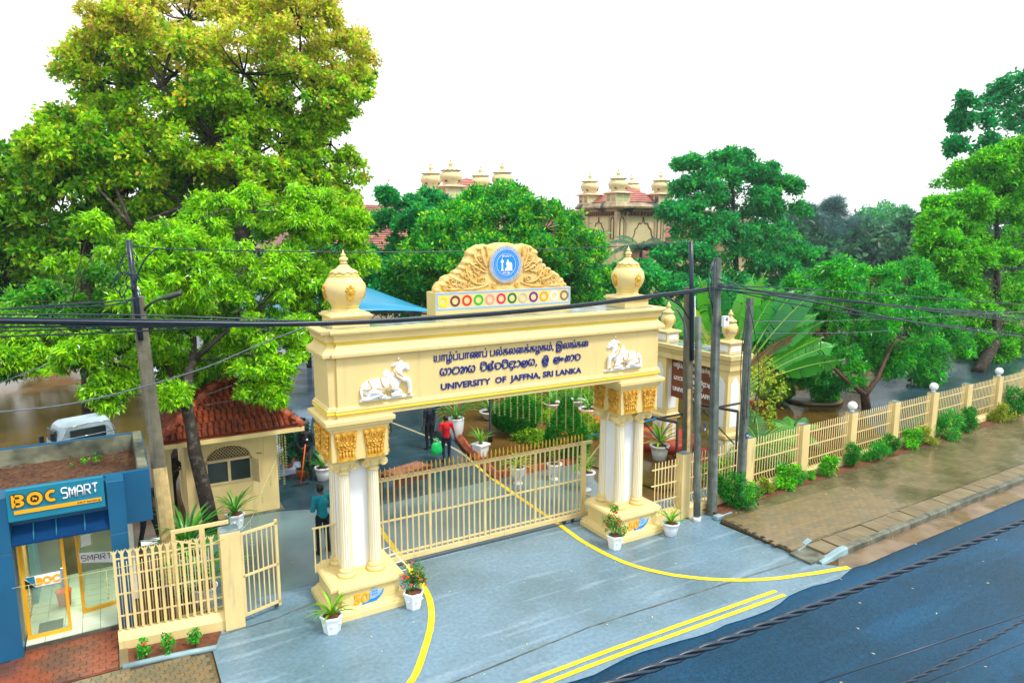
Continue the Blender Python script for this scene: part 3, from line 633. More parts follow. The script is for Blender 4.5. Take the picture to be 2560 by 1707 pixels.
# lettering on the beam
PF = .438
TX = Matrix.Translation((0, PF, 0))
lettering('யாழ்ப்பாணப் பல்கலைக்கழகம், இலங்கை', -1.98, 1.95, 5.035, .155, TX, 'navy', gw, depth=.012, bold=.017)
lettering('UNIVERSITY  OF  JAFFNA, SRI LANKA', -1.83, 1.76, 4.425, .128, TX, 'navy', gw, depth=.012, bold=.021)
SG = {  # hand-drawn strokes of the Sinhala letters (x-height 1), with their width
 'ya': (1.0, [[(.42, .92), (.2, 1), (.02, .62), (.06, .18), (.3, 0), (.5, .16), (.46, .42), (.34, .46)], [(.48, .12), (.72, 0), (.95, .2), (1, .6), (.86, .98), (.64, .84)]]),
 'aa': (.5, [[(0, .84), (.2, 1), (.42, .82), (.44, .42), (.26, .06), (0, 0)]]),
 'pa': (1.1, [[(.34, .62), (.16, .8), (.02, .5), (.12, .12), (.5, 0), (.92, .12), (1.06, .52), (.9, .98), (.55, 1), (.2, .98)]]),
 'na': (1.05, [[(.04, .72), (.2, 1), (.42, .84), (.36, .5), (.1, .26), (.06, .06), (.3, 0), (.52, .14), (.6, .5), (.76, .92), (.98, .76), (1.02, .36), (.9, 0)]]),
 'va': (1.0, [[(.36, .5), (.16, .36), (.22, .08), (.52, 0), (.88, .16), (1, .55), (.84, .92), (.5, 1), (.14, .92)], [(.12, .92), (.05, .5), (.2, .1)]]),
 'vi': (1.0, [[(.36, .5), (.16, .36), (.22, .08), (.52, 0), (.88, .16), (1, .55), (.84, .92), (.5, 1), (.14, .92)], [(.12, .92), (.05, .5), (.2, .1)], [(.08, 1.1), (.24, 1.34), (.74, 1.34), (.98, 1.06), (.94, .9)]]),
 'sha': (1.0, [[(.54, .5), (.36, .62), (.24, .42), (.4, .16), (.66, .2), (.74, .56), (.6, .92), (.28, .96), (.02, .62), (.06, .14), (.34, -.1), (.78, 0), (.98, .3)], [(.74, .9), (.94, 1.2), (.8, 1.38), (.66, 1.2)]]),
 'dya': (1.25, [[(.74, 1), (.34, 1), (.1, .76), (.3, .56), (.6, .6)], [(.3, .54), (.06, .3), (.2, .02), (.5, .06), (.66, -.2), (.46, -.42), (.26, -.3)], [(.78, .8), (.98, 1), (1.12, .78), (.92, .44), (.84, .1), (1.1, 0), (1.24, .2)]]),
 'la': (1.1, [[(.5, .34), (.34, .5), (.26, .3), (.46, .14), (.72, .3), (.72, .68), (.44, .88), (.1, .68), (0, .28), (.22, -.08), (.66, -.16), (1, .12), (1.06, .6), (.9, .96)]]),
 'shrii': (1.15, [[(.54, .5), (.36, .62), (.24, .42), (.4, .16), (.66, .2), (.74, .56), (.6, .92), (.28, .96), (.02, .62), (.06, .14), (.34, -.1), (.84, 0), (1.04, .5), (.9, 1.2), (.6, 1.36), (.3, 1.2)], [(.1, -.12), (.3, -.4), (.72, -.44), (.98, -.12)], [(.5, .05), (.62, -.16), (.8, .1)]]),
 'ng': (.55, [[(.24+.2*math.cos(t*.7), .46+.22*math.sin(t*.7)) for t in range(10)]]),
 'ka': (1.05, [[(.3, .98), (.52, .82), (.26, .62), (.06, .42), (.28, .28), (.08, .06), (.36, 0), (.6, .2), (.56, .6), (.78, .92), (1, .66), (.98, .26), (.78, .02)]]),
 ',': (.35, [[(.14, .1), (.18, -.06), (.06, -.3)]]), ' ': (.55, [])}
def sinhala(seq, x0, x1, z0, h, Mx, m, parent, r=.1):
    tot = sum(SG[g][0]+.16 for g in seq)-.16; k = (x1-x0)/tot; x = 0
    for g in seq:
        wd, st = SG[g]
        if st:
            mb = MB()
            for s_ in st:
                P_ = [Vector((Mx @ Vector((x0+(x+a)*k, 0, z0+b*h)))) for a, b in s_]; Q = []
                for i in range(len(P_)-1):
                    p0, p1, p2, p3 = P_[max(i-1, 0)], P_[i], P_[i+1], P_[min(i+2, len(P_)-1)]
                    for t in (0, .33, .66): Q.append(.5*((2*p1)+(p2-p0)*t+(2*p0-5*p1+4*p2-p3)*t*t+(3*p1-p0-3*p2+p3)*t**3))
                Q.append(P_[-1]); mb.tube(Q, r*h*1.25, 6)
            mb.build('letter', m, parent)
        x += wd+.16
sinhala(['ya', 'aa', 'pa', 'na', 'ya', ' ', 'vi', 'sha', 'va', 'vi', 'dya', 'aa', 'la', 'ya', ',', ' ', 'shrii', ' ', 'la', 'ng', 'ka', 'aa', 'va'], -1.84, 1.72, 4.735, .135, Matrix.Translation((0, PF-.004, 0)), 'navy', gw)
# reclining bull reliefs: union of rounded forms fused into one body
def fuse(mb, name, mats, parent, vox=.012, smooth=4, pick=None):
    me = mb.mesh(name, mats[0]); o = bpy.data.objects.new('tmp', me); COL.objects.link(o)
    md = o.modifiers.new('r', 'REMESH'); md.mode = 'VOXEL'; md.voxel_size = vox
    ms = o.modifiers.new('s', 'SMOOTH'); ms.iterations = smooth; ms.factor = .5
    dg = bpy.context.evaluated_depsgraph_get(); m2 = bpy.data.meshes.new_from_object(o.evaluated_get(dg))
    bpy.data.objects.remove(o); m2.name = name
    m2.materials.clear()
    for q in mats: m2.materials.append(M[q])
    m2.polygons.foreach_set('use_smooth', [True]*len(m2.polygons))
    if pick:
        for p in m2.polygons: p.material_index = pick(p.center)
    return link(name, m2, parent)
def bull(cx, s):
    X = lambda x: cx+s*x; Y0 = .445; mb = MB()
    def e(x, z, rx, rz, a=0, ry=.05): mb.sphere((X(x), Y0, z), (rx, ry, rz), 14, 10, rot=Matrix.Rotation(-s*a, 3, 'Y'))
    def limb(pts, rs): mb.tube([(X(x), Y0-.03-d, z) for x, z, d in pts], rs, 8)
    e(-.20, 4.66, .30, .165, .06, .085); e(-.36, 4.63, .17, .17, 0, .085); e(.10, 4.70, .2, .17, .35, .085); e(.0, 4.87, .085, .10, -.2, .06); e(-.005, 4.90, .06, .07, 0, .07)
    e(.20, 4.82, .12, .2, -.35, .08); e(.24, 4.95, .09, .13, -.4, .075)
    e(.27, 5.06, .09, .085, .2, .075); e(.37, 5.00, .10, .058, .45, .07); e(.445, 4.955, .045, .042, 0, .06); e(.14, 5.05, .055, .028, .5, .06); e(.245, 5.13, .03, .05, 0, .05)
    mb.tube([(X(.25), Y0-.02, 5.13), (X(.245), Y0-.02, 5.18), (X(.25), Y0-.02, 5.245)], [.035, .024, .006], 8)
    limb([(.30, 4.78, .02), (.44, 4.72, .04), (.46, 4.56, .04), (.46, 4.46, .04)], [.07, .06, .04, .045])
    limb([(.08, 4.62, .02), (.24, 4.52, .04), (.06, 4.46, .05)], [.08, .055, .045]); limb([(.06, 4.46, .05), (.30, 4.45, .04)], [.045, .035])
    limb([(-.36, 4.58, .03), (-.16, 4.50, .06), (-.40, 4.44, .06)], [.12, .07, .045]); limb([(-.40, 4.44, .05), (-.55, 4.44, .04)], [.045, .04]); limb([(-.2, 4.45, .05), (-.05, 4.44, .05)], [.045, .04])
    limb([(-.50, 4.72, 0), (-.555, 4.62, .01), (-.54, 4.5, .02)], [.03, .022, .03])
    body = fuse(mb, 'bull_relief', ['marble'], gw, .014, 3)
    MB().prism([(X(-.58), 4.385), (X(.55), 4.385), (X(.52), 4.43), (X(-.55), 4.43)], .395, .45).build('bull_base', 'marble', body)
    g = MB(); Yf = .352
    def line(pts, r=.012): g.tube([(X(x), y, z) for x, z, y in pts], r, 6)
    line([(.10, 4.98, .36), (.16, 4.84, .352), (.28, 4.74, .362), (.42, 4.73, .36)], .017); line([(.13, 5.03, .38), (.21, 4.89, .356), (.34, 4.80, .372)], .010)
    line([(-.16, 4.845, .385), (-.13, 4.70, .348), (-.05, 4.60, .352), (-.03, 4.48, .362)]); line([(-.40, 4.80, .39), (-.34, 4.66, .346), (-.12, 4.60, .346), (.02, 4.62, .356), (.06, 4.80, .378)])
    line([(-.52, 4.62, .38), (-.42, 4.62, .345), (-.34, 4.68, .345)], .014); line([(.07, 4.66, .352), (.03, 4.52, .35)], .01)
    g.sphere((X(-.17), .352, 4.455), (.055, .03, .045), 8, 6); g.sphere((X(.43), .37, 4.455), (.04, .025, .035), 8, 6); g.sphere((X(.245), .40, 5.155), (.032, .035, .02), 8, 6)
    g.build('harness', 'gold', body)
    q = MB(); q.sphere((X(.34), .372, 5.045), (.014, .01, .012), 8, 6); q.build('eye', 'gold', body)
bull(-3.0, 1); bull(2.98, -1)
# anniversary logo on both plinth fronts
for cx in CXs:
    Mx = Matrix.Translation((cx+.08, .33, 0)); Yl = 0
    lettering('50', -.40, -.08, .235, .205, Mx, 'amber', gw, name='logo_numeral', depth=.016, bold=.022)
    q = MB(); q.prism([(cx-.29, .165), (cx-.05, .245), (cx+.12, .26), (cx+.25, .33), (cx+.31, .43), (cx+.27, .33), (cx+.15, .225), (cx-.05, .205)], .306, .328); q.build('logo_swoosh', 'paint_emblem', gw)
    q = MB(); q.prism([(cx-.26, .16), (cx-.05, .195), (cx+.1, .205), (cx-.05, .18), (cx-.24, .145)], .308, .328); q.build('logo_swoosh', 'amber', gw)
    q = MB(); q.prism([(cx, .27), (cx+.02, .42), (cx+.06, .44), (cx+.06, .47), (cx+.09, .47), (cx+.09, .50), (cx+.13, .49), (cx+.13, .45), (cx+.18, .46), (cx+.19, .40), (cx+.30, .435), (cx+.24, .34), (cx+.12, .275)], .314, .328); lg = q.build('logo_ship', 'paint_lightblue', gw)
    for wx, wz in ((.07, .41), (.11, .415), (.15, .42), (.06, .35), (.10, .355), (.14, .36)): MB().box(cx+wx, cx+wx+.016, .309, .3135, wz, wz+.022).build('logo_window', 'navy', lg)
    q = MB(); x = cx-.14
    while x < cx+.2:
        wd = random.uniform(.008, .02); q.box(x, x+wd, .322, .3285, .522, .522+random.uniform(.008, .014)); x += wd+random.choice((.004, .004, .014))
    stuff(q.build('logo_caption', 'black', gw))
# ================================================================== GATES, FENCES, POLES, WIRES
def bars(parent, name, me, locs):
    for p in locs: link(name, me, parent, loc=p)
def box_me(name, a, b, c, m, bev=0): return MB().box(-a/2, a/2, -b/2, b/2, 0, c, bev=bev).mesh(name, m)
# --- sliding gate
sg = thing('sliding_gate', 'cream steel sliding gate with gold spear tips across the driveway', 'gate', (0, 1.92, 0))
GX0, GX1 = -2.98, 2.92
MB().box(GX0, GX1+.75, -.03, .03, .10, .22, bev=.006).build('bottom_rail', 'cream_fence', sg, loc=(0, 0, 0))
MB().box(GX0, GX1, -.02, .02, .29, .325).build('lower_rail', 'cream_fence', sg, loc=(0, 0, 0))
MB().box(GX0, GX1, -.02, .02, 1.12, 1.155).build('middle_rail', 'cream_fence', sg, loc=(0, 0, 0))
MB().box(GX0-.05, GX1+.3, -.045, .045, 2.14, 2.17).build('top_rail', 'pole_paint', sg, loc=(0, 0, 0))
MB().box(GX0-.05, GX1+.3, -.03, .03, 2.10, 2.139).build('top_rail', 'cream_fence', sg, loc=(0, 0, 0))
thin = box_me('bar', .034, .03, 1.88, 'cream_fence'); fat = box_me('post', .06, .05, 1.88, 'cream_fence')
n = 40
for i in range(n+1):
    x = GX0+.02+(GX1-GX0-.04)*i/n
    link('post' if i % 10 == 0 else 'bar', fat if i % 10 == 0 else thin, sg, loc=(x, .0, .222))
spk = MB().lathe([(.014, 0), (.022, .02), (.014, .035), (.014, .07), (.024, .085), (.02, .10), (.024, .125), (.016, .18), (0, .25)], 8).mesh('spear_tip', 'gold')
for i in range(52):
    x = GX0+.06+(GX1-GX0-.08)*i/51; q = link('spear_tip', spk, sg, loc=(x, 0, 2.171)); q.rotation_euler = (random.uniform(-.05, .05), random.uniform(-.04, .04), 0)
# frame at the far end with diagonal braces
MB().box(2.92, 3.02, -.03, .03, .222, 2.098).build('end_post', 'cream_fence', sg, loc=(0, 0, 0))
MB().tube([(3.02, 0, 1.55), (3.55, 0, 2.05)], .03, 4).build('brace', 'cream_fence', sg, loc=(0, 0, 0)); MB().tube([(3.02, 0, .75), (3.6, 0, .25)], .03, 4).build('brace', 'cream_fence', sg, loc=(0, 0, 0))
wh = MB().lathe([(.0, -.02), (.05, -.02), (.05, -.008), (.042, 0), (.05, .008), (.05, .02), (0, .02)], 14, M_=Matrix.Rotation(PI/2, 4, 'X')).mesh('wheel', 'steel_dark')
for x in (-2.6, 2.35, 2.62): link('wheel', wh, sg, loc=(x, 0, .055))
struct(MB().box(-4.2, 7.4, 1.885, 1.955, -.005, .0125).build('gate_track', 'steel_dark'))
# --- stepped steel guide ladder beside the left plinth
q = thing('guide_bracket', 'thin pale steel guide rail lying beside the left plinth', 'bracket', (-2.72, 1.1, 0))
MB().tube([(-2.62, 1.7, .62), (-2.6, .5, .62)], .012, 5).build('rail', 'white', q)
for y in (.5, .9, 1.3, 1.68): MB().tube([(-2.61, y, .62), (-2.80, y, .61)], .009, 5).build('rung', 'white', q)
# --- short railing to the left of the left pillar
rl = thing('side_railing', 'short cream railing standing against the left gate pillar', 'railing', (-4.05, 1.32, .67))
MB().box(-4.40, -3.80, 1.30, 1.335, 1.58, 1.61).build('top_rail', 'cream_fence', rl)
for i in range(5): MB().box(-4.38+i*.125, -4.355+i*.125, 1.305, 1.33, .62+0*.1, 1.58).build('bar', 'cream_fence', rl)
# --- left front fence: low wall, post, pointed pickets
lf = thing('picket_fence', 'cream fence of pointed steel pickets on a low wall beside the bank booth', 'fence', (-7, 1.2, 0))
def wallring(x, y): return [(x, y, 0), (x, y+.26, 0), (x, y+.26, .20), (x, y+.20, .34), (x, y+.10, .34), (x, y, .20)]
MB().loft([wallring(-8.02, 1.30), wallring(-5.9, 1.04)]).build('low_wall', 'cream_fence', lf)
MB().box(-6.21, -5.85, 1.005, 1.32, 0, 2.0, bev=.012).build('post', 'cream_fence', lf); MB().box(-6.20, -5.86, 1.01, 1.31, 2.0, 2.03).build('post_cap', 'wet_slate', lf)
pk = MB()
pk.prism([(-.025, .0), (0, -.05), (.025, 0), (.025, 1.46), (.0, 1.54), (-.025, 1.46)], -.008, .008)
for s in (-1, 1): pk.prism([(s*.02, 1.44), (s*.05, 1.50), (s*.058, 1.545), (s*.03, 1.51), (s*.012, 1.50)], -.006, .006)
pkm = pk.mesh('picket', 'cream_fence'); thinm = MB().lathe([(.007, 0), (.007, 1.35)], 6).mesh('rod', 'cream_fence')
fy = lambda x: 1.43-(x+8.0)*.122
for i in range(14):
    x = -7.97+i*.125; link('picket', pkm, lf, loc=Vector((x, fy(x)-.02, .40))-lf.location)
    if 0 < i: link('rod', thinm, lf, loc=Vector((x-.06, fy(x)+.015, .34))-lf.location)
for z in (.62, 1.05, 1.42, 1.74):
    MB().loft([[(x, fy(x)-.008, z), (x, fy(x)+.012, z), (x, fy(x)+.012, z+.028), (x, fy(x)-.008, z+.028)] for x in (-8.0, -6.2)]).build('rail', 'cream_fence', lf)
# back rail frame behind the pickets (an opened leaf)
lb = thing('open_gate_leaf', 'cream tubular gate leaf folded back behind the picket fence', 'gate', (-6.6, 1.75, 0))
for x0, x1, y0, y1, z0, z1 in ((-7.0, -5.95, 1.72, 1.77, 1.90, 1.97), (-7.0, -6.93, 1.72, 1.77, .1, 1.90), (-6.5, -6.40, 1.72, 1.77, .1, 1.90), (-7.0, -5.95, 1.72, 1.77, .1, .17)): MB().box(x0, x1, y0, y1, z0, z1).build('frame_tube', 'cream_fence', lb)
MB().tube([(-6.95, 1.745, 1.75), (-6.45, 1.745, 1.55)], .022, 4).build('brace', 'cream_fence', lb)
# --- small pedestrian gate standing open
pgt = thing('pedestrian_gate', 'small cream barred pedestrian gate hinged on the fence post', 'gate', (-5.84, 1.12, 0), R(17))
W_ = .78
for x0, x1, z0, z1 in ((0, W_, .16, .21), (0, W_, .98, 1.02), (0, W_, 1.85, 1.90), (0, .05, .21, 1.85), (W_-.06, W_, .10, 1.95)): MB().box(x0, x1, -.02, .02, z0, z1).build('frame_tube', 'cream_fence', pgt, loc=(0, 0, 0))
bm_ = box_me('bar', .022, .02, 1.66, 'cream_fence')
for i in range(6): link('bar', bm_, pgt, loc=(.13+i*.105, .0, .20))
MB().box(W_-.14, W_-.06, -.012, .012, .08, .16).build('bolt', 'steel_dark', pgt, loc=(0, 0, 0))
# --- roadside fence on the right: posts, low walls, barred panels, globe lamps
rf = thing('roadside_fence', 'long cream barred fence with square posts running along the wet pavement', 'fence', (14, 1, 0))
PX = [5.35+2.612*i for i in range(0, 13)]
rodm = MB().lathe([(.0105, 0), (.0105, 1.38)], 6).mesh('bar', 'cream_fence'); rodm.polygons.foreach_set('use_smooth', [True]*len(rodm.polygons))
def fence_bar_mesh():   # bars bow out slightly at the foot
    mb = MB(); mb.tube([(0, -.05, 0), (0, -.05, .06), (0, 0, .16), (0, 0, 1.40)], .0115, 6); return mb.mesh('bar', 'cream_fence')
fbm = fence_bar_mesh()
post_me = MB().box(-.155, .155, -.13, .13, 0, 1.80, bev=.012).mesh('post', 'cream_fence'); cap_me = MB().box(-.15, .15, -.125, .125, 1.80, 1.812).mesh('post_cap', 'wet_slate')
nb = 0
for i, x in enumerate(PX):
    y = fenceY(x); link('post', post_me, rf, loc=Vector((x, y, .02))-rf.location); link('post_cap', cap_me, rf, loc=Vector((x, y, .02))-rf.location)
    if i == len(PX)-1: break
    x0, x1 = x+.155, PX[i+1]-.155
    mb = MB(); mb.loft([[(xx, fenceY(xx)-.14, .0), (xx, fenceY(xx)+.14, .0), (xx, fenceY(xx)+.14, .26), (xx, fenceY(xx)+.08, .34), (xx, fenceY(xx)-.08, .34), (xx, fenceY(xx)-.14, .28)] for xx in (x0, x1)]); mb.build('low_wall', 'cream_fence', rf)
    for z in (.62, 1.06, 1.5):
        MB().loft([[(xx, fenceY(xx)-.010, z), (xx, fenceY(xx)+.014, z), (xx, fenceY(xx)+.014, z+.03), (xx, fenceY(xx)-.010, z+.03)] for xx in (x0-.04, x1+.04)]).build('rail', 'cream_fence', rf)
    nn = 19
    for k in range(nn):
        xx = x0+.06+(x1-x0-.12)*k/(nn-1); nb += 1
        if nb <= 228: link('bar', fbm, rf, loc=Vector((xx, fenceY(xx)-.012, .36+random.uniform(-.005, .012)))-rf.location)
# gate-side stub panel between pillar and first post
stub = thing('fence_panel', 'narrow cream barred panel between the right gate pillar and first post', 'fence', (4.7, .75, 0))
MB().box(4.3, 5.2, .55, .82, 0, .3).build('low_wall', 'cream_fence', stub)
for z in (.62, 1.06, 1.5): MB().box(4.25, 5.25, .66, .685, z, z+.03).build('rail', 'cream_fence', stub)
for k in range(8): link('bar', fbm, stub, loc=Vector((4.36+k*.115, .665, .30))-stub.location)
for i in (3, 5, 7, 9):
    x = PX[i]; g = thing('globe_lamp', 'white globe lamp on the %s post of the roadside fence' % {3: 'nearest lamp', 5: 'second lamp', 7: 'third lamp', 9: 'fourth lamp'}[i], 'lamp', (x, fenceY(x), 1.832), group='globe lamps on the fence posts')
    MB().lathe([(.07, 0), (.075, .03), (.05, .045), (.05, .06)], 14).build('collar', 'white', g, loc=(0, 0, 0)); MB().sphere((0, 0, .195), .15, 20, 14).build('globe', 'lamp_globe', g, loc=(0, 0, 0))
# --- utility poles
def pole(name, label, base, top, r0, r1, m, sq=False):
    t = thing(name, label, 'pole', base, group='utility poles')
    b, tp = Vector(base), Vector(top); pts = [b.lerp(tp, k/6) for k in range(7)]
    if sq:
        mb = MB(); rings = []
        for k, p in enumerate(pts):
            r = r0+(r1-r0)*k/6; c = r*.78
            rings.append([(p.x-c, p.y-r, p.z), (p.x+c, p.y-r, p.z), (p.x+r, p.y-c, p.z), (p.x+r, p.y+c, p.z), (p.x+c, p.y+r, p.z), (p.x-c, p.y+r, p.z), (p.x-r, p.y+c, p.z), (p.x-r, p.y-c, p.z)])
        mb.loft(rings)
    else: mb = MB().tube(pts, [r0+(r1-r0)*k/6 for k in range(7)], 14)
    mb.build('shaft', m, t); return t
lpB = (-6.94, 3.2, 0); lpT = tuple(at(343, 742, 3.2))
t = pole('utility_pole', 'leaning concrete utility pole with street light beside the booth', lpB, lpT, .155, .12, 'concrete_pole', True)
# painted lower third
b, tp = Vector(lpB), Vector(lpT); mb = MB(); rr = []
for k in range(4):
    p = b.lerp(tp, .04+k*.135); r = .155-.035*(.04+k*.135)+.003; c = r*.78; rr.append([(p.x-c, p.y-r, p.z), (p.x+c, p.y-r, p.z), (p.x+r, p.y-c, p.z), (p.x+r, p.y+c, p.z), (p.x+c, p.y+r, p.z), (p.x-c, p.y+r, p.z), (p.x-r, p.y+c, p.z), (p.x-r, p.y-c, p.z)])
mb.loft(rr).build('painted_band', 'pole_paint', t)
e0 = at(380, 985-200, 3.05); MB().tube([at(352, 850, 3.02), at(338, 740, 3.02), at(321, 600, 3.02)], .055, 10).build('extension_pipe', 'cable', t)
MB().tube(bez(at(362, 775, 3.1), at(370, 758, 2.95), at(408, 744, 2.9), 8), .028, 8).build('lamp_arm', 'steel_dark', t)
hm = MB(); a0, a1 = at(405, 747, 2.9), at(456, 730, 2.85)
dd = (a1-a0); hm.loft([[tuple(a0+dd*f+Vector((0, -wd, 0))), tuple(a0+dd*f+Vector((0, 0, -.045*(wd > .04)-.02))), tuple(a0+dd*f+Vector((0, wd, 0))), tuple(a0+dd*f+Vector((0, 0, .05)))] for f, wd in ((0, .04), (.25, .05), (.45, .10), (.8, .12), (.97, .08), (1.0, .03))], True, True); hm.build('lamp_head', 'steel_dark', t)
for px, py in ((342, 722), (345, 735)): MB().sphere(at(px, py, 3.05), .05, 8, 6).build('insulator', 'sign_white', t)
# knot of wiring round the pole head
for k in range(7):
    c = at(318+random.uniform(-12, 16), 690+random.uniform(-45, 50), 2.95); r = random.uniform(.1, .22)
    MB().tube([c+Vector((r*math.cos(a*.5), random.uniform(-.05, .05), r*1.3*math.sin(a*.5))) for a in range(9)], .012, 5).build('wire_loop', 'cable', t)
def two(name, label, base, toppx, r0, r1, m, sq):
    d = ray(*toppx); h = math.hypot(base[0]-CAM.x, base[1]-CAM.y)/math.hypot(d.x, d.y); tp = CAM+d*h
    return pole(name, label, base, tuple(tp), r0, r1, m, sq), tp
tA, pA = two('utility_pole', 'dark round concrete post, shortest, nearest the right gate pillar', (5.53, .27, 0), (1746, 792), .095, .085, 'pole_grey', False)
MB().lathe([(.105, 0), (.105, .14)], 16, (5.53, .27, 0)).build('painted_band', 'white', tA)
MB().box(-.045, .045, -.005, .005, -.12, .12, TR(5.56, .175, 2.62, rz=.3)).build('number_plate', 'navy', tA)
lettering('213', 5.525, 5.60, 2.54, .05, TR(0, .167, 0), 'paint_white', tA, depth=.002, bold=.03, joined=True)
tB, pB = two('utility_pole', 'tall square concrete pole carrying the cable bundle', (6.21, .39, 0), (1793, 645), .11, .085, 'pole_grey', True)
mb = MB(); mb.box(-.085, .085, -.05, .05, -.14, .14, TR(6.24, .27, 5.36), bev=.01); mb.build('meter_box', 'sign_white', tB)
lettering('45', 6.19, 6.29, 5.38, .08, TR(0, .217, 0), 'navy', tB, depth=.002, bold=.03, joined=True)
for k in range(6): MB().tube(bez(at(1782+random.uniform(-4, 8), 655, .25), at(1775+random.uniform(-20, 24), 700, .2), at(1786+random.uniform(-6, 6), 760+random.uniform(-20, 30), .26), 8), .012, 5).build('wire_loop', 'cable_light' if k % 2 else 'cable', tB)
tC, pC = two('utility_pole', 'grey square concrete pole beside the first tall fence post', (7.28, .37, 0), (1875, 745), .105, .08, 'pole_grey', True)
MB().box(-.05, .05, -.004, .004, -.07, .07, TR(7.31, .262, 2.12)).build('number_plate', 'navy', tC); MB().lathe([(.118, 0), (.118, .05)], 4, (7.28, .37, .98), smooth=False, M_=None).build('red_band', 'paint_red', tC)
lettering('217', 7.27, 7.35, 2.09, .05, TR(0, .255, 0), 'paint_white', tC, depth=.002, bold=.03, joined=True)
for a, b, c in (((1868, 760), (1838, 960), (1862, 1060)), ((1872, 760), (1915, 940), (1885, 1060)), ((1874, 850), (1868, 980), (1866, 1045))): MB().tube(bez(at(*a, .25), at(*b, .15), at(*c, .25), 14), .011, 5).build('wire_loop', 'cable', tC)
# square timber-like pole inside the fence with a black pipe strapped on top
dB = Vector((6.83, 2.0, 0)); dT = at(1722, 718, 2.0)
tD = pole('utility_pole', 'weathered square pole behind the fence with a black pipe on top', tuple(dB), tuple(dT), .12, .105, 'concrete_pole', True)
MB().loft([[(p.x-.11, p.y-.124, p.z), (p.x+.0, p.y-.124, p.z), (p.x+.0, p.y-.10, p.z), (p.x-.11, p.y-.10, p.z)] for p in (dB.lerp(dT, .05), dB.lerp(dT, .52))]).build('painted_band', 'pole_paint', tD)
MB().tube([at(1730, 900, 1.86), at(1729, 720, 1.86), at(1727, 604, 1.86)], .065, 10).build('extension_pipe', 'cable', tD)
MB().tube([at(1737, 740, 1.84), at(1740, 1000, 1.84), at(1744, 1120, 1.84)], .016, 6).build('conduit', 'white', tD)
MB().tube(bez(at(1690, 772, 1.9), at(1718, 800, 1.88), at(1716, 860, 1.88), 8), .03, 6).build('conduit', 'cable_light', tD)
# --- black gate-support frame behind the right pillar
bf = thing('slide_support', 'black steel support frame that guides the sliding gate behind the right pillar', 'frame', (5.6, 2, 0))
def ib(a, b, m='black', r=.045): return MB().tube([a, b], r, 4).build('beam', m, bf)
z2 = 2.42
ib((3.2, 2.02, 2.25), (5.55, 2.02, 2.42), 'canopy_blue', .03); ib((4.9, 2.05, 2.40), (9.3, 2.15, 2.40), r=.035)
for px_, n2 in ((5.75, 0), (8.15, 1)):
    ib((px_-.45, 2.95, 2.42), (px_+.05, 1.42, 2.42)); ib((px_+.05, 1.42, 2.42), (px_+.05, 1.42, .0), r=.05); ib((px_-.36, 2.65, 2.40), (px_+.05, 1.42, 1.35), r=.022)
# --- overhead cables
def wire(label, pts, r=.012, m='cable', cat='cable', group='overhead cables', name='overhead_cable', seg=6): return tag(MB().tube(pts, r, seg).build(name, m), label, cat, group)
def smooth(pts, n=6):
    P_ = [Vector(p) for p in pts]; Q = []
    for i in range(len(P_)-1):
        p0, p1, p2, p3 = P_[max(i-1, 0)], P_[i], P_[i+1], P_[min(i+2, len(P_)-1)]
        for k in range(n):
            t = k/n; Q.append(.5*((2*p1)+(p2-p0)*t+(2*p0-5*p1+4*p2-p3)*t*t+(3*p1-p0-3*p2+p3)*t**3))
    return Q+[P_[-1]]
YB = .28
main = [(-90, 735), (170, 738), (420, 741), (700, 742), (1000, 728), (1290, 704), (1500, 678), (1645, 660)]
wire('thick black cable bundle hanging in front of the gateway beam', smooth([ad(x, y, YB) for x, y in main]), .034)
wire('second black cable of the bundle in front of the gateway beam', smooth([ad(x, y+5, YB+.05) for x, y in main]), .024)
fan = [((-90, 722), (330, 724), (700, 738)), ((-90, 729), (330, 734), (700, 740)), ((-90, 752), (300, 748), (700, 743)), ((-90, 764), (330, 752), (690, 744)), ((-90, 738), (240, 744), (700, 746)), ((-90, 776), (250, 764), (600, 747)), ((-90, 716), (280, 690), (312, 680)), ((-90, 712), (240, 702), (310, 684))]
names_ = ['topmost', 'second', 'third', 'fourth', 'fifth', 'lowest']
for k, f in enumerate(fan):
    a = [ad(x, y, YB+.02*k if k < 6 else 2.6) for x, y in f]
    lab = ('thin black wire, %s of the fan left of the leaning pole' % names_[k]) if k < 6 else ('cable climbing from the left edge to the leaning pole, %s one' % ('upper', 'lower')[k-6])
    wire(lab, smooth(a), .014 if k not in (2, 4) else .02)
wire('thin black wire from the leaning pole to the black pipe over the gateway', smooth([at(334, 606, 3.0), at(400, 622, 2.8), at(862, 630, 2.45), at(1180, 628, 2.2), at(1500, 618, 2.0), at(1722, 606, 1.86)]), .013)
wire('looped cable hanging under the black pipe of the leaning pole', bez(at(395, 620, 2.9), at(340, 650, 2.95), at(336, 740, 2.98), 10), .02)
wire('pale drop wire rising from the left edge to the gateway corner', smooth([at(-60, 1035, 2.0), at(200, 1005, 1.9), at(480, 930, 1.5), at(640, 865, 1.2), at(760, 818, 1.1)]), .014, 'cable_light')
wire('thin wire above the muddy yard at the left edge', [at(-20, 965, 6), at(120, 910, 6), at(160, 890, 6.5)], .012, 'cable_light')
right = [[(1650, 664), (1850, 690), (2100, 740), (2360, 775)], [(1650, 657), (1950, 690), (2360, 732)], [(1650, 660), (1800, 672), (2000, 697), (2360, 742)], [(1650, 655), (1900, 668), (2360, 700)], [(1650, 662), (1950, 720), (2360, 768)], [(1650, 650), (1760, 672), (2100, 706), (2360, 718)], [(1650, 658), (1860, 680), (2200, 720), (2360, 735)], [(1650, 640), (1750, 670), (1900, 690), (2360, 726)]]
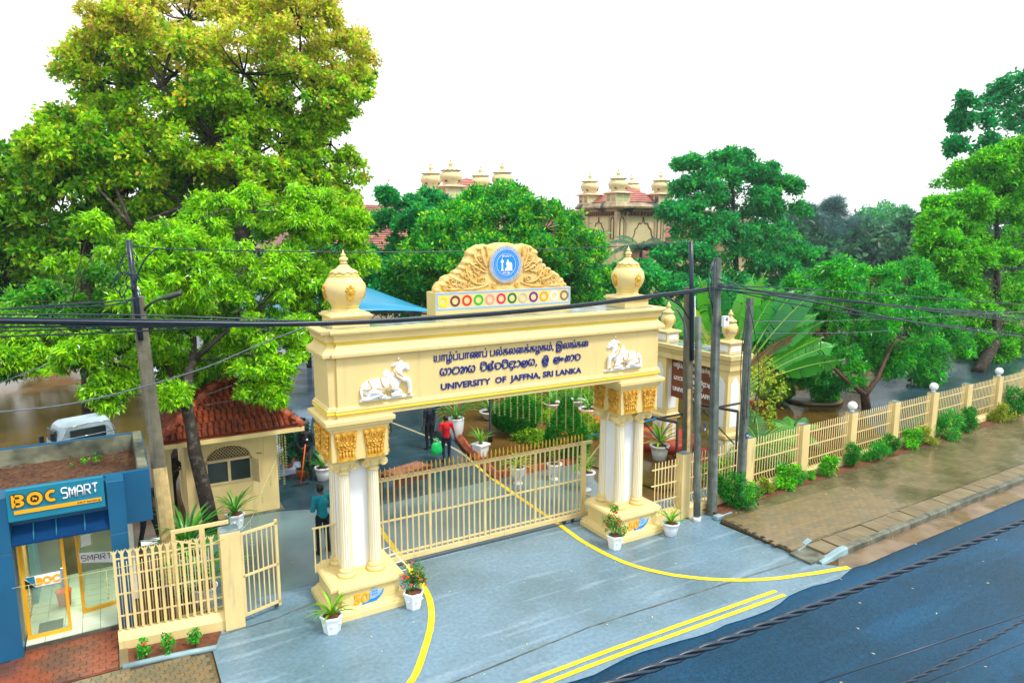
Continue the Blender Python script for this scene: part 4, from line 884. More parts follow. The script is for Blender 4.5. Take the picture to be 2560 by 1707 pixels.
for k, f in enumerate(right):
    wire('black wire, %s of the fan spreading right from the tall pole' % ['first', 'second', 'third', 'fourth', 'fifth', 'sixth', 'seventh', 'eighth'][k], smooth([ad(x, y, .3+.12*k*(j/3)) for j, (x, y) in enumerate(f)]), .028 if k == 0 else .017)
wire('thin grey wire running right from the square pole, upper', smooth([ad(1722, 738, .3), ad(2000, 734, .5), ad(2360, 715, .7)]), .009, 'cable_light')
wire('thin grey wire running right from the square pole, lower', smooth([ad(1600, 765, 1.9), ad(1900, 765, 1.9), ad(2040, 760, 1.9)]), .009, 'cable_light')
wire('black feeder cable dropping beside the right vase finial', smooth([ad(1510, 672, 1.2), ad(1560, 700, 1.6), ad(1582, 730, 1.85)]), .026)
# twisted cables close to the camera, over the road
def twist(label, a, b, R_, r, strands, pitch, m='cable'):
    t = thing('twisted_cable', label, 'cable', tuple(a), group='twisted cables over the road'); a, b = Vector(a), Vector(b); d = b-a; L = d.length; d.normalize(); u_ = d.orthogonal().normalized(); v_ = d.cross(u_); n_ = int(L/pitch*14)
    for s in range(strands):
        MB().tube([a+d*(L*k/n_)-Vector((0, 0, .15*4*(k/n_)*(1-k/n_)))+(u_*math.cos(2*PI*(L*k/n_/pitch+s/strands))+v_*math.sin(2*PI*(L*k/n_/pitch+s/strands)))*R_ for k in range(n_+1)], r, 6).build('strand', m, t)
twist('thick twisted black cable crossing above the road in the foreground', (-9, -10.18, 5.62), (3.5, -10.17, 5.60), .0125, .0105, 3, .42)
twist('thin twisted cable above the road near the lower right corner', (-5.2, -10.52, 5.08), (2, -10.40, 5.08), .007, .0075, 2, .25)
wire('single thin wire above the road below the twisted cables, upper', [at(2040, 1707, -10.35), at(2560, 1535, -10.35), at(3000, 1388, -10.35)], .0055)
wire('single thin wire above the road in the lower right corner', [at(2310, 1707, -10.3), at(2560, 1605, -10.3), at(3000, 1425, -10.3)], .005)
# ================================================================== BANK BOOTH
bk = thing('bank_booth', 'blue bank machine booth with amber framed glass front and littered flat roof', 'booth', (-9, 3.5, 0))
BX0, BX1 = -12.4, -7.25
par = MB()
for x0, x1, y0, y1 in ((BX0, BX1, 2.5, 2.62), (BX0, BX1, 5.5, 5.62), (BX1-.14, BX1, 2.62, 5.5)): par.box(x0, x1, y0, y1, 1.98, 3.03)
par.build('parapet', 'blue_panel', bk)
lin = MB(); lin.box(BX0, BX1-.141, 5.46, 5.499, 2.6, 3.01); lin.box(BX1-.20, BX1-.141, 2.625, 5.459, 2.6, 3.01); lin.box(BX0, BX1-.2, 2.621, 2.66, 2.6, 3.0); lin.build('parapet_lining', 'parapet_stone', bk)
MB().box(BX1-.19, BX1-.02, 2.64, 5.6, 3.031, 3.045).build('parapet_coping', 'parapet_stone', bk)
g = MB(); NX, NY = 40, 26
g.add([(BX0+.02+(BX1-.2-BX0-.02)*i/NX, 2.66+2.8*j/NY, 2.62+.08*noise.noise(Vector((i*.35, j*.35, 3)))+.03*random.random()) for j in range(NY+1) for i in range(NX+1)], [(j*(NX+1)+i, j*(NX+1)+i+1, (j+1)*(NX+1)+i+1, (j+1)*(NX+1)+i) for j in range(NY) for i in range(NX)])
rfl = g.build('roof_litter', 'litter', bk)
tw = MB()
for _ in range(260):
    p = Vector((random.uniform(-10.6, -7.5), random.uniform(2.75, 5.3), 2.70)); a = random.uniform(0, 6.28); L = random.uniform(.05, .28); tw.tube([p, p+Vector((math.cos(a)*L, math.sin(a)*L, random.uniform(-.01, .05)))], .006, 4)
stuff(tw.build('twigs', 'wood_brown', rfl))
MB().tube([(-9.55, 2.85, 2.80), (-9.35, 2.83, 2.80)], .055, 10, cap=True).build('cardboard_tube', 'pole_paint', rfl)
MB().box(-9.8, -9.6, 2.95, 3.05, 2.74, 2.79, TR(0, 0, 0)).build('plastic_scrap', 'pool_blue', rfl)
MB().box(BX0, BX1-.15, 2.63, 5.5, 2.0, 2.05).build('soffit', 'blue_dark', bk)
for x0, x1 in ((-8.0, -7.71), (-9.98, -9.53)):
    MB().box(x0, x1, 1.98, 2.499, 0, 2.02, bev=.006).build('pillar', 'blue_panel', bk); MB().box(x0, x1, 1.98, 2.499, 2.024, 3.06, bev=.006).build('pillar', 'blue_panel', bk)
MB().box(-9.526, -8.004, 2.30, 2.498, 2.1, 3.0).build('fascia', 'blue_panel', bk)
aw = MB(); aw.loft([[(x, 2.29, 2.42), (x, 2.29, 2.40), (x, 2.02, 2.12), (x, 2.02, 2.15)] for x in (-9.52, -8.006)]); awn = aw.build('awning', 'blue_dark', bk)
for x in (-9.2, -8.85, -8.4): MB().tube([(x, 2.26, 2.425), (x, 2.04, 2.19)], .012, 6).build('awning_rib', 'teal_sign', awn)
sb = MB().box(-9.525, -8.035, 1.96, 2.06, 2.60, 3.19, bev=.008).build('sign_board', 'teal_sign', bk)
Ms = Matrix.Translation((0, 1.956, 0))
def bold_text(t, x0, x1, z0, h, m, par_, Mx=Ms, depth=.02, bold=.04, back=None, name='letter'):
    lettering(t, x0, x1, z0, h, Mx, m, par_, name=name, depth=depth, bold=bold)
def blocks(kind, x, z, wd, h, y, m, par_, back='black'):
    for mm, o, dy in ((back, .012, .012), (m, 0, 0)):
        q = MB()
        if kind == 'B':
            for cz, hh in ((z+h*.26, h*.26), (z+h*.75, h*.25)):
                n = 18; ro = [(x+wd*.55+(wd*.45+o)*math.cos(a)*1, cz+(hh+o)*math.sin(a)) for a in [(-.5+k/n)*PI for k in range(n+1)]]
                ri = [(x+wd*.55+(wd*.45-wd*.32-o)*math.cos(a), cz+(hh*.42-o)*math.sin(a)) for a in [(-.5+k/n)*PI for k in range(n+1)]]
                ro = [(x+wd*.2, cz-hh-o)]+ro+[(x+wd*.2, cz+hh+o)]; ri = [(x+wd*.2, cz-hh*.42+o)]+ri+[(x+wd*.2, cz+hh*.42-o)]
                k = len(ro); q.add([(a, y+dy, b) for a, b in ro]+[(a, y+dy, b) for a, b in ri]+[(a, y+.03, b) for a, b in ro]+[(a, y+.03, b) for a, b in ri], [(i, i+1, k+i+1, k+i) for i in range(k-1)]+[(i, 2*k+i, 2*k+i+1, i+1) for i in range(k-1)]+[(k+i, k+i+1, 3*k+i+1, 3*k+i) for i in range(k-1)])
            q.box(x-o, x+wd*.3+o, y+dy, y+.03, z-o, z+h+o)
        if kind == 'C':
            n = 26; A = [(.16+.8*0+k/n*.68)*2*PI for k in range(n+1)]
            cx_, cz_ = x+wd*.55, z+h*.5; ro = [(cx_+(wd*.55+o)*math.cos(a), cz_+(h*.5+o)*math.sin(a)) for a in A]; ri = [(cx_+(wd*.55-h*.24-o)*math.cos(a), cz_+(h*.5-h*.24-o)*math.sin(a)) for a in A]
            k = n+1; q.add([(a, y+dy, b) for a, b in ro]+[(a, y+dy, b) for a, b in ri]+[(a, y+.03, b) for a, b in ro]+[(a, y+.03, b) for a, b in ri], [(i, k+i, k+i+1, i+1) for i in range(k-1)]+[(i, i+1, 2*k+i+1, 2*k+i) for i in range(k-1)]+[(k+i, 3*k+i, 3*k+i+1, k+i+1) for i in range(k-1)])
        if kind == 'O': disc(q, x+wd/2, z+h/2, h*.54+o, y+dy, .03-dy, 36)
        q.build('letter' if not dy else 'letter_shadow', mm, par_)
YS = 1.925
blocks('B', -9.45, 2.87, .185, .225, YS, 'amber', sb); blocks('O', -9.225, 2.875, .235, .22, YS, 'amber', sb); blocks('C', -8.95, 2.88, .185, .22, YS, 'amber', sb)
q = MB(); annulus(q, -9.1075, 2.985, .058, .066, YS-.004); q.build('medallion_ring', 'black', sb); q = MB(); disc(q, -9.1075, 2.985, .056, YS-.004, .003, 28); q.build('medallion', 'black', sb)
q = MB(); q.prism([(-9.14, 2.955), (-9.128, 2.955), (-9.122, 2.975), (-9.095, 2.975), (-9.09, 2.955), (-9.078, 2.955), (-9.07, 2.985), (-9.078, 3.005), (-9.10, 2.998), (-9.115, 3.005), (-9.12, 3.02), (-9.14, 3.015), (-9.135, 2.99)], YS-.008, YS-.005); q.build('lion_emblem', 'amber', sb)
# segmented wordmark strokes
seg = {'S': [[(1, .9), (.85, 1), (.15, 1), (0, .85), (0, .62), (.15, .5), (.85, .5), (1, .38), (1, .12), (.85, 0), (.1, 0)]], 'M': [[(0, 0), (0, .95)], [(0, .95), (.5, .55), (1, .95)], [(1, .95), (1, 0)], [(.5, .5), (.5, .2)]], 'A': [[(0, 0), (0, .7), (.3, 1), (.7, 1), (1, .7), (1, 0)], [(0, .45), (1, .45)]], 'R': [[(0, 0), (0, 1), (.8, 1), (1, .85), (1, .6), (.8, .48), (.1, .48)], [(.5, .48), (1, 0)]], 'T': [[(0, 1), (1, 1)], [(.5, 1), (.5, .5)], [(.5, .4), (.5, .1)]]}
def seg_word(word, x0, x1, z0, h, y, m, par_, r=.011):
    cw = (x1-x0)/len(word)
    for i, ch in enumerate(word):
        q = MB()
        for st in seg[ch]: q.tube([(x0+i*cw+a*cw*.72, y, z0+b*h) for a, b in st], r, 6)
        q.build('letter', m, par_)
seg_word('SMART', -8.70, -8.10, 2.90, .19, 1.945, 'sign_white', sb, .0135)
MB().box(-9.43, -8.09, 1.94, 1.959, 2.735, 2.80).build('sign_bar', 'amber', sb)
lettering('24x7 banking', -8.48, -8.11, 2.755, .032, Matrix.Translation((0, 1.938, 0)), 'black', sb, depth=.002, bold=.01, joined=True)
# inside: floor tiles, walls, doors
fl = MB().box(-9.52, -7.72, 2.2, 5.4, -.02, .085).build('floor', 'kerb_stone', bk)
tm = MB().box(-.146, .146, -.146, .146, 0, .016).mesh('floor_tile', 'tile_floor')
for i in range(6):
    for j in range(10): link('floor_tile', tm, fl, loc=(-9.37+i*.3, 2.36+j*.3, .086))
MB().box(-9.7, -9.535, 2.51, 5.45, .0, 1.99).build('side_wall', 'amber_frame', bk); MB().box(-9.53, -7.74, 5.0, 5.1, 0, 1.99).build('back_wall', 'booth_back_reflection', bk); MB().box(-9.2, -8.1, 3.2, 4.2, 1.955, 1.985).build('ceiling_light', 'ceiling_light', bk); MB().box(-9.53, -7.75, 4.97, 4.995, 1.55, 1.99).build('wall_panel', 'pale_panel', bk)
MB().box(-7.74, -7.62, 3.3, 5.45, 0, 1.99).build('side_wall', 'white', bk)
MB().box(-9.50, -9.42, 3.9, 4.9, .1, 1.9).build('cash_machine', 'teal_sign', bk)
def door(name, M_, wd, plate):
    d = MB()
    for x0, x1, z0, z1 in ((0, .06, .1, 2.04), (wd-.05, wd, .1, 2.04), (.06, wd-.05, .1, .17), (.06, wd-.05, 1.99, 2.04)): d.box(x0, x1, -.025, .025, z0, z1, M_)
    o = d.build(name, 'amber_frame', bk)
    MB().box(.06, wd-.05, -.004, .004, .17, 1.99, M_).build('glass', 'glass', o); return o
Md = TR(-9.49, 2.42, 0); dr = door('door', Md, .70, 1)
pl = MB().box(.05, .62, -.03, -.012, 1.12, 1.34, Md).build('door_plate', 'sign_white', dr)
for k_, xx in (('B', .22), ('O', .345), ('C', .48)): pass
lettering('BOC', .22, .60, 1.16, .13, Md @ Matrix.Translation((0, -.034, 0)), 'amber', pl, depth=.006, bold=.06)
q = MB(); q.prism([(.05, 1.12), (.20, 1.12), (.12, 1.23), (.05, 1.30)], -.036, -.031, Md); q.build('plate_corner', 'black', pl); q = MB(); q.prism([(.05, 1.34), (.2, 1.34), (.21, 1.13), (.12, 1.24)], -.035, -.0305, Md); q.build('plate_corner', 'teal_sign', pl)
MB().box(.62, .66, -.07, -.03, 1.0, 1.4, Md).build('handle', 'chrome', dr)
Mt = TR(-8.63, 3.0, 0, R(8)); d2 = door('door', Mt, .86, 2)
pl = MB(); pl.prism([(.04, 1.18), (.62, 1.02), (.70, 1.12), (.64, 1.24), (.04, 1.38)], -.035, -.026, Mt); pl = pl.build('door_plate', 'sign_white', d2)
q = MB(); q.prism([(.62, 1.02), (.70, 1.12), (.64, 1.24), (.60, 1.13)], -.040, -.0355, Mt); q.build('plate_arrow', 'maroon_' if False else 'paint_maroon', pl)
seg_letters = 'SMART'; cw = .11
for i, ch in enumerate('SMART'):
    q = MB()
    for st in seg[ch]: q.tube([Mt @ Vector((.07+i*cw+a*cw*.72, -.037, 1.20-.012*i*1.6+b*.115)) for a, b in st], .008, 5)
    q.build('letter', 'black', pl)
MB().box(.10, .26, -.03, -.028, 1.50, 1.72, Mt).build('notice', 'sign_white', d2)
MB().tube(bez(Mt @ Vector((.1, -.03, 1.5)), Mt @ Vector((.02, -.1, 1.45)), Mt @ Vector((.03, -.03, 1.36)), 6), .012, 6).build('handle', 'chrome', d2)
o = tag(MB().lathe([(.0, 0), (.11, 0), (.14, .30), (.15, .31), (.14, .32), (.12, .29), (0, .28)], 18, (-8.95, 3.55, .11)).build('waste_bin', 'orange_plastic'), 'small orange waste bin on the white tiles inside the booth', 'bin')
o = tag(MB().box(-9.35, -8.95, 2.55, 2.95, .104, .118, bev=.004).build('door_mat', 'black'), 'black door mat on the white floor tiles of the booth', 'mat')
# ================================================================== GUARD KIOSK
kk = thing('guard_kiosk', 'cream guard kiosk with arched lattice window and red tiled hip roof', 'kiosk', (-5.1, 7.8, 0))
KX0, KX1, KY0, KY1 = -6.28, -3.97, 6.75, 9.1
# front wall with the window opening
wx0, wx1, wz0, wz1 = at(516, 1208, KY0).x, at(632, 1195, KY0).x, 1.0, 1.66
wzt = wz1+.40; fw_ = MB()
fw_.box(KX0, wx0, KY0, KY0+.15, 0, 2.4); fw_.box(wx1, KX1, KY0, KY0+.15, 0, 2.4); fw_.box(wx0, wx1, KY0, KY0+.15, 0, wz0)
n = 16; wc = (wx0+wx1)/2; wr = (wx1-wx0)/2
arc = [(wc+wr*math.cos(PI*k/n), wz1+.40*math.sin(PI*k/n)) for k in range(n+1)]
for k in range(n):
    (xa, za), (xb, zb) = arc[k], arc[k+1]; fw_.prism([(xa, za), (xb, zb), (xb, 2.4), (xa, 2.4)], KY0, KY0+.15)
fw_.build('front_wall', 'cream_fence', kk)
sw = MB(); sw.box(KX1-.15, KX1, KY0+.15, KY1, 0, 2.4); sw.box(KX0, KX0+.15, KY0+.15, KY1, 0, 2.4); sw.box(KX0+.15, KX1-.15, KY1-.15, KY1, 0, 2.4); sw.build('side_wall', 'cream_fence', kk)
MB().box(KX0-.05, KX1+.10, KY0-.12, KY1, 0, .03).build('step', 'kerb_stone', kk)
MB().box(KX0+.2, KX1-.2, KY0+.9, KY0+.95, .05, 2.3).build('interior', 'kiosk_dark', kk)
wn = MB()
for x0, x1, z0, z1 in ((wx0, wx0+.05, wz0, wz1), (wx1-.05, wx1, wz0, wz1), (wc-.035, wc+.035, wz0+.05, wz1-.04), (wx0, wx1, wz1-.04, wz1+.02), (wx0+.05, wx1-.05, wz0, wz0+.05)): wn.box(x0, x1, KY0-.02, KY0+.06, z0, z1)
wn = wn.build('window', 'lattice', kk)
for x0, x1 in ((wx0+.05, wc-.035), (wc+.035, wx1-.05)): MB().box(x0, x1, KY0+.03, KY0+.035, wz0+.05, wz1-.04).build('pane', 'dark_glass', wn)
lt = MB()
for k in range(-14, 15):
    for s in (-1, 1):
        x0_ = wc+k*.082; pts = []
        for t in range(13):
            z = wz1+.02+t*.034; x = x0_+s*t*.034*.9
            if ((x-wc)/wr)**2+((z-wz1)/.40)**2 < .97: pts.append((x, KY0+.03+s*.006, z))
        if len(pts) > 1: lt.tube([pts[0], pts[-1]], .009, 4)
stuff(lt.build('lattice', 'lattice', wn))
MB().tube([(x, KY0-.0, z) for x, z in arc], .028, 6).build('arch_trim', 'cream', wn)
for s, x in ((-1, wx0), (1, wx1)):
    MB().box(0, .30, -.012, .012, wz0-.02, wz1-.03, TR(x, KY0-.03, 0, R(-115) if s < 0 else R(-62))).build('shutter', 'lattice', wn)
MB().box(-4.32, -4.29, KY0-.02, KY0-.001, 1.5, 2.25).build('downpipe', 'cream', kk); MB().tube([(-4.5, KY0, 1.72), (-4.44, KY0-.06, 1.72), (-4.38, KY0-.05, 1.72)], .012, 5).build('hook', 'steel_dark', kk)
MB().box(-6.75, -6.6, KY0+.1, KY0+.25, 0, 2.35).build('porch_post', 'cream_fence', kk)
EX0, EX1, EY0, EY1, EZ_ = -6.95, -3.33, 6.28, 9.6, 2.42
RX0, RX1, RY, RZ = -5.25, -4.80, 8.0, 3.50
core = MB(); vs = [(EX0, EY0, EZ_), (EX1, EY0, EZ_), (EX1, EY1, EZ_), (EX0, EY1, EZ_), (RX0, RY, RZ), (RX1, RY, RZ)]
core.add(vs, [(0, 1, 5, 4), (1, 2, 5), (2, 3, 4, 5), (3, 0, 4), (3, 2, 1, 0)]); rk = core.build('roof', 'roof_tile', kk)
fc = MB(); fc.box(EX0-.02, EX1+.02, EY0-.03, EY0+.02, 2.30, 2.415); fc.box(EX1-.02, EX1+.025, EY0+.02, EY1, 2.30, 2.41); fc.box(EX0-.025, EX0+.02, EY0+.02, EY1, 2.30, 2.41); fc.box(EX0, EX1, EY0+.02, EY1, 2.30, 2.33); fc.build('fascia_board', 'cream', kk)
tl = MB(); tl.loft([[(x, y0, z) for x, z in ((-.075, .0), (-.06, .035), (-.02, .055), (.02, .055), (.06, .035), (.075, .0))] for y0 in (0, 1.0)], False, True)
tl.add([(-.075, 0, 0), (-.06, 0, .035), (-.02, 0, .055), (.02, 0, .055), (.06, 0, .035), (.075, 0, 0)], [(0, 1, 2, 3, 4, 5)])
tlm = tl.mesh('roof_tile', 'roof_tile')
cnt = 0
def tile_slope(A, B, C, Dd, rows, step=.145):
    """eave A->B, ridge D->C"""
    global cnt
    A, B, C, Dd = map(Vector, (A, B, C, Dd)); up_ = ((Dd+C)/2-(A+B)/2); xa = (B-A).normalized(); up_ = (up_-xa*up_.dot(xa)); L = up_.length; upn = up_.normalized(); nrm = xa.cross(upn).normalized()
    for r in range(rows):
        f = r/rows; a = A.lerp(Dd, f+.02); b = B.lerp(C, f+.02); w_ = (b-a).length; k = max(1, int(w_/step))
        for i in range(k):
            p = a+xa*((i+.5)*w_/k)+nrm*(.012+random.uniform(0, .012)); o = link('roof_tile', tlm, rk, loc=(0, 0, 0)); l_ = L/rows*1.12
            tilt = .06; yv = (upn*math.cos(tilt)-nrm*math.sin(tilt)*1.0); zv = xa.cross(yv)
            o.matrix_local = Matrix(((xa.x, yv.x*l_, zv.x, p.x), (xa.y, yv.y*l_, zv.y, p.y), (xa.z, yv.z*l_, zv.z, p.z+.02), (0, 0, 0, 1))); cnt += 1
tile_slope((EX0, EY0, EZ_), (EX1, EY0, EZ_), (RX1, RY, RZ), (RX0, RY, RZ), 9)
tile_slope((EX1, EY0, EZ_), (EX1, EY1, EZ_), (RX1, RY+.05, RZ), (RX1, RY, RZ), 6, .2)
tile_slope((EX0, EY1, EZ_), (EX0, EY0, EZ_), (RX0, RY, RZ), (RX0, RY+.05, RZ), 6, .2)
rd = MB().lathe([(.10, 0), (.115, 1.0)], 10).mesh('ridge_tile', 'brick_edge')
for a, b in (((EX0, EY0, EZ_), (RX0, RY, RZ)), ((EX1, EY0, EZ_), (RX1, RY, RZ)), ((RX0, RY, RZ), (RX1, RY, RZ)), ((EX1, EY1, EZ_), (RX1, RY, RZ))):
    a, b = Vector(a)+Vector((0, 0, .03)), Vector(b)+Vector((0, 0, .04)); k = max(1, round((b-a).length/.42))
    for i in range(k):
        p = a.lerp(b, i/k); qd = (b-a).to_track_quat('Z', 'Y').to_matrix().to_4x4(); o = link('ridge_tile', rd, rk, loc=(0, 0, 0)); o.matrix_local = Matrix.Translation(p) @ qd @ Matrix.Diagonal((1, 1, (b-a).length/k*1.08, 1))
# ================================================================== SIGN GATEWAY INSIDE THE GARDEN
sgw = thing('sign_gateway', 'smaller cream garden gateway with white niches carrying a brown name board', 'gateway', (9.35, 4.36, 0))
def niche(x, z0, z1, hw):   # cusped arch outline
    pts = [(-hw, z0), (hw, z0), (hw, z1-.28)]
    for k in range(1, 6): pts.append((hw*(1-k/6)+(.03 if k % 2 else -.01), z1-.28+.28*math.sin(k/6*PI/2)))
    pts.append((0, z1)); pts += [(-a, b) for a, b in reversed(pts[2:-1])]; return [(x+a, b) for a, b in pts]
SGF = [(0, 0), (.16, 0), (.17, .03), (.14, .06), (.13, .10), (.22, .22), (.255, .33), (.245, .43), (.19, .53), (.16, .56), (.16, .60), (.2, .61), (.2, .64), (.12, .67), (.07, .74), (.045, .78), (.075, .81), (.08, .85), (.04, .92), (0, 1.0)]
for yc in (2.94, 5.78):
    xc = 9.36; hw = .30
    ps = rect_stack(xc, yc, hw, hw, [(0, .10), (.18, .10), (.22, .03), (.25, 0), (1.05, 0), (1.08, .03), (1.12, .08), (1.22, .09), (1.27, .04), (1.30, .02), (3.34, .02)]).build('post', 'cream', sgw)
    for a in range(4):
        Mx = Matrix.Translation((xc, yc, 0)) @ Matrix.Rotation(a*PI/2, 4, 'Z') @ Matrix.Translation((0, -.325, 0))
        MB().prism(niche(0, 1.48, 3.1, .19), -.004, .02, Mx).build('white_niche', 'white', ps)
        M2 = Matrix.Translation((xc, yc, 0)) @ Matrix.Rotation(a*PI/2, 4, 'Z') @ Matrix.Translation((0, -.302, 0))
        fr = MB()
        for x0, x1, z0, z1 in ((-.2, .2, .34, .42), (-.2, .2, .92, 1.0), (-.2, -.09, .42, .92), (.09, .2, .42, .92)): fr.box(x0, x1, -.004, .02, z0, z1, M2)
        fr.build('white_panel', 'white', ps)
        M3 = Matrix.Translation((xc, yc, 0)) @ Matrix.Rotation(a*PI/2, 4, 'Z') @ Matrix.Translation((0, -.275, 0))
        pl_ = MB().box(-.20, .20, -.006, .02, 3.93, 4.16, M3).build('white_panel', 'white', ps)
        for k in range(8): MB().box(-.19+k*.05, -.165+k*.05, -.022, -.006, 4.12, 4.17, M3).build('dentil', 'cream', pl_)
    rect_stack(xc, yc, .275, .275, [(3.86, 0), (4.17, 0), (4.18, .06), (4.23, .07), (4.25, .03), (4.27, -.06)]).build('pedestal', 'cream', sgw)
    q = MB().lathe(SGF, 24, (xc, yc, 4.25)); petals(q, .15, 4.86, 10, .04, .02, (xc, yc)); q.build('vase_finial', 'cream', sgw)
    for a in range(4):
        q = MB(); lotus(q, TR(xc+.24*math.sin(a*PI/2+.4), yc-.24*math.cos(a*PI/2+.4), 4.57, a*PI/2+.4), .6); q.build('lotus_relief', 'gold', sgw)
bmR = MB(); bmR.loft([[(9.36-.37-o, 2.52-o, z), (9.36+.37+o, 2.52-o, z), (9.36+.37+o, 6.2+o, z), (9.36-.37-o, 6.2+o, z)] for z, o in ((3.34, .0), (3.55, .0), (3.57, .05), (3.64, .07), (3.70, .12), (3.84, .14), (3.855, .12))]); bmR.build('beam', 'cream', sgw)
MB().box(8.95, 9.77, 2.5, 6.22, 3.856, 3.862).build('wet_top', 'wet_slate', sgw)
bd = MB().box(9.30, 9.36, 3.27, 5.45, 1.93, 3.30).build('name_board', 'sign_brown', sgw)
Mg = Matrix(((0, 1, 0, 9.296), (-1, 0, 0, 4.36), (0, 0, 1, 0), (0, 0, 0, 1)))
lettering('யாழ்ப்பாணப் பல்கலைக்கழகம்', -1.0, 1.0, 3.02, .16, Mg, 'paint_white', bd, depth=.006, bold=.03)
lettering('இலங்கை', -.25, .28, 2.78, .12, Mg, 'paint_white', bd, depth=.006, bold=.03)
sinhala(['ya', 'aa', 'pa', 'na', 'ya', ' ', 'vi', 'sha', 'va', 'vi', 'dya', 'aa', 'la', 'ya'], -.95, .95, 2.57, .12, Mg, 'paint_white', bd)
sinhala(['shrii', ' ', 'la', 'ng', 'ka', 'aa', 'va'], -.35, .4, 2.37, .11, Mg, 'paint_white', bd)
lettering('UNIVERSITY OF JAFFNA', -1.0, 1.0, 2.17, .14, Mg, 'paint_white', bd, depth=.006, bold=.035)
lettering('SRI LANKA', -.38, .4, 2.0, .08, Mg, 'paint_white', bd, depth=.006, bold=.03)
struct(MB().lathe([(1.2, 0), (1.2, .34), (1.1, .36), (1.06, .30), (0, .28)], 28, (9.4, 5.9, 0)).build('planter_ring', 'planter_red')); struct(MB().lathe([(.9, 0), (.9, .34), (.8, .36), (.76, .30), (0, .28)], 28, (9.7, 3.2, 0)).build('planter_ring', 'planter_red'))
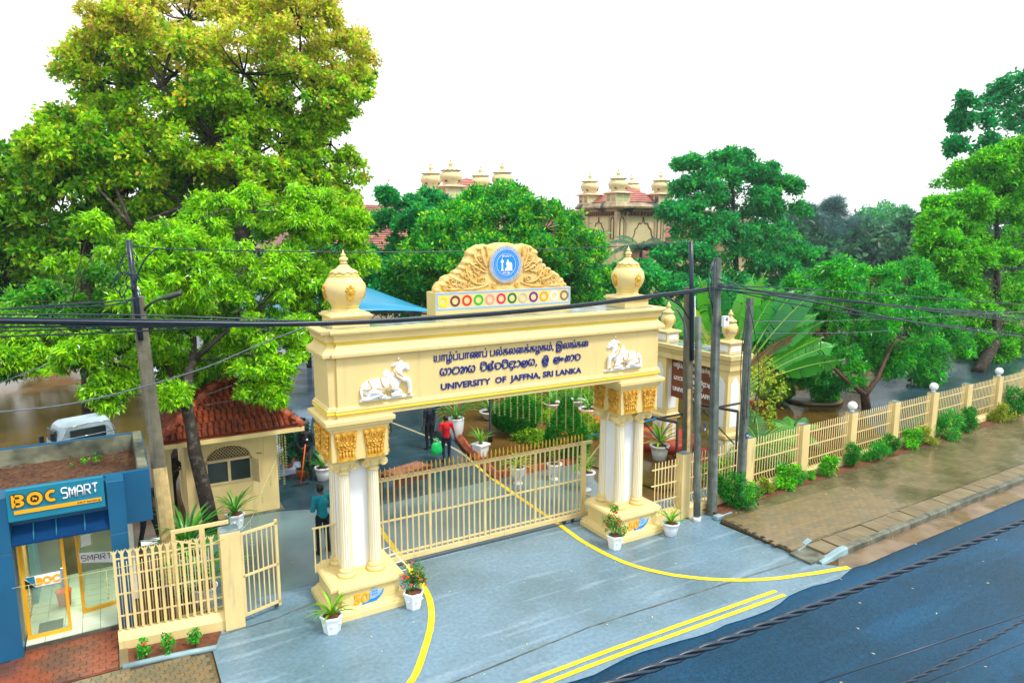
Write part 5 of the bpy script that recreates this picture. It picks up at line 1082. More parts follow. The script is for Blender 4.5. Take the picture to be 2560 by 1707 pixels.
# ================================================================== FAR BUILDING WITH ONION TURRETS
BT = [(0, 0), (.62, 0), (.62, .25), (.60, .30), (.78, .62), (.86, .95), (.84, 1.25), (.68, 1.55), (.60, 1.62), (.60, 1.70), (.70, 1.72), (.70, 1.80), (.40, 1.95), (.20, 2.15), (.12, 2.3), (.18, 2.42), (.2, 2.6), (.1, 2.75), (.06, 2.85), (.1, 2.92), (.05, 3.1), (0, 3.3)]
def cusp(x, z0, z1, hw, n=4):
    pts = []
    for s in (1, -1):
        side = []
        for k in range(n*5+1):
            t = k/(n*5); a = t*PI/2; rr = 1-.07*abs(math.sin(t*n*PI)); side.append((s*hw*math.cos(a)*rr, z0+(z1-z0)*.88*math.sin(a)*rr))
        side[-1] = (0, z1); pts += side if s == 1 else side[::-1]
    return [(x+a, b) for a, b in pts]
def tower(X0, Y0, S, ztop, label, dy=5.0):
    t = thing('turreted_tower', label, 'tower', (X0+S/2, Y0+dy/2, 0), group='towers of the far building')
    x1, y1 = X0+S, Y0+dy
    w_ = MB().box(X0, x1, Y0, y1, 0, ztop-.85).build('wall', 'bld_cream', t)
    MB().loft([[(X0-o, Y0-o, z), (x1+o, Y0-o, z), (x1+o, y1+o, z), (X0-o, y1+o, z)] for z, o in ((ztop-.84, .15), (ztop-.6, .3), (ztop-.5, .75), (ztop-.35, .8), (ztop-.30, .7), (ztop, .55))]).build('cornice', 'bld_stain', t)
    br = MB().box(-.07, .07, -.35, 0, -.35, 0).mesh('bracket', 'bld_brown')
    for k in range(13):
        o = link('bracket', br, w_, loc=(0, 0, 0)); o.location = (X0+.5+k*(S-1)/12, Y0, ztop-.86)
        o = link('bracket', br, w_, loc=(0, 0, 0)); o.location = (X0, Y0+.5+k*(dy-1)/12, ztop-.86); o.rotation_euler.z = -PI/2
    rf_ = MB(); cx, cy = (X0+x1)/2, (Y0+y1)/2
    N = 8; rr = []
    for k in range(N):
        f0, f1 = k/N, (k+1)/N
        for f, dz in ((f0, .0), (f1, -.06)):
            h = ztop+.1+f*1.75+dz; ex = (S/2+.1)*(1-f)+.02; ey = (dy/2+.1)*(1-f)+.02; rr.append([(cx-ex, cy-ey, h), (cx+ex, cy-ey, h), (cx+ex, cy+ey, h), (cx-ex, cy+ey, h)])
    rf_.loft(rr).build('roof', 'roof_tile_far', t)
    for x, y in ((X0+.3, Y0+.3), (x1-.3, Y0+.3), (X0+.3, y1-.3), (x1-.3, y1-.3)):
        tu = MB(); tu.box(x-.8, x+.8, y-.8, y+.8, ztop, ztop+.8); tt = tu.build('turret', 'bld_cream', t)
        for a in range(4):
            for dx in (-.36, .36): MB().box(-.26+dx, .26+dx, -.012, .01, .1, .7, Matrix.Translation((x, y, ztop)) @ Matrix.Rotation(a*PI/2, 4, 'Z') @ Matrix.Translation((0, -.8, 0))).build('turret_panel', 'bld_stain' if a % 2 else 'inside_wall', tt)
        MB().loft([[(x-e, y-e, z), (x+e, y-e, z), (x+e, y+e, z), (x-e, y+e, z)] for z, e in ((ztop+.8, 1.0), (ztop+.86, 1.05), (ztop+.98, .75), (ztop+1.02, .65))]).build('turret_cap', 'bld_pink', tt)
        q = MB().lathe([(r_*1.08, z_*.66) for r_, z_ in BT], 20, (x, y, ztop+.98)); q.build('onion_dome', 'bld_cream', tt)
        q = MB(); petals(q, .68, ztop+2.13, 12, .12, .06, (x, y)); q.build('petal_rim', 'bld_brown', tt)
        for a in range(4):
            q = MB(); lotus(q, TR(x+.80*math.sin(a*PI/2+.6), y-.80*math.cos(a*PI/2+.6), ztop+1.5, a*PI/2+.6), 1.8); q.build('lotus_relief', 'bld_brown', tt)
    for (x, hw, z0, z1) in ((X0+S*.55, S*.24, ztop-4.4, ztop-1.3), (X0+.62, .24, ztop-3.4, ztop-1.35), (x1-.62, .24, ztop-3.4, ztop-1.35)):
        P_ = cusp(x, z0, z1, hw) if hw > .5 else niche(x, z0, z1, hw); MB().tube([(a, Y0-.02, b) for a, b in P_+P_[:1]], .055, 5).build('blind_arch', 'bld_brown', w_)
    for (y, hw, z0, z1) in ((Y0+dy*.55, dy*.22, ztop-4.4, ztop-1.3), (Y0+.62, .22, ztop-3.4, ztop-1.35)):
        P_ = cusp(y, z0, z1, hw) if hw > .5 else niche(y, z0, z1, hw); MB().tube([(X0-.02, a, b) for a, b in P_+P_[:1]], .055, 5).build('blind_arch', 'bld_brown', w_)
    for x, y in ((X0, Y0), (X0+1.15, Y0), (x1-1.15, Y0), (x1, Y0), (X0, Y0+1.15), (X0, y1-.6)):
        MB().lathe([(.13, ztop-4.6), (.22, ztop-4.4), (.14, ztop-4.2), (.14, ztop-1.2), (.22, ztop-1.05), (.22, ztop-.86)], 10, (x, y, 0)).build('pilaster', 'bld_pink', w_)
    ph = MB(); xc = X0+S*.55; ph.loft([[(xc-1.6, Y0-1.0, ztop-5.2), (xc+1.6, Y0-1.0, ztop-5.2), (xc+1.6, Y0-.02, ztop-5.2), (xc-1.6, Y0-.02, ztop-5.2)], [(xc-.9, Y0-.4, ztop-4.3), (xc+.9, Y0-.4, ztop-4.3), (xc+.9, Y0-.02, ztop-4.3), (xc-.9, Y0-.02, ztop-4.3)]]); ph.build('porch_roof', 'roof_tile_far', t)
    return t
tower(34.2, 40, 5.85, 10.3, 'right cream tower of the far building with four onion turrets and tiled roof')
tower(16.98, 40, 5.4, 10.35, 'left cream tower of the far building, its turrets rising behind the round tree', 4.6)
hb = thing('college_block', 'far cream college block with long pinkish tiled roofs behind the trees', 'building', (28, 52, 0))
MB().box(8, 62, 47, 60, 0, 7.4).build('wall', 'bld_cream', hb)
for X0_, X1_, ye, yr, ze, zr in ((3.0, 18.5, 34.5, 41, 6.3, 9.7), (41.5, 64, 44.5, 52, 7.0, 10.2), (18, 42, 45.5, 53, 7.4, 10.0)):
    q = MB(); N = 22
    for k in range(N):
        f0, f1 = k/N, (k+1)/N; q.add([(X0_+f0*1.5, ye+(yr-ye)*f0, ze+(zr-ze)*f0+.05), (X1_-f0*1.5, ye+(yr-ye)*f0, ze+(zr-ze)*f0+.05), (X1_-f1*1.5, ye+(yr-ye)*f1, ze+(zr-ze)*f1), (X0_+f1*1.5, ye+(yr-ye)*f1, ze+(zr-ze)*f1)], [(0, 1, 2, 3)])
    q.add([(X0_, ye, ze), (X1_, ye, ze), (X1_, 2*yr-ye, ze), (X0_, 2*yr-ye, ze), (X0_+1.5, yr, zr-.02), (X1_-1.5, yr, zr-.02)], [(1, 2, 5), (2, 3, 4, 5), (3, 0, 4)])
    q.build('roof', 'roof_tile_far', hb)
MB().box(4, 17.5, 35.5, 46, 0, 6.25).build('wall', 'bld_pink', hb)
# ================================================================== YARD THINGS
ct = thing('blue_canopy', 'blue barrel shaped canopy with steel trusses beyond the gateway', 'canopy', (.7, 21, 0))
def arcz(x): return 4.15+.3*(1-((x-.7)/4.15)**2)
xsA = [-3.4+8.2*k/20 for k in range(21)]
cq = MB(); ND = 12; cvz = lambda x, v: 4.15+(.3+.95*math.sin(PI*v))*max(0, 1-((x-.7)/4.15)**2)
cq.add([(x, 15+11*j/ND, cvz(x, j/ND)+dz) for dz in (.05, 0) for j in range(ND+1) for x in xsA], [(j*21+i, j*21+i+1, (j+1)*21+i+1, (j+1)*21+i) for j in range(ND) for i in range(20)]+[(273+j*21+i, 273+(j+1)*21+i, 273+(j+1)*21+i+1, 273+j*21+i+1) for j in range(ND) for i in range(20)]+[(i, 273+i, 273+i+1, i+1) for i in range(20)], True); cq.build('roof', 'canopy_blue', ct)
for y in (15.1, 25.9):
    tr_ = MB(); tr_.tube([(x, y, arcz(x)-.08) for x in xsA], .045, 6); tr_.tube([(x, y, arcz(x)*.55+1.45) for x in xsA], .035, 6)
    for k in range(0, 20): tr_.tube([(xsA[k], y, (arcz(xsA[k])-.08) if k % 2 else arcz(xsA[k])*.55+1.45), (xsA[k+1], y, (arcz(xsA[k+1])-.08) if (k+1) % 2 else arcz(xsA[k+1])*.55+1.45)], .02, 4)
    tr_.build('truss', 'steel_dark', ct)
    for x in (-3.3, 4.7): MB().tube([(x, y, 0), (x, y, 4.1)], .06, 8).build('post', 'steel_dark', ct)
# small truck in the flooded yard
tk = thing('pickup_truck', 'pale blue pickup truck cab seen from behind in the flooded yard', 'truck', tuple(Vector((at(203, 1075, 13).x, 13, 0))), R(20))
cabr = []
for z, ix, y0, y1 in ((.55, 0, -.6, .75), (.6, 0, -.62, .78), (1.2, .02, -.6, .72), (1.72, .12, -.52, .38), (1.83, .2, -.42, .25), (1.85, .3, -.3, .15)):
    a = .82-ix; c = .10; cabr.append([(-a+c, y0, z), (a-c, y0, z), (a, y0+c, z), (a, y1-c, z), (a-c, y1, z), (-a+c, y1, z), (-a, y1-c, z), (-a, y0+c, z)])
cb_ = MB().loft(cabr, True, False).build('cab', 'truck_paint', tk, loc=(0, 0, 0))
MB().box(-.5, .5, -.64, -.55, 1.25, 1.6, bev=.02).build('rear_window', 'dark_glass', tk, loc=(0, 0, 0))
for s in (-1, 1):
    MB().box(s*.80-.02, s*.80+.02, -.25, .45, 1.2, 1.6, bev=.01).build('side_window', 'dark_glass', tk, loc=(0, 0, 0)); MB().box(s*.98-.06, s*.98+.06, .45, .52, 1.1, 1.35, bev=.02).build('wing_mirror', 'black', tk, loc=(0, 0, 0))
    for y in (.3, -2.0):
        wq = MB().lathe([(.0, -.09), (.27, -.09), (.31, -.05), (.31, .05), (.27, .09), (0, .09)], 18, M_=Matrix.Translation((s*.7, y, .31)) @ Matrix.Rotation(PI/2, 4, 'Y')).build('wheel', 'black', tk, loc=(0, 0, 0))
    MB().tube([(s*.72, -.68, .9), (s*.74, -.68, 1.45), (s*.60, -.68, 1.72), (0, -.68, 1.76)], .018, 6).build('rack', 'chrome', tk, loc=(0, 0, 0))
MB().tube([(-.74, -.68, 1.38), (.74, -.68, 1.38)], .016, 6).build('rack', 'chrome', tk, loc=(0, 0, 0))
bdq = MB(); bdq.box(-.82, .82, -2.7, -.7, .55, .62)
for x0, x1, y0, y1 in ((-.82, -.79, -2.7, -.7), (.79, .82, -2.7, -.7), (-.79, .79, -2.7, -2.67), (-.79, .79, -.73, -.7)): bdq.box(x0, x1, y0, y1, .62, .95)
bdq.build('cargo_bed', 'truck_paint', tk, loc=(0, 0, 0))
# table behind the gate
tb = thing('wooden_table', 'brown wooden table with a cloth on top behind the sliding gate', 'table', (-.45, 6.1, 0), R(18))
MB().box(-.75, .75, -.35, .35, .70, .75, bev=.01).build('table_top', 'wood_brown', tb, loc=(0, 0, 0)); MB().box(-.7, .7, -.33, -.30, .42, .70).build('apron_board', 'wood_brown', tb, loc=(0, 0, 0))
for x in (-.68, .68):
    for y in (-.28, .28): MB().box(x-.03, x+.03, y-.03, y+.03, 0, .70).build('leg', 'wood_brown', tb, loc=(0, 0, 0))
cl = MB(); cl.add([(-.55+1.2*i/10, -.3+.6*j/6, .757+.035*abs(noise.noise(Vector((i*.7, j*.9, 1))))) for j in range(7) for i in range(11)], [(j*11+i, j*11+i+1, (j+1)*11+i+1, (j+1)*11+i) for j in range(6) for i in range(10)], True); o = cl.build('table_cloth', 'wood_brown', tb, loc=(0, 0, 0)); o.data.materials.clear(); o.data.materials.append(M['cloth_brown'])
# garden lamp post, brick edging of the drive, fountain basin, small tanks
lq = thing('lamp_post', 'slim black lamp post beside the brick edging inside the garden', 'lamp', (4.14, 9.36, 0)); MB().lathe([(.09, 0), (.09, .25), (.05, .3), (.045, 3.6)], 10).build('pole', 'black', lq, loc=(0, 0, 0)); MB().sphere((0, 0, 3.75), .16, 12, 8).build('globe', 'lamp_globe', lq, loc=(0, 0, 0))
q = tag(MB().lathe([(.03, 0), (.03, 2.6)], 8, (3.6, 10.6, 0)).build('banner_pole', 'chrome'), 'thin silver pole beside the white pot in the drive', 'pole')
be = struct(MB().loft([[(x, y, 0), (x+.3, y, 0), (x+.3, y, .10), (x, y, .10)] for x, y in ((2.35, 5.9), (2.75, 8.6), (3.3, 11), (4.4, 13.2), (6, 16))]).build('brick_edging', 'soil'))
bkm = MB().box(-.11, .11, -.05, .05, 0, .22, bev=.008).mesh('brick', 'brick_edge'); pts = [Vector((2.4, 5.9, 0)), Vector((2.8, 8.6, 0)), Vector((3.4, 11, 0)), Vector((4.5, 13.4, 0)), Vector((6, 16, 0))]
for i in range(4):
    a, b = pts[i], pts[i+1]; k = int((b-a).length/.24)
    for j in range(k):
        p = a.lerp(b, j/k); o = link('brick', bkm, be, loc=(p.x, p.y, .04), rz=math.atan2((b-a).y, (b-a).x)); o.rotation_euler.x = R(random.uniform(25, 45))
pts = [Vector((2.5, 5.85, 0)), Vector((4.4, 5.8, 0)), Vector((5.7, 5.85, 0))]
for i in range(2):
    a, b = pts[i], pts[i+1]; k = int((b-a).length/.25)
    for j in range(k): p = a.lerp(b, j/k); link('brick', bkm, be, loc=(p.x, p.y, 0), rz=math.atan2((b-a).y, (b-a).x))
sheet('garden_soil', [(2.5, 5.9), (5.7, 5.9), (6.2, 2.4), (12.5, 2.4), (13, 9), (11, 16), (6.5, 17), (4.6, 13.2), (3.5, 11), (2.95, 8.6)], .008, 'mud')
fb_ = thing('fountain_basin', 'small blue and white basin with a red rim in the flooded garden', 'basin', (17.6, 9.6, 0), R(20))
MB().lathe([(1.75, 0), (1.75, .22), (1.5, .24), (1.5, .1), (0, .1)], 8, smooth=False).build('red_rim', 'brick_edge', fb_, loc=(0, 0, 0)); MB().lathe([(1.42, .1), (1.42, .5), (1.15, .52), (1.1, .3), (0, .3)], 8, smooth=False).build('white_wall', 'white', fb_, loc=(0, 0, 0)); MB().lathe([(1.1, .31), (.95, .42), (.5, .75), (0, 1.0)], 8, smooth=False).build('blue_cone', 'pool_blue', fb_, loc=(0, 0, 0))
struct(MB().lathe([(1.3, 0), (1.3, .10), (1.15, .12), (1.1, .05), (0, .05)], 24, (20.2, 7.7, 0)).build('round_kerb', 'slab_stone'))
sheet('back_yard', [(17.5, 2.6), (60, 5.0), (70, 16), (38, 14.5), (26, 8.6), (19, 4.4)], -.012, 'asphalt_in')
# orange plaza and low kerbs between the hedges
sheet('garden_path', [(6.6, 8.6), (9.6, 7.6), (11.0, 10.2), (8.0, 11.5)], .016, 'orange_plastic')
# ================================================================== FOLIAGE
def unit(v): return v/np.maximum(np.linalg.norm(v, axis=-1, keepdims=True), 1e-9)
def leaf_mesh(name, P, Dr, L, W, col, m, fold=.22, jag=True):
    """P base points, Dr unit directions, L lengths, W widths, col rgb per leaf -> one mesh of folded leaves"""
    n = len(P); rv = unit(rng.normal(size=(n, 3))+np.array([0, 0, .9])); S = unit(np.cross(Dr, rv)); N = np.cross(S, Dr)
    L = L[:, None]; W = W[:, None]
    tip = P+Dr*L-np.array([0, 0, 1])*L*.10
    V = np.stack([P, P+Dr*L*.42+S*W*.5+N*W*fold, tip, P+Dr*L*.42-S*W*.5+N*W*fold], 1).reshape(-1, 3)
    b = (np.arange(n)*4)[:, None]
    F = np.concatenate([b+np.array([[0, 1, 2]]), b+np.array([[0, 2, 3]])], 1).reshape(-1)
    me = bpy.data.meshes.new(name); nf = n*2
    me.vertices.add(len(V)); me.vertices.foreach_set('co', V.ravel().astype(np.float32))
    me.loops.add(nf*3); me.loops.foreach_set('vertex_index', F.astype(np.int32)); me.polygons.add(nf); me.polygons.foreach_set('loop_start', np.arange(0, nf*3, 3, dtype=np.int32))
    me.polygons.foreach_set('use_smooth', np.zeros(nf, dtype=bool))
    a = me.color_attributes.new('col', 'FLOAT_COLOR', 'POINT'); c = np.ones((n, 4, 4), np.float32); c[:, :, :3] = col[:, None, :]; a.data.foreach_set('color', c.ravel())
    me.materials.append(M[m]); me.update(calc_edges=True); return me
def leaves_from(tufts, outs, per, L, W, droop, pal, spread=.9, jit=.08, tipbias=None):
    n = len(tufts); P = np.repeat(tufts, per, 0)+rng.normal(size=(n*per, 3))*jit; O = np.repeat(outs, per, 0)
    Dr = unit(O+rng.normal(size=(n*per, 3))*spread+np.array([0, 0, -droop]))
    Ls = L*rng.uniform(.65, 1.2, n*per); Ws = W*rng.uniform(.7, 1.2, n*per)
    cols = np.array([c for c, _ in pal]); pw = np.array([w_ for _, w_ in pal], float); pw /= pw.sum()
    ti = rng.choice(len(pal), n, p=pw); li = rng.choice(len(pal), n*per, p=pw); use = rng.random(n*per) < .65
    idx = np.where(use, np.repeat(ti, per), li); C = cols[idx]*np.repeat(rng.uniform(.6, 1.3, (n, 1)), per, 0)*rng.uniform(.7, 1.3, (n*per, 1))*rng.uniform(.93, 1.07, (n*per, 3))
    return P, Dr, Ls, Ws, np.clip(C, 0, 1)
def boughs_of(blobs, k, brad, zmin=-.35, flat=.7, gap=.0, dens=10, seed_noise=0.0):
    """blobs: [(centre, radius or (rx,ry,rz))] -> bough centres, tuft points and outward directions"""
    T, O, BC = [], [], []
    for c, r in blobs:
        r = np.array(r if hasattr(r, '__len__') else (r, r, r*.85), float); c = np.array(c, float)
        for _ in range(k):
            d = unit(rng.normal(size=3)); d[2] = abs(d[2])*(1 if rng.random() < .72 else -1)*1.0; d = unit(d)
            bc = c+d*r*rng.uniform(.6, 1.0)
            if gap and noise.noise(Vector(bc*.45+seed_noise)) < gap: continue
            BC.append((c, bc)); br = brad*rng.uniform(.65, 1.25)*r.mean()
            m_ = int(dens*rng.uniform(.7, 1.3)); u = unit(rng.normal(size=(m_, 3))); u[:, 2] = np.where(u[:, 2] < zmin, -u[:, 2]*.5, u[:, 2])
            pts = bc+u*np.array([1, 1, flat])*br*rng.uniform(.55, 1.0, (m_, 1)); T.append(pts); O.append(unit(u*.8+d*.5))
    return np.concatenate(T), np.concatenate(O), BC
def tree(name, label, cat, trunk, blobs, k=14, brad=.36, dens=14, per=8, L=.22, W=.09, droop=.25, pal=None, bark='bark', gap=-.2, flat=.7, m='leaf', limbs=None, group='trees', spread=.9, jit=None, twig=.35, zmin=-.35, pal2=None, z2=0):
    t = thing(name, label, cat, tuple(trunk[0][0]), group=group)
    q = MB(); q.tube([p for p, r in trunk], [r for p, r in trunk], 10)
    q.build('trunk', bark, t)
    top = Vector(trunk[-1][0]); lb = MB()
    for pts in (limbs or []): lb.tube([p for p, r in pts], [r for p, r in pts], 8)
    T_, O_, BC = boughs_of(blobs, k, brad, zmin, flat, gap, dens, random.uniform(0, 50))
    nodes = [Vector(p) for p, r in trunk[len(trunk)//2:]]+[Vector(p) for pts in (limbs or []) for p, r in pts]; r0 = trunk[-1][1]
    for c, r in blobs:
        c = Vector(c); a = min(nodes, key=lambda v: (v-c).length+max(0, v.z-c.z)*1.5); d = c-a
        if d.length > .3: lb.tube(bez(a, a+Vector((d.x*.45, d.y*.45, d.z*.65)), c, 6), [max(.014, r0*.30*(1-.13*i)) for i in range(7)], 6)
    for c, bc in BC:
        if random.random() < twig: lb.tube([Vector(c), Vector(c).lerp(Vector(bc), .5)+Vector((0, 0, -.1)), Vector(bc)], [max(.012, r0*.18), max(.01, r0*.12), .008], 4)
    if lb.v: lb.build('branches', bark, t)
    J_ = jit if jit is not None else L*.45; up2 = (T_[:, 2]+rng.normal(size=len(T_))*.8 > z2) if pal2 else np.zeros(len(T_), bool)
    A = leaves_from(T_[~up2], O_[~up2], per, L, W, droop, pal, spread, J_)
    if pal2:
        B = leaves_from(T_[up2], O_[up2], per, L*.85, W*.85, droop, pal2, spread, J_); A = [np.concatenate([a, b]) for a, b in zip(A, B)]
    link('crown', leaf_mesh('crown', *A, m), t)
    return t, len(T_)*per
def pb(lst, Y, s=1.0, dj=0.8):   # crown lobes from picture sketch: (px, py, radius px[, Y])
    out = []
    for e in lst:
        y = e[3] if len(e) > 3 else Y+random.uniform(-dj, dj); c = ad(e[0], e[1], y); d = (c-CAM).dot(FW); r = e[2]*D*d/FPX*s; out.append((tuple(c), (r, r, r*.85)))
    return out
G1 = [((.26, .60, .006), 3), ((.44, .78, .008), 3), ((.09, .36, .01), 1.3), ((.58, .66, .02), 1.2), ((.40, .28, .05), .3), ((.7, .40, .02), .12)]
G1T = [((.64, .78, .02), 3), ((.46, .72, .01), 2), ((.80, .68, .12), 2), ((.72, .48, .13), 1.7), ((.15, .38, .02), .6)]
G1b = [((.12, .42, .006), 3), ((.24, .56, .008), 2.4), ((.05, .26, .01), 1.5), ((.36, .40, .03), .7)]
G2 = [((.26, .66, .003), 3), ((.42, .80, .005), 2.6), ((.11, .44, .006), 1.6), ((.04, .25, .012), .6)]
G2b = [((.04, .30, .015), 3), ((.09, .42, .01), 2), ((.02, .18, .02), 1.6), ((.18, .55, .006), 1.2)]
G4 = [((.012, .36, .04), 3), ((.04, .50, .02), 2.4), ((.006, .24, .07), 1.5), ((.34, .78, .004), 2.0)]
G5 = [((.008, .36, .09), 3), ((.02, .46, .08), 2.2), ((.004, .22, .08), 1.4), ((.07, .54, .03), 1.0)]
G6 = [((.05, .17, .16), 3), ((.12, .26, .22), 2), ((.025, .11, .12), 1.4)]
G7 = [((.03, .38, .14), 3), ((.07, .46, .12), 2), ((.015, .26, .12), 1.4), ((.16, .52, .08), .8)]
G8 = [((.01, .38, .04), 3), ((.04, .54, .015), 2.2), ((.005, .24, .05), 1.6), ((.14, .68, .006), 1.3)]
G9 = [((.07, .54, .008), 3), ((.22, .74, .004), 2.8), ((.02, .32, .015), 1.4), ((.005, .18, .02), .6)]
G10 = [((.004, .32, .09), 3), ((.01, .40, .09), 2), ((.003, .2, .06), 1)]
NL = 0
# tall broad-leaved tree at the back left
b1_ = pb([(300, 90, 105), (430, 45, 115), (560, 30, 125), (690, 60, 105), (785, 150, 88), (800, 225, 70), (235, 190, 95), (400, 170, 125), (560, 170, 135), (700, 220, 115), (200, 310, 95), (320, 310, 120), (480, 320, 120), (640, 330, 110), (760, 330, 75), (780, 420, 62), (560, 420, 95), (680, 420, 80), (430, 420, 95), (300, 420, 95), (120, 350, 60), (770, 490, 55)], 17, 1.0, 1.6)
tk1 = [(Vector((-4.2, 15.5, 0)), .42), (Vector((-4.0, 15.8, 3)), .36), (ad(560, 560, 16.5), .30), (ad(548, 440, 16.8), .26)]
lm1 = [[(ad(548, 440, 16.8), .2), (ad(520, 370, 16.4), .14), (ad(450, 260, 16.0), .09), (ad(370, 200, 15.6), .05)], [(ad(550, 440, 16.8), .2), (ad(585, 360, 16.6), .15), (ad(620, 250, 16.2), .09), (ad(690, 170, 16), .05)], [(ad(600, 400, 16.6), .12), (ad(680, 415, 16.2), .07), (ad(760, 430, 16), .04)], [(ad(545, 460, 16.8), .14), (ad(430, 470, 16), .08), (ad(300, 520, 15.5), .04)]]
t, n = tree('broadleaf_tree', 'tallest tree, broad crown with brownish flowering tips, behind the guard kiosk', 'tree', tk1, b1_, 32, .30, 32, 9, .21, .125, .2, G1, limbs=lm1, gap=-.42, pal2=G1T, z2=ad(500, 170, 17).z, group='trees round the gateway'); NL += n
b1b = pb([(60, 400, 80), (150, 440, 100), (20, 500, 80), (200, 360, 70), (290, 440, 90), (420, 440, 90), (120, 360, 60), (60, 590, 90), (240, 560, 100), (400, 560, 100), (560, 520, 100), (700, 500, 80)], 18, 1.0, 1.4)
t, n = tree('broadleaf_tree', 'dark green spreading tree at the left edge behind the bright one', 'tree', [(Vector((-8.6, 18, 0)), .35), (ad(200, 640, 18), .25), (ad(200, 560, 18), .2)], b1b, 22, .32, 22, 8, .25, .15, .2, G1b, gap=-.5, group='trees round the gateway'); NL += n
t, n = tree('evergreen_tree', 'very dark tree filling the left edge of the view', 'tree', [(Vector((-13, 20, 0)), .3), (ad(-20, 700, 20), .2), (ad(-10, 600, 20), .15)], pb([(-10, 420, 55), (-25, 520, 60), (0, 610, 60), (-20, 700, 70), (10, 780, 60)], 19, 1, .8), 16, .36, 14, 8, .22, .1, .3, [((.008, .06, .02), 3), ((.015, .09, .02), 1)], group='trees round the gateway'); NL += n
# bright tree over the kiosk
b2 = pb([(480, 500, 70, 7.5), (585, 490, 75, 7.8), (690, 530, 85, 8), (775, 560, 70, 8.3), (790, 640, 55, 8.3), (390, 560, 75, 6.6), (300, 605, 75, 6), (212, 520, 32, 6.6), (215, 585, 50, 6.4), (130, 640, 75, 6.8), (60, 690, 60, 7), (200, 690, 70, 6), (320, 700, 65, 5.6), (440, 640, 75, 6), (560, 610, 85, 6.6), (650, 640, 80, 7), (735, 660, 70, 7.8), (520, 720, 80, 6.4), (610, 760, 75, 6.4), (420, 760, 60, 6.6), (480, 840, 65, 8), (355, 840, 60, 7.6), (690, 760, 50, 7.2), (560, 820, 60, 7.4), (740, 490, 62, 8.2), (805, 520, 50, 8.4), (670, 470, 55, 8), (815, 600, 45, 8.4), (90, 740, 55, 6.5), (260, 760, 55, 6)], 7, .92)
b2l = pb([(185, 825, 62, 6), (240, 905, 42, 6), (285, 870, 40, 6.3), (35, 830, 55, 7), (600, 865, 62, 6), (650, 810, 55, 6.2), (625, 905, 40, 5.9), (395, 915, 34, 5.5), (100, 780, 40, 7), (20, 760, 60, 7.4)], 6, .95)
P2 = lambda a, b, y: at(a, b, y)
tk2 = [(atz(532, 1330), .20), (P2(514, 1240, 5.85), .18), (P2(487, 1130, 5.8), .165), (P2(478, 1065, 5.8), .15), (P2(466, 1018, 5.8), .145), (P2(470, 943, 6.0), .115), (P2(482, 900, 6.6), .10), (P2(484, 848, 6.6), .075), (P2(471, 752, 6.6), .06), (P2(479, 656, 6.7), .05), (P2(474, 590, 6.8), .035)]
lm2 = [[(P2(466, 1022, 5.8), .13), (P2(440, 1000, 5.8), .11), (P2(417, 993, 5.9), .085), (P2(350, 930, 6.2), .05), (P2(270, 905, 6.1), .03)], [(P2(482, 902, 6.6), .085), (P2(520, 868, 6.5), .07), (P2(566, 828, 6.4), .05), (P2(640, 780, 6.4), .03)], [(P2(464, 1010, 5.85), .10), (P2(440, 960, 6.4), .08), (P2(410, 900, 7.6), .05)], [(P2(474, 592, 6.8), .03), (P2(500, 545, 6.9), .022), (P2(560, 525, 7), .015)], [(P2(474, 760, 6.6), .04), (P2(430, 740, 6.2), .03), (P2(330, 760, 6), .02), (P2(180, 755, 6), .015)]]
t, n = tree('leaning_tree', 'bright green tree with leaning forked trunk in front of the guard kiosk', 'tree', tk2, b2+b2l, 19, .33, 20, 12, .155, .055, .75, G2, limbs=lm2, gap=-.32, m='leaf_gloss', group='trees round the gateway', jit=.06); NL += n
b2d = pb([(480, 700, 110, 9.5), (600, 700, 110, 9.5), (700, 650, 80, 9.8), (350, 720, 100, 9), (200, 760, 90, 9), (100, 720, 80, 9.5), (430, 850, 70, 9.4), (560, 850, 70, 9.4), (300, 640, 90, 9), (720, 720, 50, 9.6), (60, 770, 80, 9), (160, 790, 75, 9), (280, 800, 75, 9), (-20, 820, 60, 8.5)], 9.4, 1)
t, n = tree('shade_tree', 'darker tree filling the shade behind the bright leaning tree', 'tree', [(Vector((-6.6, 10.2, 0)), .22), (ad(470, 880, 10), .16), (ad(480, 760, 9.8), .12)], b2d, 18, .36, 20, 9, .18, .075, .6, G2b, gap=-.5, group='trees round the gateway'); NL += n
# round tree in front of the college
b4 = pb([(1060, 525, 75), (1160, 505, 85), (1250, 530, 80), (1320, 585, 70), (1345, 650, 55), (1200, 600, 105), (1085, 610, 95), (985, 610, 75), (1355, 700, 42), (1290, 650, 80), (940, 640, 65), (1175, 460, 40), (1100, 470, 40), (1000, 545, 55)], 24, 1.0, 1.2)
t, n = tree('round_tree', 'rounded green tree with yellow tips behind the carved crest', 'tree', [(Vector((10.5, 24, 0)), .4), (ad(1170, 680, 24), .3), (ad(1170, 600, 24), .22)], b4, 40, .24, 20, 9, .30, .12, -.25, G4, gap=-.6, group='trees round the gateway'); NL += n
t, n = tree('layered_tree', 'layered dark green tree left of the round tree', 'tree', [(ad(960, 760, 29)*1, .25), (ad(950, 600, 29), .18), (ad(955, 500, 29), .12)], [(c, (r[0]*1.1, r[1]*1.1, r[2]*.7)) for c, r in pb([(885, 452, 16), (940, 470, 24), (990, 462, 30), (960, 500, 50), (890, 525, 55), (990, 530, 50), (870, 590, 60), (950, 590, 60), (900, 640, 60), (870, 690, 50), (960, 680, 50)], 29)], 20, .28, 16, 8, .34, .18, .1, G5, gap=-.22, group='trees round the gateway'); NL += n
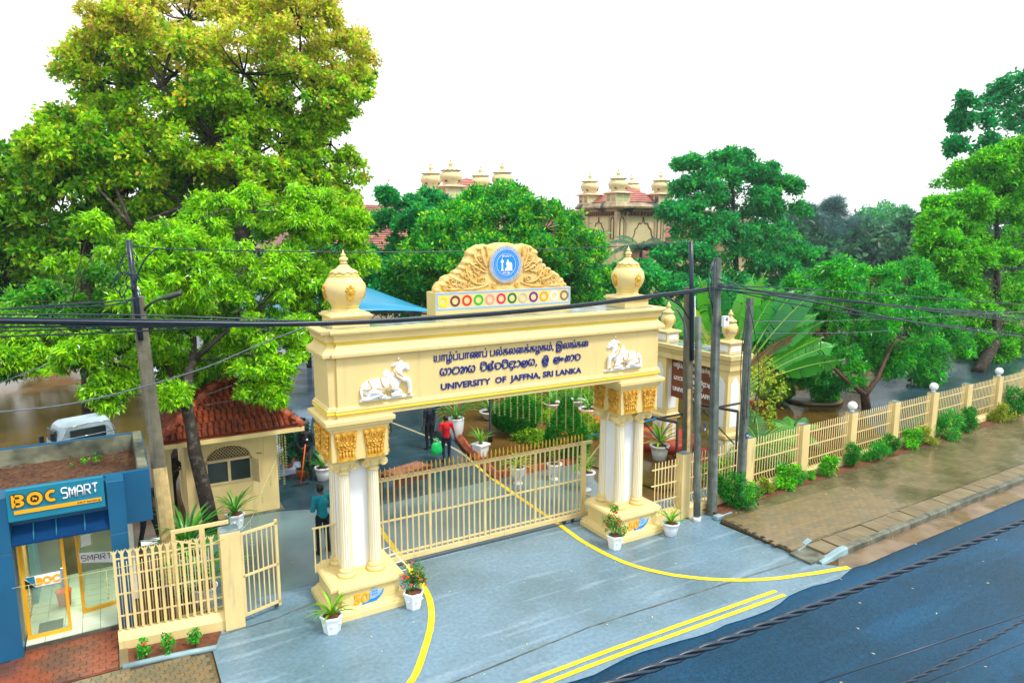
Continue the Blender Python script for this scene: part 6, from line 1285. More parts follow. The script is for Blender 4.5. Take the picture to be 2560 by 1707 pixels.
t, n = tree('layered_tree', 'tall layered green tree right of the far tower', 'tree', [(ad(1690, 760, 31), .32), (ad(1690, 600, 31), .25), (ad(1685, 470, 31), .15), (ad(1680, 380, 31), .08)], [(c, (r[0]*1.25, r[1]*1.25, r[2]*.55)) for c, r in pb([(1680, 365, 35), (1590, 380, 28), (1650, 410, 50), (1740, 400, 42), (1790, 430, 40), (1600, 440, 50), (1700, 470, 75), (1780, 490, 55), (1570, 490, 45), (1640, 530, 75), (1750, 550, 75), (1820, 590, 48), (1570, 590, 60), (1680, 610, 85), (1790, 620, 60), (1550, 640, 60), (1640, 660, 80), (1740, 670, 70)], 31)], 26, .30, 22, 8, .36, .20, .1, G5, gap=-.6, group='trees round the gateway'); NL += n
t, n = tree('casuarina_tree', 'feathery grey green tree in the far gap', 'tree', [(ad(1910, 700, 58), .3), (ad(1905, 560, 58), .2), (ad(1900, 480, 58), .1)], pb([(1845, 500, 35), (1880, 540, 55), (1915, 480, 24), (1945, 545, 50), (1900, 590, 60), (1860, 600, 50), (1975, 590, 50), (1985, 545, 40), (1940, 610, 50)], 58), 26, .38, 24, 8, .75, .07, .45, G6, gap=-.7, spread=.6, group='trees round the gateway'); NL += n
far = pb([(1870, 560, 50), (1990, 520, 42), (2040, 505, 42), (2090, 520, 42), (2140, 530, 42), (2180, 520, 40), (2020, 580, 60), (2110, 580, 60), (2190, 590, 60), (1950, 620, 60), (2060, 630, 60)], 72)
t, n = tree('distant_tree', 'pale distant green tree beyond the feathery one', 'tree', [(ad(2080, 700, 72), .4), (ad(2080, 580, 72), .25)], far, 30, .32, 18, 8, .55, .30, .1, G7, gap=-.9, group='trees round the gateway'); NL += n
# mango tree inside the roadside fence
b8 = pb([(1770, 700, 45, 9), (1840, 680, 60, 8.5), (1920, 655, 65), (2005, 640, 60), (2085, 640, 62), (2150, 690, 50), (1810, 770, 60, 8.8), (1880, 755, 75), (1990, 735, 80), (2090, 750, 70), (2165, 770, 42), (1840, 835, 60, 8), (1925, 845, 65), (1890, 890, 34), (2035, 830, 48), (2110, 850, 45), (1750, 760, 42, 9), (1960, 790, 60)], 6.2, .98, 1.0)
t, n = tree('mango_tree', 'dense green mango tree with several stems just inside the roadside fence', 'tree', [(atz(1990*D, 937*D), .20), (ad(1985, 900, 5.4), .17), (ad(1975, 860, 5.6), .13), (ad(1950, 800, 5.8), .10)], b8, 26, .31, 22, 10, .24, .065, .65, G8, 'bark_brown', zmin=-.6, limbs=[[(ad(1988, 905, 5.3), .13), (ad(2015, 870, 5.5), .10), (ad(2045, 800, 5.8), .07), (ad(2070, 740, 6), .04)], [(ad(1985, 905, 5.3), .12), (ad(1940, 870, 5.3), .09), (ad(1890, 820, 5.5), .05)]], gap=-.25, m='leaf_gloss', group='trees round the gateway', jit=.08); NL += n
t, n = tree('young_tree', 'slender young tree by the wet path behind the fence', 'tree', [(ad(2137, 892, 6.6)*1, .08), (ad(2137, 850, 6.6), .06), (ad(2140, 800, 6.6), .05)], pb([(2130, 800, 40), (2170, 830, 36), (2200, 800, 40), (2100, 830, 30)], 6.6), 14, .36, 14, 9, .22, .06, .5, G8, 'bark_brown', group='trees round the gateway'); NL += n
b9 = pb([(2160, 620, 60), (2180, 700, 60), (2150, 735, 45), (2230, 830, 45), (2200, 600, 60), (2150, 520, 45), (2230, 480, 60), (2310, 440, 60), (2280, 380, 40), (2330, 350, 30), (2240, 430, 75), (2320, 395, 65), (2195, 520, 65), (2290, 510, 85), (2360, 480, 75), (2160, 570, 45), (2245, 610, 80), (2340, 610, 85), (2190, 670, 60), (2300, 715, 85), (2390, 700, 80), (2350, 800, 60), (2225, 740, 60), (2285, 800, 45), (2150, 480, 26)], 9, 1.0, 1.0)
t, n = tree('neem_tree', 'bright green bushy tree at the right edge of the view', 'tree', [(Vector((33.6, 7.2, 0)), .35), (ad(2290, 780, 8.5), .28), (ad(2290, 650, 8.8), .2), (ad(2290, 520, 9), .12)], b9, 30, .25, 22, 10, .24, .11, .2, G9, gap=-.5, group='trees round the gateway'); NL += n
b10 = pb([(2290, 245, 45), (2345, 205, 50), (2330, 300, 55), (2245, 290, 36), (2375, 270, 80), (2225, 230, 18), (2195, 340, 20), (2260, 340, 30), (2330, 360, 50), (2205, 280, 22)], 14)
t, n = tree('open_crowned_tree', 'sparse open crowned tree rising above the bright one at the right edge', 'tree', [(Vector((44, 14, 0)), .3), (ad(2380, 500, 14), .22), (ad(2360, 350, 14), .14), (ad(2345, 250, 14), .07)], b10, 22, .24, 12, 6, .34, .22, .1, G10, gap=-.12, group='trees round the gateway'); NL += n
# dark understorey behind the garden
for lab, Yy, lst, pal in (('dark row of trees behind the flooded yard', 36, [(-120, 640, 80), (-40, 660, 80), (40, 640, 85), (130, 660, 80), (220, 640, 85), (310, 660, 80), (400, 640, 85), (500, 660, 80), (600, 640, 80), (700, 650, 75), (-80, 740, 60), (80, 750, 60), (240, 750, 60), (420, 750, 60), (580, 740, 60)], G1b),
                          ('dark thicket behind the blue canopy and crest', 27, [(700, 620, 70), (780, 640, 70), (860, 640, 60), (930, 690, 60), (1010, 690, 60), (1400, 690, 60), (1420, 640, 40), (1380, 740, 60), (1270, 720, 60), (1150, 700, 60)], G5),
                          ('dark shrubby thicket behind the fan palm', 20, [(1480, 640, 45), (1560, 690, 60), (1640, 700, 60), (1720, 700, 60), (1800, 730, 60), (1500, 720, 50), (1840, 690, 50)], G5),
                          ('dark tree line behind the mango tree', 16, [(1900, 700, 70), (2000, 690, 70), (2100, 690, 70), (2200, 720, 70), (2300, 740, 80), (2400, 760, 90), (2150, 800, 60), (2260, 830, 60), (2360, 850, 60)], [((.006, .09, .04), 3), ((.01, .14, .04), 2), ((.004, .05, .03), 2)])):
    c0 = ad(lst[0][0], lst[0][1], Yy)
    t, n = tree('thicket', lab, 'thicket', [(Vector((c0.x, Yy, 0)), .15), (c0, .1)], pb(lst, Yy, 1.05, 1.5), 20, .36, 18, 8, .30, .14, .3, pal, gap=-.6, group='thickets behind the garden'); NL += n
bl = []
for i in range(90):
    a = R(-48+i*1.35); d_ = 120+random.uniform(-10, 25); bl.append(((CAM.x+math.sin(a+YAW-.02)*d_, CAM.y+math.cos(a+YAW-.02)*d_, random.uniform(1.0, 4.5)), (6, 6, random.uniform(3.5, 6))))
T_, O_, _ = boughs_of(bl, 26, .34, -.3, .8, 0, 12); NL += len(T_)*4
o = stuff(link('treeline', leaf_mesh('treeline', *leaves_from(T_, O_, 4, 1.4, .9, .1, [((.03, .16, .07), 2), ((.05, .2, .08), 1), ((.02, .10, .05), 1)], .9, .6), 'leaf'))); tag(o, 'distant green tree line along the horizon', 'treeline')
# ------------------------------------------------------------------ strap-leaved and small plants
def strap(mb_pts, base, n, L, W, up, pal, curve=.9, seed=None):
    """blades arching out of base; returns list of (verts, faces, colour)"""
    for i in range(n):
        a = 2*PI*i/n*2.4+random.uniform(-.3, .3); el = R(random.uniform(*up)); l_ = L*random.uniform(.7, 1.1); w_ = W*random.uniform(.8, 1.15); seg_ = 6; p = Vector(base); dh = Vector((math.cos(a), math.sin(a), 0)); e = el; pts = []
        for k in range(seg_+1):
            pts.append((p.copy(), w_*(.55+.9*(k/seg_))*(1-(k/seg_)**2.2)+.002)); p = p+(dh*math.cos(e)+Vector((0, 0, math.sin(e))))*(l_/seg_); e -= curve*random.uniform(.8, 1.2)/seg_*1.3
        side = Vector((-dh.y, dh.x, 0)); vs = []; fs = []
        for q_, ww in pts: vs += [q_-side*ww/2+Vector((0, 0, .25*ww)), q_, q_+side*ww/2+Vector((0, 0, .25*ww))]
        for k in range(seg_): fs += [(k*3, k*3+1, k*3+4, k*3+3), (k*3+1, k*3+2, k*3+5, k*3+4)]
        c = random.choices([c_ for c_, _ in pal], [w__ for _, w__ in pal])[0]; f_ = random.uniform(.8, 1.2); mb_pts.append((vs, fs, tuple(min(1, x*f_) for x in c)))
def col_mesh(name, lst, m='leaf_gloss'):
    V_ = []; F_ = []; C_ = []
    for vs, fs, c in lst:
        n_ = len(V_); V_ += [tuple(v) for v in vs]; F_ += [tuple(i+n_ for i in f) for f in fs]; C_ += [(*c, 1)]*len(vs)
    me = bpy.data.meshes.new(name); me.from_pydata(V_, [], F_); a = me.color_attributes.new('col', 'FLOAT_COLOR', 'POINT'); a.data.foreach_set('color', [x for c in C_ for x in c]); me.materials.append(M[m]); me.polygons.foreach_set('use_smooth', [True]*len(me.polygons)); return me
SP = [((.16, .44, .01), 3), ((.08, .30, .01), 2), ((.32, .55, .02), 1)]
SPD = [((.05, .30, .02), 3), ((.10, .40, .02), 2), ((.02, .18, .02), 1)]
SPY = [((.38, .50, .02), 3), ((.2, .42, .01), 2), ((.5, .42, .03), .6)]
def bush_mesh(name, r, h, n, L, W, pal, m='leaf', droop=.0, spread=.8):
    lob = [(rng.normal(size=3)*np.array([.42, .42, .22])*np.array([r, r, h])+np.array([0, 0, h*rng.uniform(.25, .75)]), r*rng.uniform(.35, .7)) for _ in range(7)]
    u = unit(rng.normal(size=(n, 3))); li = rng.integers(0, 7, n); P = np.array([lob[i][0] for i in li])+u*np.array([lob[i][1] for i in li])[:, None]*rng.uniform(.4, 1.05, (n, 1)); P[:, 2] = np.abs(P[:, 2])+.02
    return leaf_mesh(name, *leaves_from(P, unit(u), 5, L, W, droop, pal, spread, L*.3), m)
HEX = lambda r: [(r*math.cos(PI/6+k*PI/3), r*math.sin(PI/6+k*PI/3)) for k in range(6)]
def pot_hex(name, m, s=1.0):
    mb = MB(); rings = []
    for r, z in ((.155, 0), (.16, .01), (.205, .30), (.225, .305), (.23, .345), (.215, .36), (.195, .355), (.185, .30)): rings.append([(x, y, z) for x, y in HEX(r)])
    mb.loft(rings)
    for k in range(6):
        a = k*PI/3+PI/3; mb.sphere((.172*math.cos(a), .172*math.sin(a), .19), (.028, .028, .022), 7, 5)
    return mb.mesh(name, m)
POTS = {'hex': pot_hex('pot', 'pot_white'),
 'round': MB().lathe([(.13, 0), (.15, .01), (.185, .2), (.2, .30), (.225, .31), (.225, .345), (.20, .35), (.19, .30)], 24).mesh('pot', 'pot_white'),
 'urn': MB().lathe([(.14, 0), (.15, .03), (.08, .07), (.07, .14), (.13, .2), (.2, .3), (.215, .45), (.25, .50), (.25, .53), (.22, .54), (.20, .48)], 24).mesh('pot', 'pot_white'),
 'vase': MB().lathe([(.12, 0), (.15, .02), (.23, .3), (.26, .6), (.25, .66), (.27, .70), (.25, .72), (.22, .66)], 24).mesh('pot', 'pot_white'),
 'square': MB().loft([[(sx*r, sy*r, z) for sx, sy in ((-1, -1), (1, -1), (1, 1), (-1, 1))] for r, z in ((.13, 0), (.15, .05), (.19, .38), (.22, .39), (.22, .44), (.19, .44))]).mesh('pot', 'pot_white'),
 'bowl': MB().lathe([(.16, 0), (.2, .03), (.32, .22), (.38, .26), (.38, .30), (.34, .30), (.3, .22)], 24).mesh('pot', 'pot_white')}
PH = dict(hex=.33, round=.31, urn=.49, vase=.66, square=.42, bowl=.25); PRD = dict(hex=.18, round=.185, urn=.2, vase=.22, square=.18, bowl=.3)
soil_me = MB().lathe([(.0, 0), (1, 0), (.9, .03), (0, .05)], 14).mesh('soil', 'soil')
def potted(label, loc, kind, plant, pal=SP, n=26, L=.55, W=.05, up=(25, 85), s=1.0, curve=.9, fl=0):
    t = thing('potted_plant', label, 'potted plant', tuple(loc), random.uniform(0, 1), group='potted plants round the gate'); t.scale = (s, s, s)
    link('pot', POTS[kind], t, loc=(0, 0, 0)); o = link('soil', soil_me, t, loc=(0, 0, PH[kind]-.02)); o.scale = (PRD[kind], PRD[kind], 1)
    if plant == 'strap': ls = []; strap(ls, (0, 0, PH[kind]), n, L, W, up, pal, curve); link('leaves', col_mesh('leaves', ls), t, loc=(0, 0, 0))
    else:
        link('leaves', bush_mesh('leaves', .22*L/.5, .5*L/.5, 140, .07, .03, pal), t, loc=(0, 0, PH[kind]))
        q = MB()
        for _ in range(4): q.tube([(0, 0, PH[kind]-.02), (random.uniform(-.05, .05), random.uniform(-.05, .05), PH[kind]+.3*L/.5)], .008, 5)
        q.build('stems', 'bark_brown', t, loc=(0, 0, 0))
        for _ in range(fl):
            a = random.uniform(0, 6.28); zz = random.uniform(.12, .5)*L/.5; rr = .22*L/.5*math.sin(min(1, (1.05-zz/(.53*L/.5)))*1.5); f = MB()
            for j in range(5):
                b_ = 2*PI*j/5; f.sphere((rr*math.cos(a)+.02*math.cos(b_), rr*math.sin(a)+.02*math.sin(b_), PH[kind]+zz+.02), (.017, .017, .012), 5, 4)
            f.build('flower', 'flower', t, loc=(0, 0, 0))
    return t
potted('white hexagonal pot with yellow green straps at the left plinth corner', (-4.42, .0, 0), 'hex', 'strap', n=24, L=.62, W=.055)
potted('white hexagonal pot with a red flowering bush right of the left plinth', (-2.70, .04, 0), 'hex', 'bush', [((.04, .24, .02), 3), ((.08, .34, .02), 2)], L=.62, fl=26)
potted('white hexagonal pot with a thin red flowering bush by the right plinth', (2.62, .10, 0), 'hex', 'bush', [((.05, .28, .02), 3), ((.1, .38, .02), 2)], L=.58, fl=14)
potted('round white pot with yellow green straps right of the right plinth', (4.32, -.02, 0), 'round', 'strap', n=22, L=.55, W=.055)
potted('white pot of long straps on the ground before the kiosk', (-5.25, 6.05, 0), 'hex', 'strap', SPD, 30, .8, .055, (30, 85), 1.1)
potted('white square pot with upright straps on the drive edge', (3.01, 7.97, 0), 'square', 'strap', SP, 20, .7, .06, (45, 88), 1.1)
potted('tall white vase with long arching leaves on the drive edge', (3.2, 10.3, 0), 'vase', 'strap', SPD, 34, 1.15, .06, (30, 85), 1.15, 1.3)
potted('white urn with yellow straps at the corner of the brick edging', (2.8, 5.1, 0), 'urn', 'strap', SPY, 28, .75, .055, (30, 85), 1.05, 1.2)
potted('white urn with a reddish leafed plant behind the gate', (3.98, 4.85, 0), 'urn', 'bush', [((.3, .12, .02), 1), ((.08, .28, .02), 2), ((.35, .3, .03), 1)], L=.5)
potted('white urn with a small leafy plant beside the gate end post', (4.3, 3.6, 0), 'urn', 'bush', G2, L=.6, s=1.1)
potted('round white pot with bright straps behind the panel by the right pillar', tuple(atz(1648, 1148)), 'round', 'strap', SP, 24, .75, .065, (30, 85), 1.5)
potted('white pot with green straps behind the left pillar', tuple(atz(808, 1198)), 'round', 'strap', SPD, 20, .6, .055, (35, 85), 1.2)
potted('tall straps in a white pot behind the picket fence', (-6.42, 2.35, 0), 'round', 'strap', SPD, 46, 1.1, .06, (40, 88), 1.15, 1.0)
potted('dense clump of straps in a white pot at the leaning pole', (-6.62, 3.4, 0), 'urn', 'strap', SPD, 60, 1.05, .055, (20, 88), 1.35, 1.0)
for i, (px, py, kd) in enumerate(((1270, 942, 'bowl'), (1322, 935, 'bowl'), (1352, 955, 'bowl'), (1125, 962, 'bowl'))):
    potted('white garden bowl with spiky leaves, %s among the hedges' % ['leftmost on the orange path', 'middle one on the orange path', 'rightmost on the orange path', 'nearest the lamp post'][i], tuple(atz(px*D, py*D, .02)), kd, 'strap', SPD, 26, .85, .06, (35, 85), 1.15)
# hedges and topiary
def hedge(label, pts, h, wd, pal, dens=420, cat='hedge', name='clipped_hedge'):
    t = thing(name, label, cat, tuple(pts[0]), group='hedges of the garden'); P_ = []
    L = [Vector(p) for p in pts]
    for a, b in zip(L, L[1:]):
        k = int((b-a).length*dens*wd); tt = rng.random(k); s_ = unit(rng.normal(size=(k, 3))); s_[:, 2] = np.abs(s_[:, 2])
        base = np.array(a)[None]*(1-tt[:, None])+np.array(b)[None]*tt[:, None]; P_.append(np.concatenate([base+s_*np.array([wd*.5, wd*.5, h])*rng.uniform(.75, 1, (k, 1)), s_], 1))
    A = np.concatenate(P_); link('foliage', leaf_mesh('foliage', *leaves_from(A[:, :3], A[:, 3:], 5, .10, .055, -.2, pal, .9, .03), 'leaf'), t)
    q = MB()
    for a, b in zip(L, L[1:]):
        for k in range(3): p = a.lerp(b, k/3); q.tube([p, p+Vector((0, 0, h*.7))], .03, 5)
    stuff(q.build('stems', 'bark_brown', t))
HY = [((.20, .46, .008), 3), ((.32, .56, .01), 2), ((.08, .28, .01), 1.5)]
def gp(px, py): v = atz(px*D, py*D); return (v.x, v.y, 0)
hedge('low bright hedge nearest the gate bars', [gp(1195, 1010), gp(1240, 1018), gp(1262, 1030)], .5, .9, HY)
hedge('low bright hedge right of the cone shrub', [gp(1345, 1005), gp(1385, 1000), gp(1420, 985)], .5, 1.0, HY)
hedge('low bright hedge across the middle of the garden', [gp(1255, 965), gp(1310, 985), gp(1350, 975)], .5, 1.0, HY)
hedge('low bright hedge behind the ball shrub', [gp(1195, 925), gp(1250, 945)], .6, 1.0, HY)
hedge('low bright hedge at the back of the garden', [gp(1280, 912), gp(1340, 922), gp(1400, 915)], .6, 1.1, HY)
hedge('low bright hedge inside the fence by the sign gateway', [(8.2, 2.5, 0), (10.2, 2.4, 0), (12.2, 2.7, 0)], .55, .8, HY)
hedge('low leafy hedge behind the second fence bay', [(10.5, 3.4, 0), (13.2, 3.3, 0)], .6, 1.0, HY)
def topiary(label, loc, prof, pal, n=2600, name='topiary'):
    t = thing(name, label, 'shrub', loc, group='clipped shrubs of the garden'); zz = np.array([p[1] for p in prof]); rr = np.array([p[0] for p in prof]); z = rng.uniform(zz[0], zz[-1], n*2); r = np.interp(z, zz, rr); keep = rng.random(n*2) < r/rr.max()+.05; z, r = z[keep], r[keep]; a = rng.uniform(0, 2*PI, len(z)); f = rng.uniform(.82, 1.0, len(z))
    P_ = np.stack([r*f*np.cos(a), r*f*np.sin(a), z], 1); O_ = unit(np.stack([np.cos(a), np.sin(a), np.full(len(z), .5)], 1)); link('foliage', leaf_mesh('foliage', *leaves_from(P_, O_, 4, .09, .035, -.3, pal, .5, .02), 'leaf'), t, loc=(0, 0, 0)); MB().lathe([(.05, 0), (.04, prof[0][1]+.3)], 8).build('stem', 'bark_brown', t, loc=(0, 0, 0))
TP = [((.008, .27, .012), 3), ((.02, .38, .015), 2), ((.005, .15, .01), 1)]
cn = gp(1300, 1052); topiary('tall dark green clipped cone behind the gate bars', cn, [(.6, .05), (.8, .5), (.62, 1.1), (.3, 1.7), (.05, 2.15)], TP)
topiary('dark green clipped ball left of the cone', gp(1192, 1000), [(.3, .1), (.66, .4), (.8, .8), (.66, 1.2), (.25, 1.5)], TP, 2600)
topiary('small dark clipped ball beside the larger one', gp(1155, 990), [(.2, .1), (.45, .4), (.4, .8), (.1, 1.0)], TP, 900)
topiary('rounded topiary shrub beside the blue basin', tuple(atz(1930, 1010)), [(.3, .1), (.75, .5), (.7, .95), (.2, 1.25)], HY, 1600); topiary('tiered topiary shrub right of the rounded one', tuple(atz(1956, 1005)), [(.2, .1), (.5, .4), (.42, .7), (.1, .9), (.08, 1.15), (.22, 1.3), (.15, 1.5), (.05, 1.6)], TP, 1000)
# roadside shrubs along the fence
def r4(a, b): return atz(1800+a/2.613, 850+b/2.613, .13)
protos = [bush_mesh('foliage', .32, .62, 330, .10, .045, G9), bush_mesh('foliage', .30, .55, 280, .09, .04, [((.35, .42, .02), 3), ((.2, .36, .02), 2)]), bush_mesh('foliage', .34, .66, 380, .09, .035, [((.02, .32, .02), 3)]+TP+[((.05, .32, .02), 2)]), bush_mesh('foliage', .4, .7, 460, .10, .028, G8+[((.05, .34, .02), 3)], droop=.2)]
stm = MB().tube([(0, 0, -.02), (.02, .01, .2), (.0, .03, .42)], [.018, .014, .008], 5).tube([(.01, 0, .1), (-.1, .04, .35)], [.012, .006], 5).mesh('stem', 'bark_brown')
kinds = [(75, 1085, 2, 1.35, 'tall dark shrub at the foot of the square pole'), (225, 1062, 0, .75, 'small loose shrub right of the square pole'), (355, 1018, 1, .95, 'yellow leafed shrub under the first long fence bay'), (475, 985, 0, 1.05, 'bright green shrub beside the yellow one'), (570, 955, 3, .55, 'small reddish shrub below the second tall post'), (645, 925, 0, .4, 'tiny seedling between two fence posts'), (760, 900, 0, 1.0, 'pale green shrub just before the first globe lamp'), (920, 840, 2, 1.0, 'dark shrub right of the first globe lamp'), (1075, 805, 3, 1.05, 'rounded shrub below the third long bay'), (1185, 765, 2, 1.1, 'dense dark shrub at the post between two lamps'), (1300, 720, 0, 1.1, 'bright shrub before the second globe lamp'), (1352, 712, 2, .75, 'small dark shrub at the second globe lamp'), (1440, 690, 1, 1.0, 'yellow green shrub right of the second globe lamp'), (1560, 655, 3, 1.35, 'wide feathery shrub between the second and third globe lamps'), (1690, 605, 2, 1.3, 'large dark shrub before the third globe lamp'), (1910, 545, 1, 1.2, 'yellow green shrub right of the third globe lamp'), (1985, 500, 2, 1.5, 'tall shrub at the far right end of the fence')]
for px, py, k, s, lab in kinds:
    p = r4(px, py); p = Vector((p.x, max(p.y, fenceY(p.x)-.36) if px > 100 else p.y, .12)); t = thing('roadside_shrub', lab, 'shrub', tuple(p), random.uniform(0, 6), group='shrubs along the roadside fence'); t.scale = (s*random.uniform(.85, 1.15), s*random.uniform(.85, 1.15), s*random.uniform(.75, 1.05)); link('foliage', protos[k], t, loc=(0, 0, 0)); link('stem', stm, t, loc=(0, 0, 0))
def r1(a, b, z=.03): return atz(a/2.218, 1000+b/2.218, z)
for i, (px, py) in enumerate(((805, 1425), (940, 1400), (1085, 1365))):
    t = thing('bed_plant', 'small flowering seedling in the flower bed, %s of three' % ('leftmost', 'middle', 'rightmost')[i], 'plant', tuple(r1(px, py)), i, group='seedlings in the flower bed'); t.scale = (.62,)*3; link('foliage', bush_mesh('foliage', .16, .6, 60, .10, .045, G8), t, loc=(0, 0, 0)); link('stem', stm, t, loc=(0, 0, 0))
    if i < 2: MB().sphere((.03, -.1, .5), (.05, .05, .04), 7, 5).sphere((-.05, -.08, .46), (.04, .04, .03), 7, 5).build('flower', 'flower', t, loc=(0, 0, 0))
# fan palm (traveller's palm) behind the sign gateway
tp_ = thing('fan_palm', 'large fan of banana-like leaves behind the sign gateway', 'palm', tuple(Vector((ad(1672, 905, 6.9).x, 6.9, 0))), group=None); bp = Vector(tp_.location)+Vector((0, 0, 1.0)); fx = Vector((.86, -.5, 0))
def blade(o0, a, stem, L, W, seed, tornl=.5, lean=0.0):
    random.seed(seed); out_ = []; d = (fx*math.sin(a)+Vector((0, 0, math.cos(a)))).normalized(); back = Vector((.5, .86, 0))*lean; p = Vector(o0); pts = []; n_ = 22
    for k in range(n_+1):
        t_ = k/n_; pts.append(p.copy()); p = p+(d+back*t_*.3)*((stem+L)/n_); d = (d+Vector((math.copysign(.006, math.sin(a)), 0, -.009))*(1+t_*2)).normalized()
    return pts, d
gl = [((.035, .33, .03), 3), ((.07, .42, .02), 2.2), ((.015, .22, .045), 2), ((.34, .48, .03), .8)]
stq = MB(); i = 0
for a_ in np.linspace(-1.0, 1.08, 19):
    L_ = random.uniform(2.1, 2.8); st_ = random.uniform(2.0, 2.9); pts, d = blade(bp, float(a_)+random.uniform(-.05, .05), st_, L_, .6, 100+i, lean=random.uniform(-.8, .8)); k0 = int(22*st_/(st_+L_)); ls = []
    stq = MB(); stq.tube(pts, [.055*(1-.8*k/22) for k in range(23)], 6)
    side0 = fx.cross(d).cross(d).normalized() if False else (Vector((.5, .86, 0)).cross(d)).normalized()
    tilt = random.uniform(-.6, .6); nrm = Vector((.5, .86, 0))
    c = random.choices([q[0] for q in gl], [q[1] for q in gl])[0]
    for s in (-1, 1):
        k = float(k0)
        while k < 21.6:
            k1 = min(22, k+random.choice((.35, .5, .8, 1.2, 2.0))); m_ = []
            for kk in (k, (k+k1)/2, k1):
                i0 = min(int(kk), 21); f = kk-i0; q0 = pts[i0].lerp(pts[i0+1], f); u_ = (kk-k0)/(22-k0); ww = .44*math.sin(min(1, u_*1.06+.05)*PI)**.55+.02; dirn = (pts[i0+1]-pts[i0]).normalized(); sd = (nrm.cross(dirn)*math.cos(tilt)+nrm*math.sin(tilt)).normalized()
                m_.append((q0, q0+sd*s*ww*.55+Vector((0, 0, .04))+dirn*.06, q0+sd*s*ww+dirn*.13+Vector((0, 0, -.10*random.random()))))
            vs = [v for tri in m_ for v in tri]; ls.append((vs, [(0, 1, 4, 3), (1, 2, 5, 4), (3, 4, 7, 6), (4, 5, 8, 7)], tuple(x*random.uniform(.85, 1.15) for x in c))); k = k1+random.choice((.02, .08, .2))
    o = stq.build('leaf_stalk', 'stalk', tp_); link('leaf_blade', col_mesh('leaf_blade', ls), o, loc=(0, 0, 0)); i += 1
pts = bez(ad(1690, 870, 6.6), ad(1780, 765, 5.8), ad(1885, 755, 5.2), 20); ls = []
for s in (-1, 1):
    for k in range(4, 20):
        for j in range(3):
            a, b = pts[k].lerp(pts[min(k+1, 20)], j/3), pts[k].lerp(pts[min(k+1, 20)], j/3+.2); drop = Vector((random.uniform(-.1, .05), 0, -1)) if s < 0 else Vector((-.25, -.1, .8)); w_ = (.34 if s < 0 else .12)*math.sin(k/20*PI*.9+.2); ls.append(([a, b, b+drop*w_*random.uniform(.7, 1.1), a+drop*w_*random.uniform(.7, 1.1)], [(0, 1, 2, 3)], (.22+random.uniform(-.05, .08), .11+random.uniform(-.03, .04), .06)))
o = MB().tube(pts, [.05*(1-.8*k/20) for k in range(21)], 6).build('dead_stalk', 'brown_leaf', tp_); link('dead_leaf', col_mesh('dead_leaf', ls, 'leaf'), o, loc=(0, 0, 0))
random.seed(11)
# feather palms: one inside the fence, far ones in the gap
def feather(label, base, n, L, pal, up, leaflet=.4, trunk=None, group='feather palms'):
    t = thing('feather_palm', label, 'palm', base, group=group); top = Vector(base)+Vector((0, 0, trunk or .25))
    MB().tube([Vector(base), top], [.14 if trunk else .08, .1 if trunk else .06], 8).build('trunk', 'bark_brown', t)
    for i in range(n):
        a = i*2.4+random.uniform(-.2, .2); e = R(random.uniform(*up)); p = top.copy(); dh = Vector((math.cos(a), math.sin(a), 0)); pts = []
        for k in range(15): pts.append(p.copy()); p = p+(dh*math.cos(e)+Vector((0, 0, math.sin(e))))*(L/14); e -= .11
        ls = []; c = random.choices([q[0] for q in pal], [q[1] for q in pal])[0]
        for k in range(2, 15):
            for j in (0, .5):
                q0 = pts[k-1].lerp(pts[k], j); dr = (pts[k]-pts[k-1]).normalized(); sd = dr.cross(Vector((0, 0, 1))).normalized(); ll = leaflet*math.sin(k/15*PI*.85+.35)
                for s in (-1, 1): tipp = q0+(sd*s*.85+dr*.5-Vector((0, 0, .45)))*ll; ls.append(([q0, q0+dr*.035*leaflet/.4, tipp, q0+(tipp-q0)*.5-dr*.02], [(0, 1, 2, 3)], tuple(x*random.uniform(.8, 1.2) for x in c)))
        fr_ = MB().tube(pts, [.018*(1-.7*k/14)*L/1.6 for k in range(15)], 5).build('frond', 'stalk', t); link('leaflets', col_mesh('leaflets', ls), fr_, loc=(0, 0, 0))
PPL = [((.06, .34, .03), 2), ((.12, .42, .03), 1), ((.03, .22, .04), 1)]
feather('low palm with arching fronds behind the fence near the square pole', (10.6, 2.6, 0), 15, 1.9, PPL, (35, 80), .5, .5)
feather('young palm beside the first globe lamp behind the fence', (13.6, 3.6, 0), 8, 1.1, PPL, (35, 80), .4)
feather('dark drooping palm in front of the far tower', tuple(Vector((ad(1470, 640, 33).x, 33, 0))), 14, 3.2, [((.015, .13, .07), 2), ((.02, .18, .08), 1)], (5, 70), 1.0, 6.0)
feather('coconut palm in the far gap, left', tuple(Vector((ad(2035, 640, 50).x, 50, 0))), 12, 4.2, [((.10, .3, .12), 2), ((.2, .38, .12), 1)], (0, 75), 1.1, 5.2); feather('coconut palm in the far gap, right', tuple(Vector((ad(2085, 620, 55).x, 55, 0))), 12, 4.2, [((.10, .3, .12), 2), ((.22, .38, .1), 1)], (0, 75), 1.1, 6.2)
# creeper with yellow-green leaves over the second gateway post
T_ = np.array([tuple(ad(1700+random.uniform(0, 110)-.2*k, 830+k*1.0+random.uniform(-10, 10), 4.0+random.uniform(-.5, .5))) for k in range(150)]); t = thing('creeper', 'yellow green creeper trailing beside the sign gateway', 'creeper', (12, 4, 0)); link('leaves', leaf_mesh('leaves', *leaves_from(T_, unit(rng.normal(size=T_.shape)), 5, .14, .10, .4, SPY, .9, .10), 'leaf'), t)
MB().tube([Vector((11.6, 4.2, 0)), ad(1740, 900, 4), ad(1760, 850, 4)], .03, 6).build('vine_stem', 'bark_brown', t)
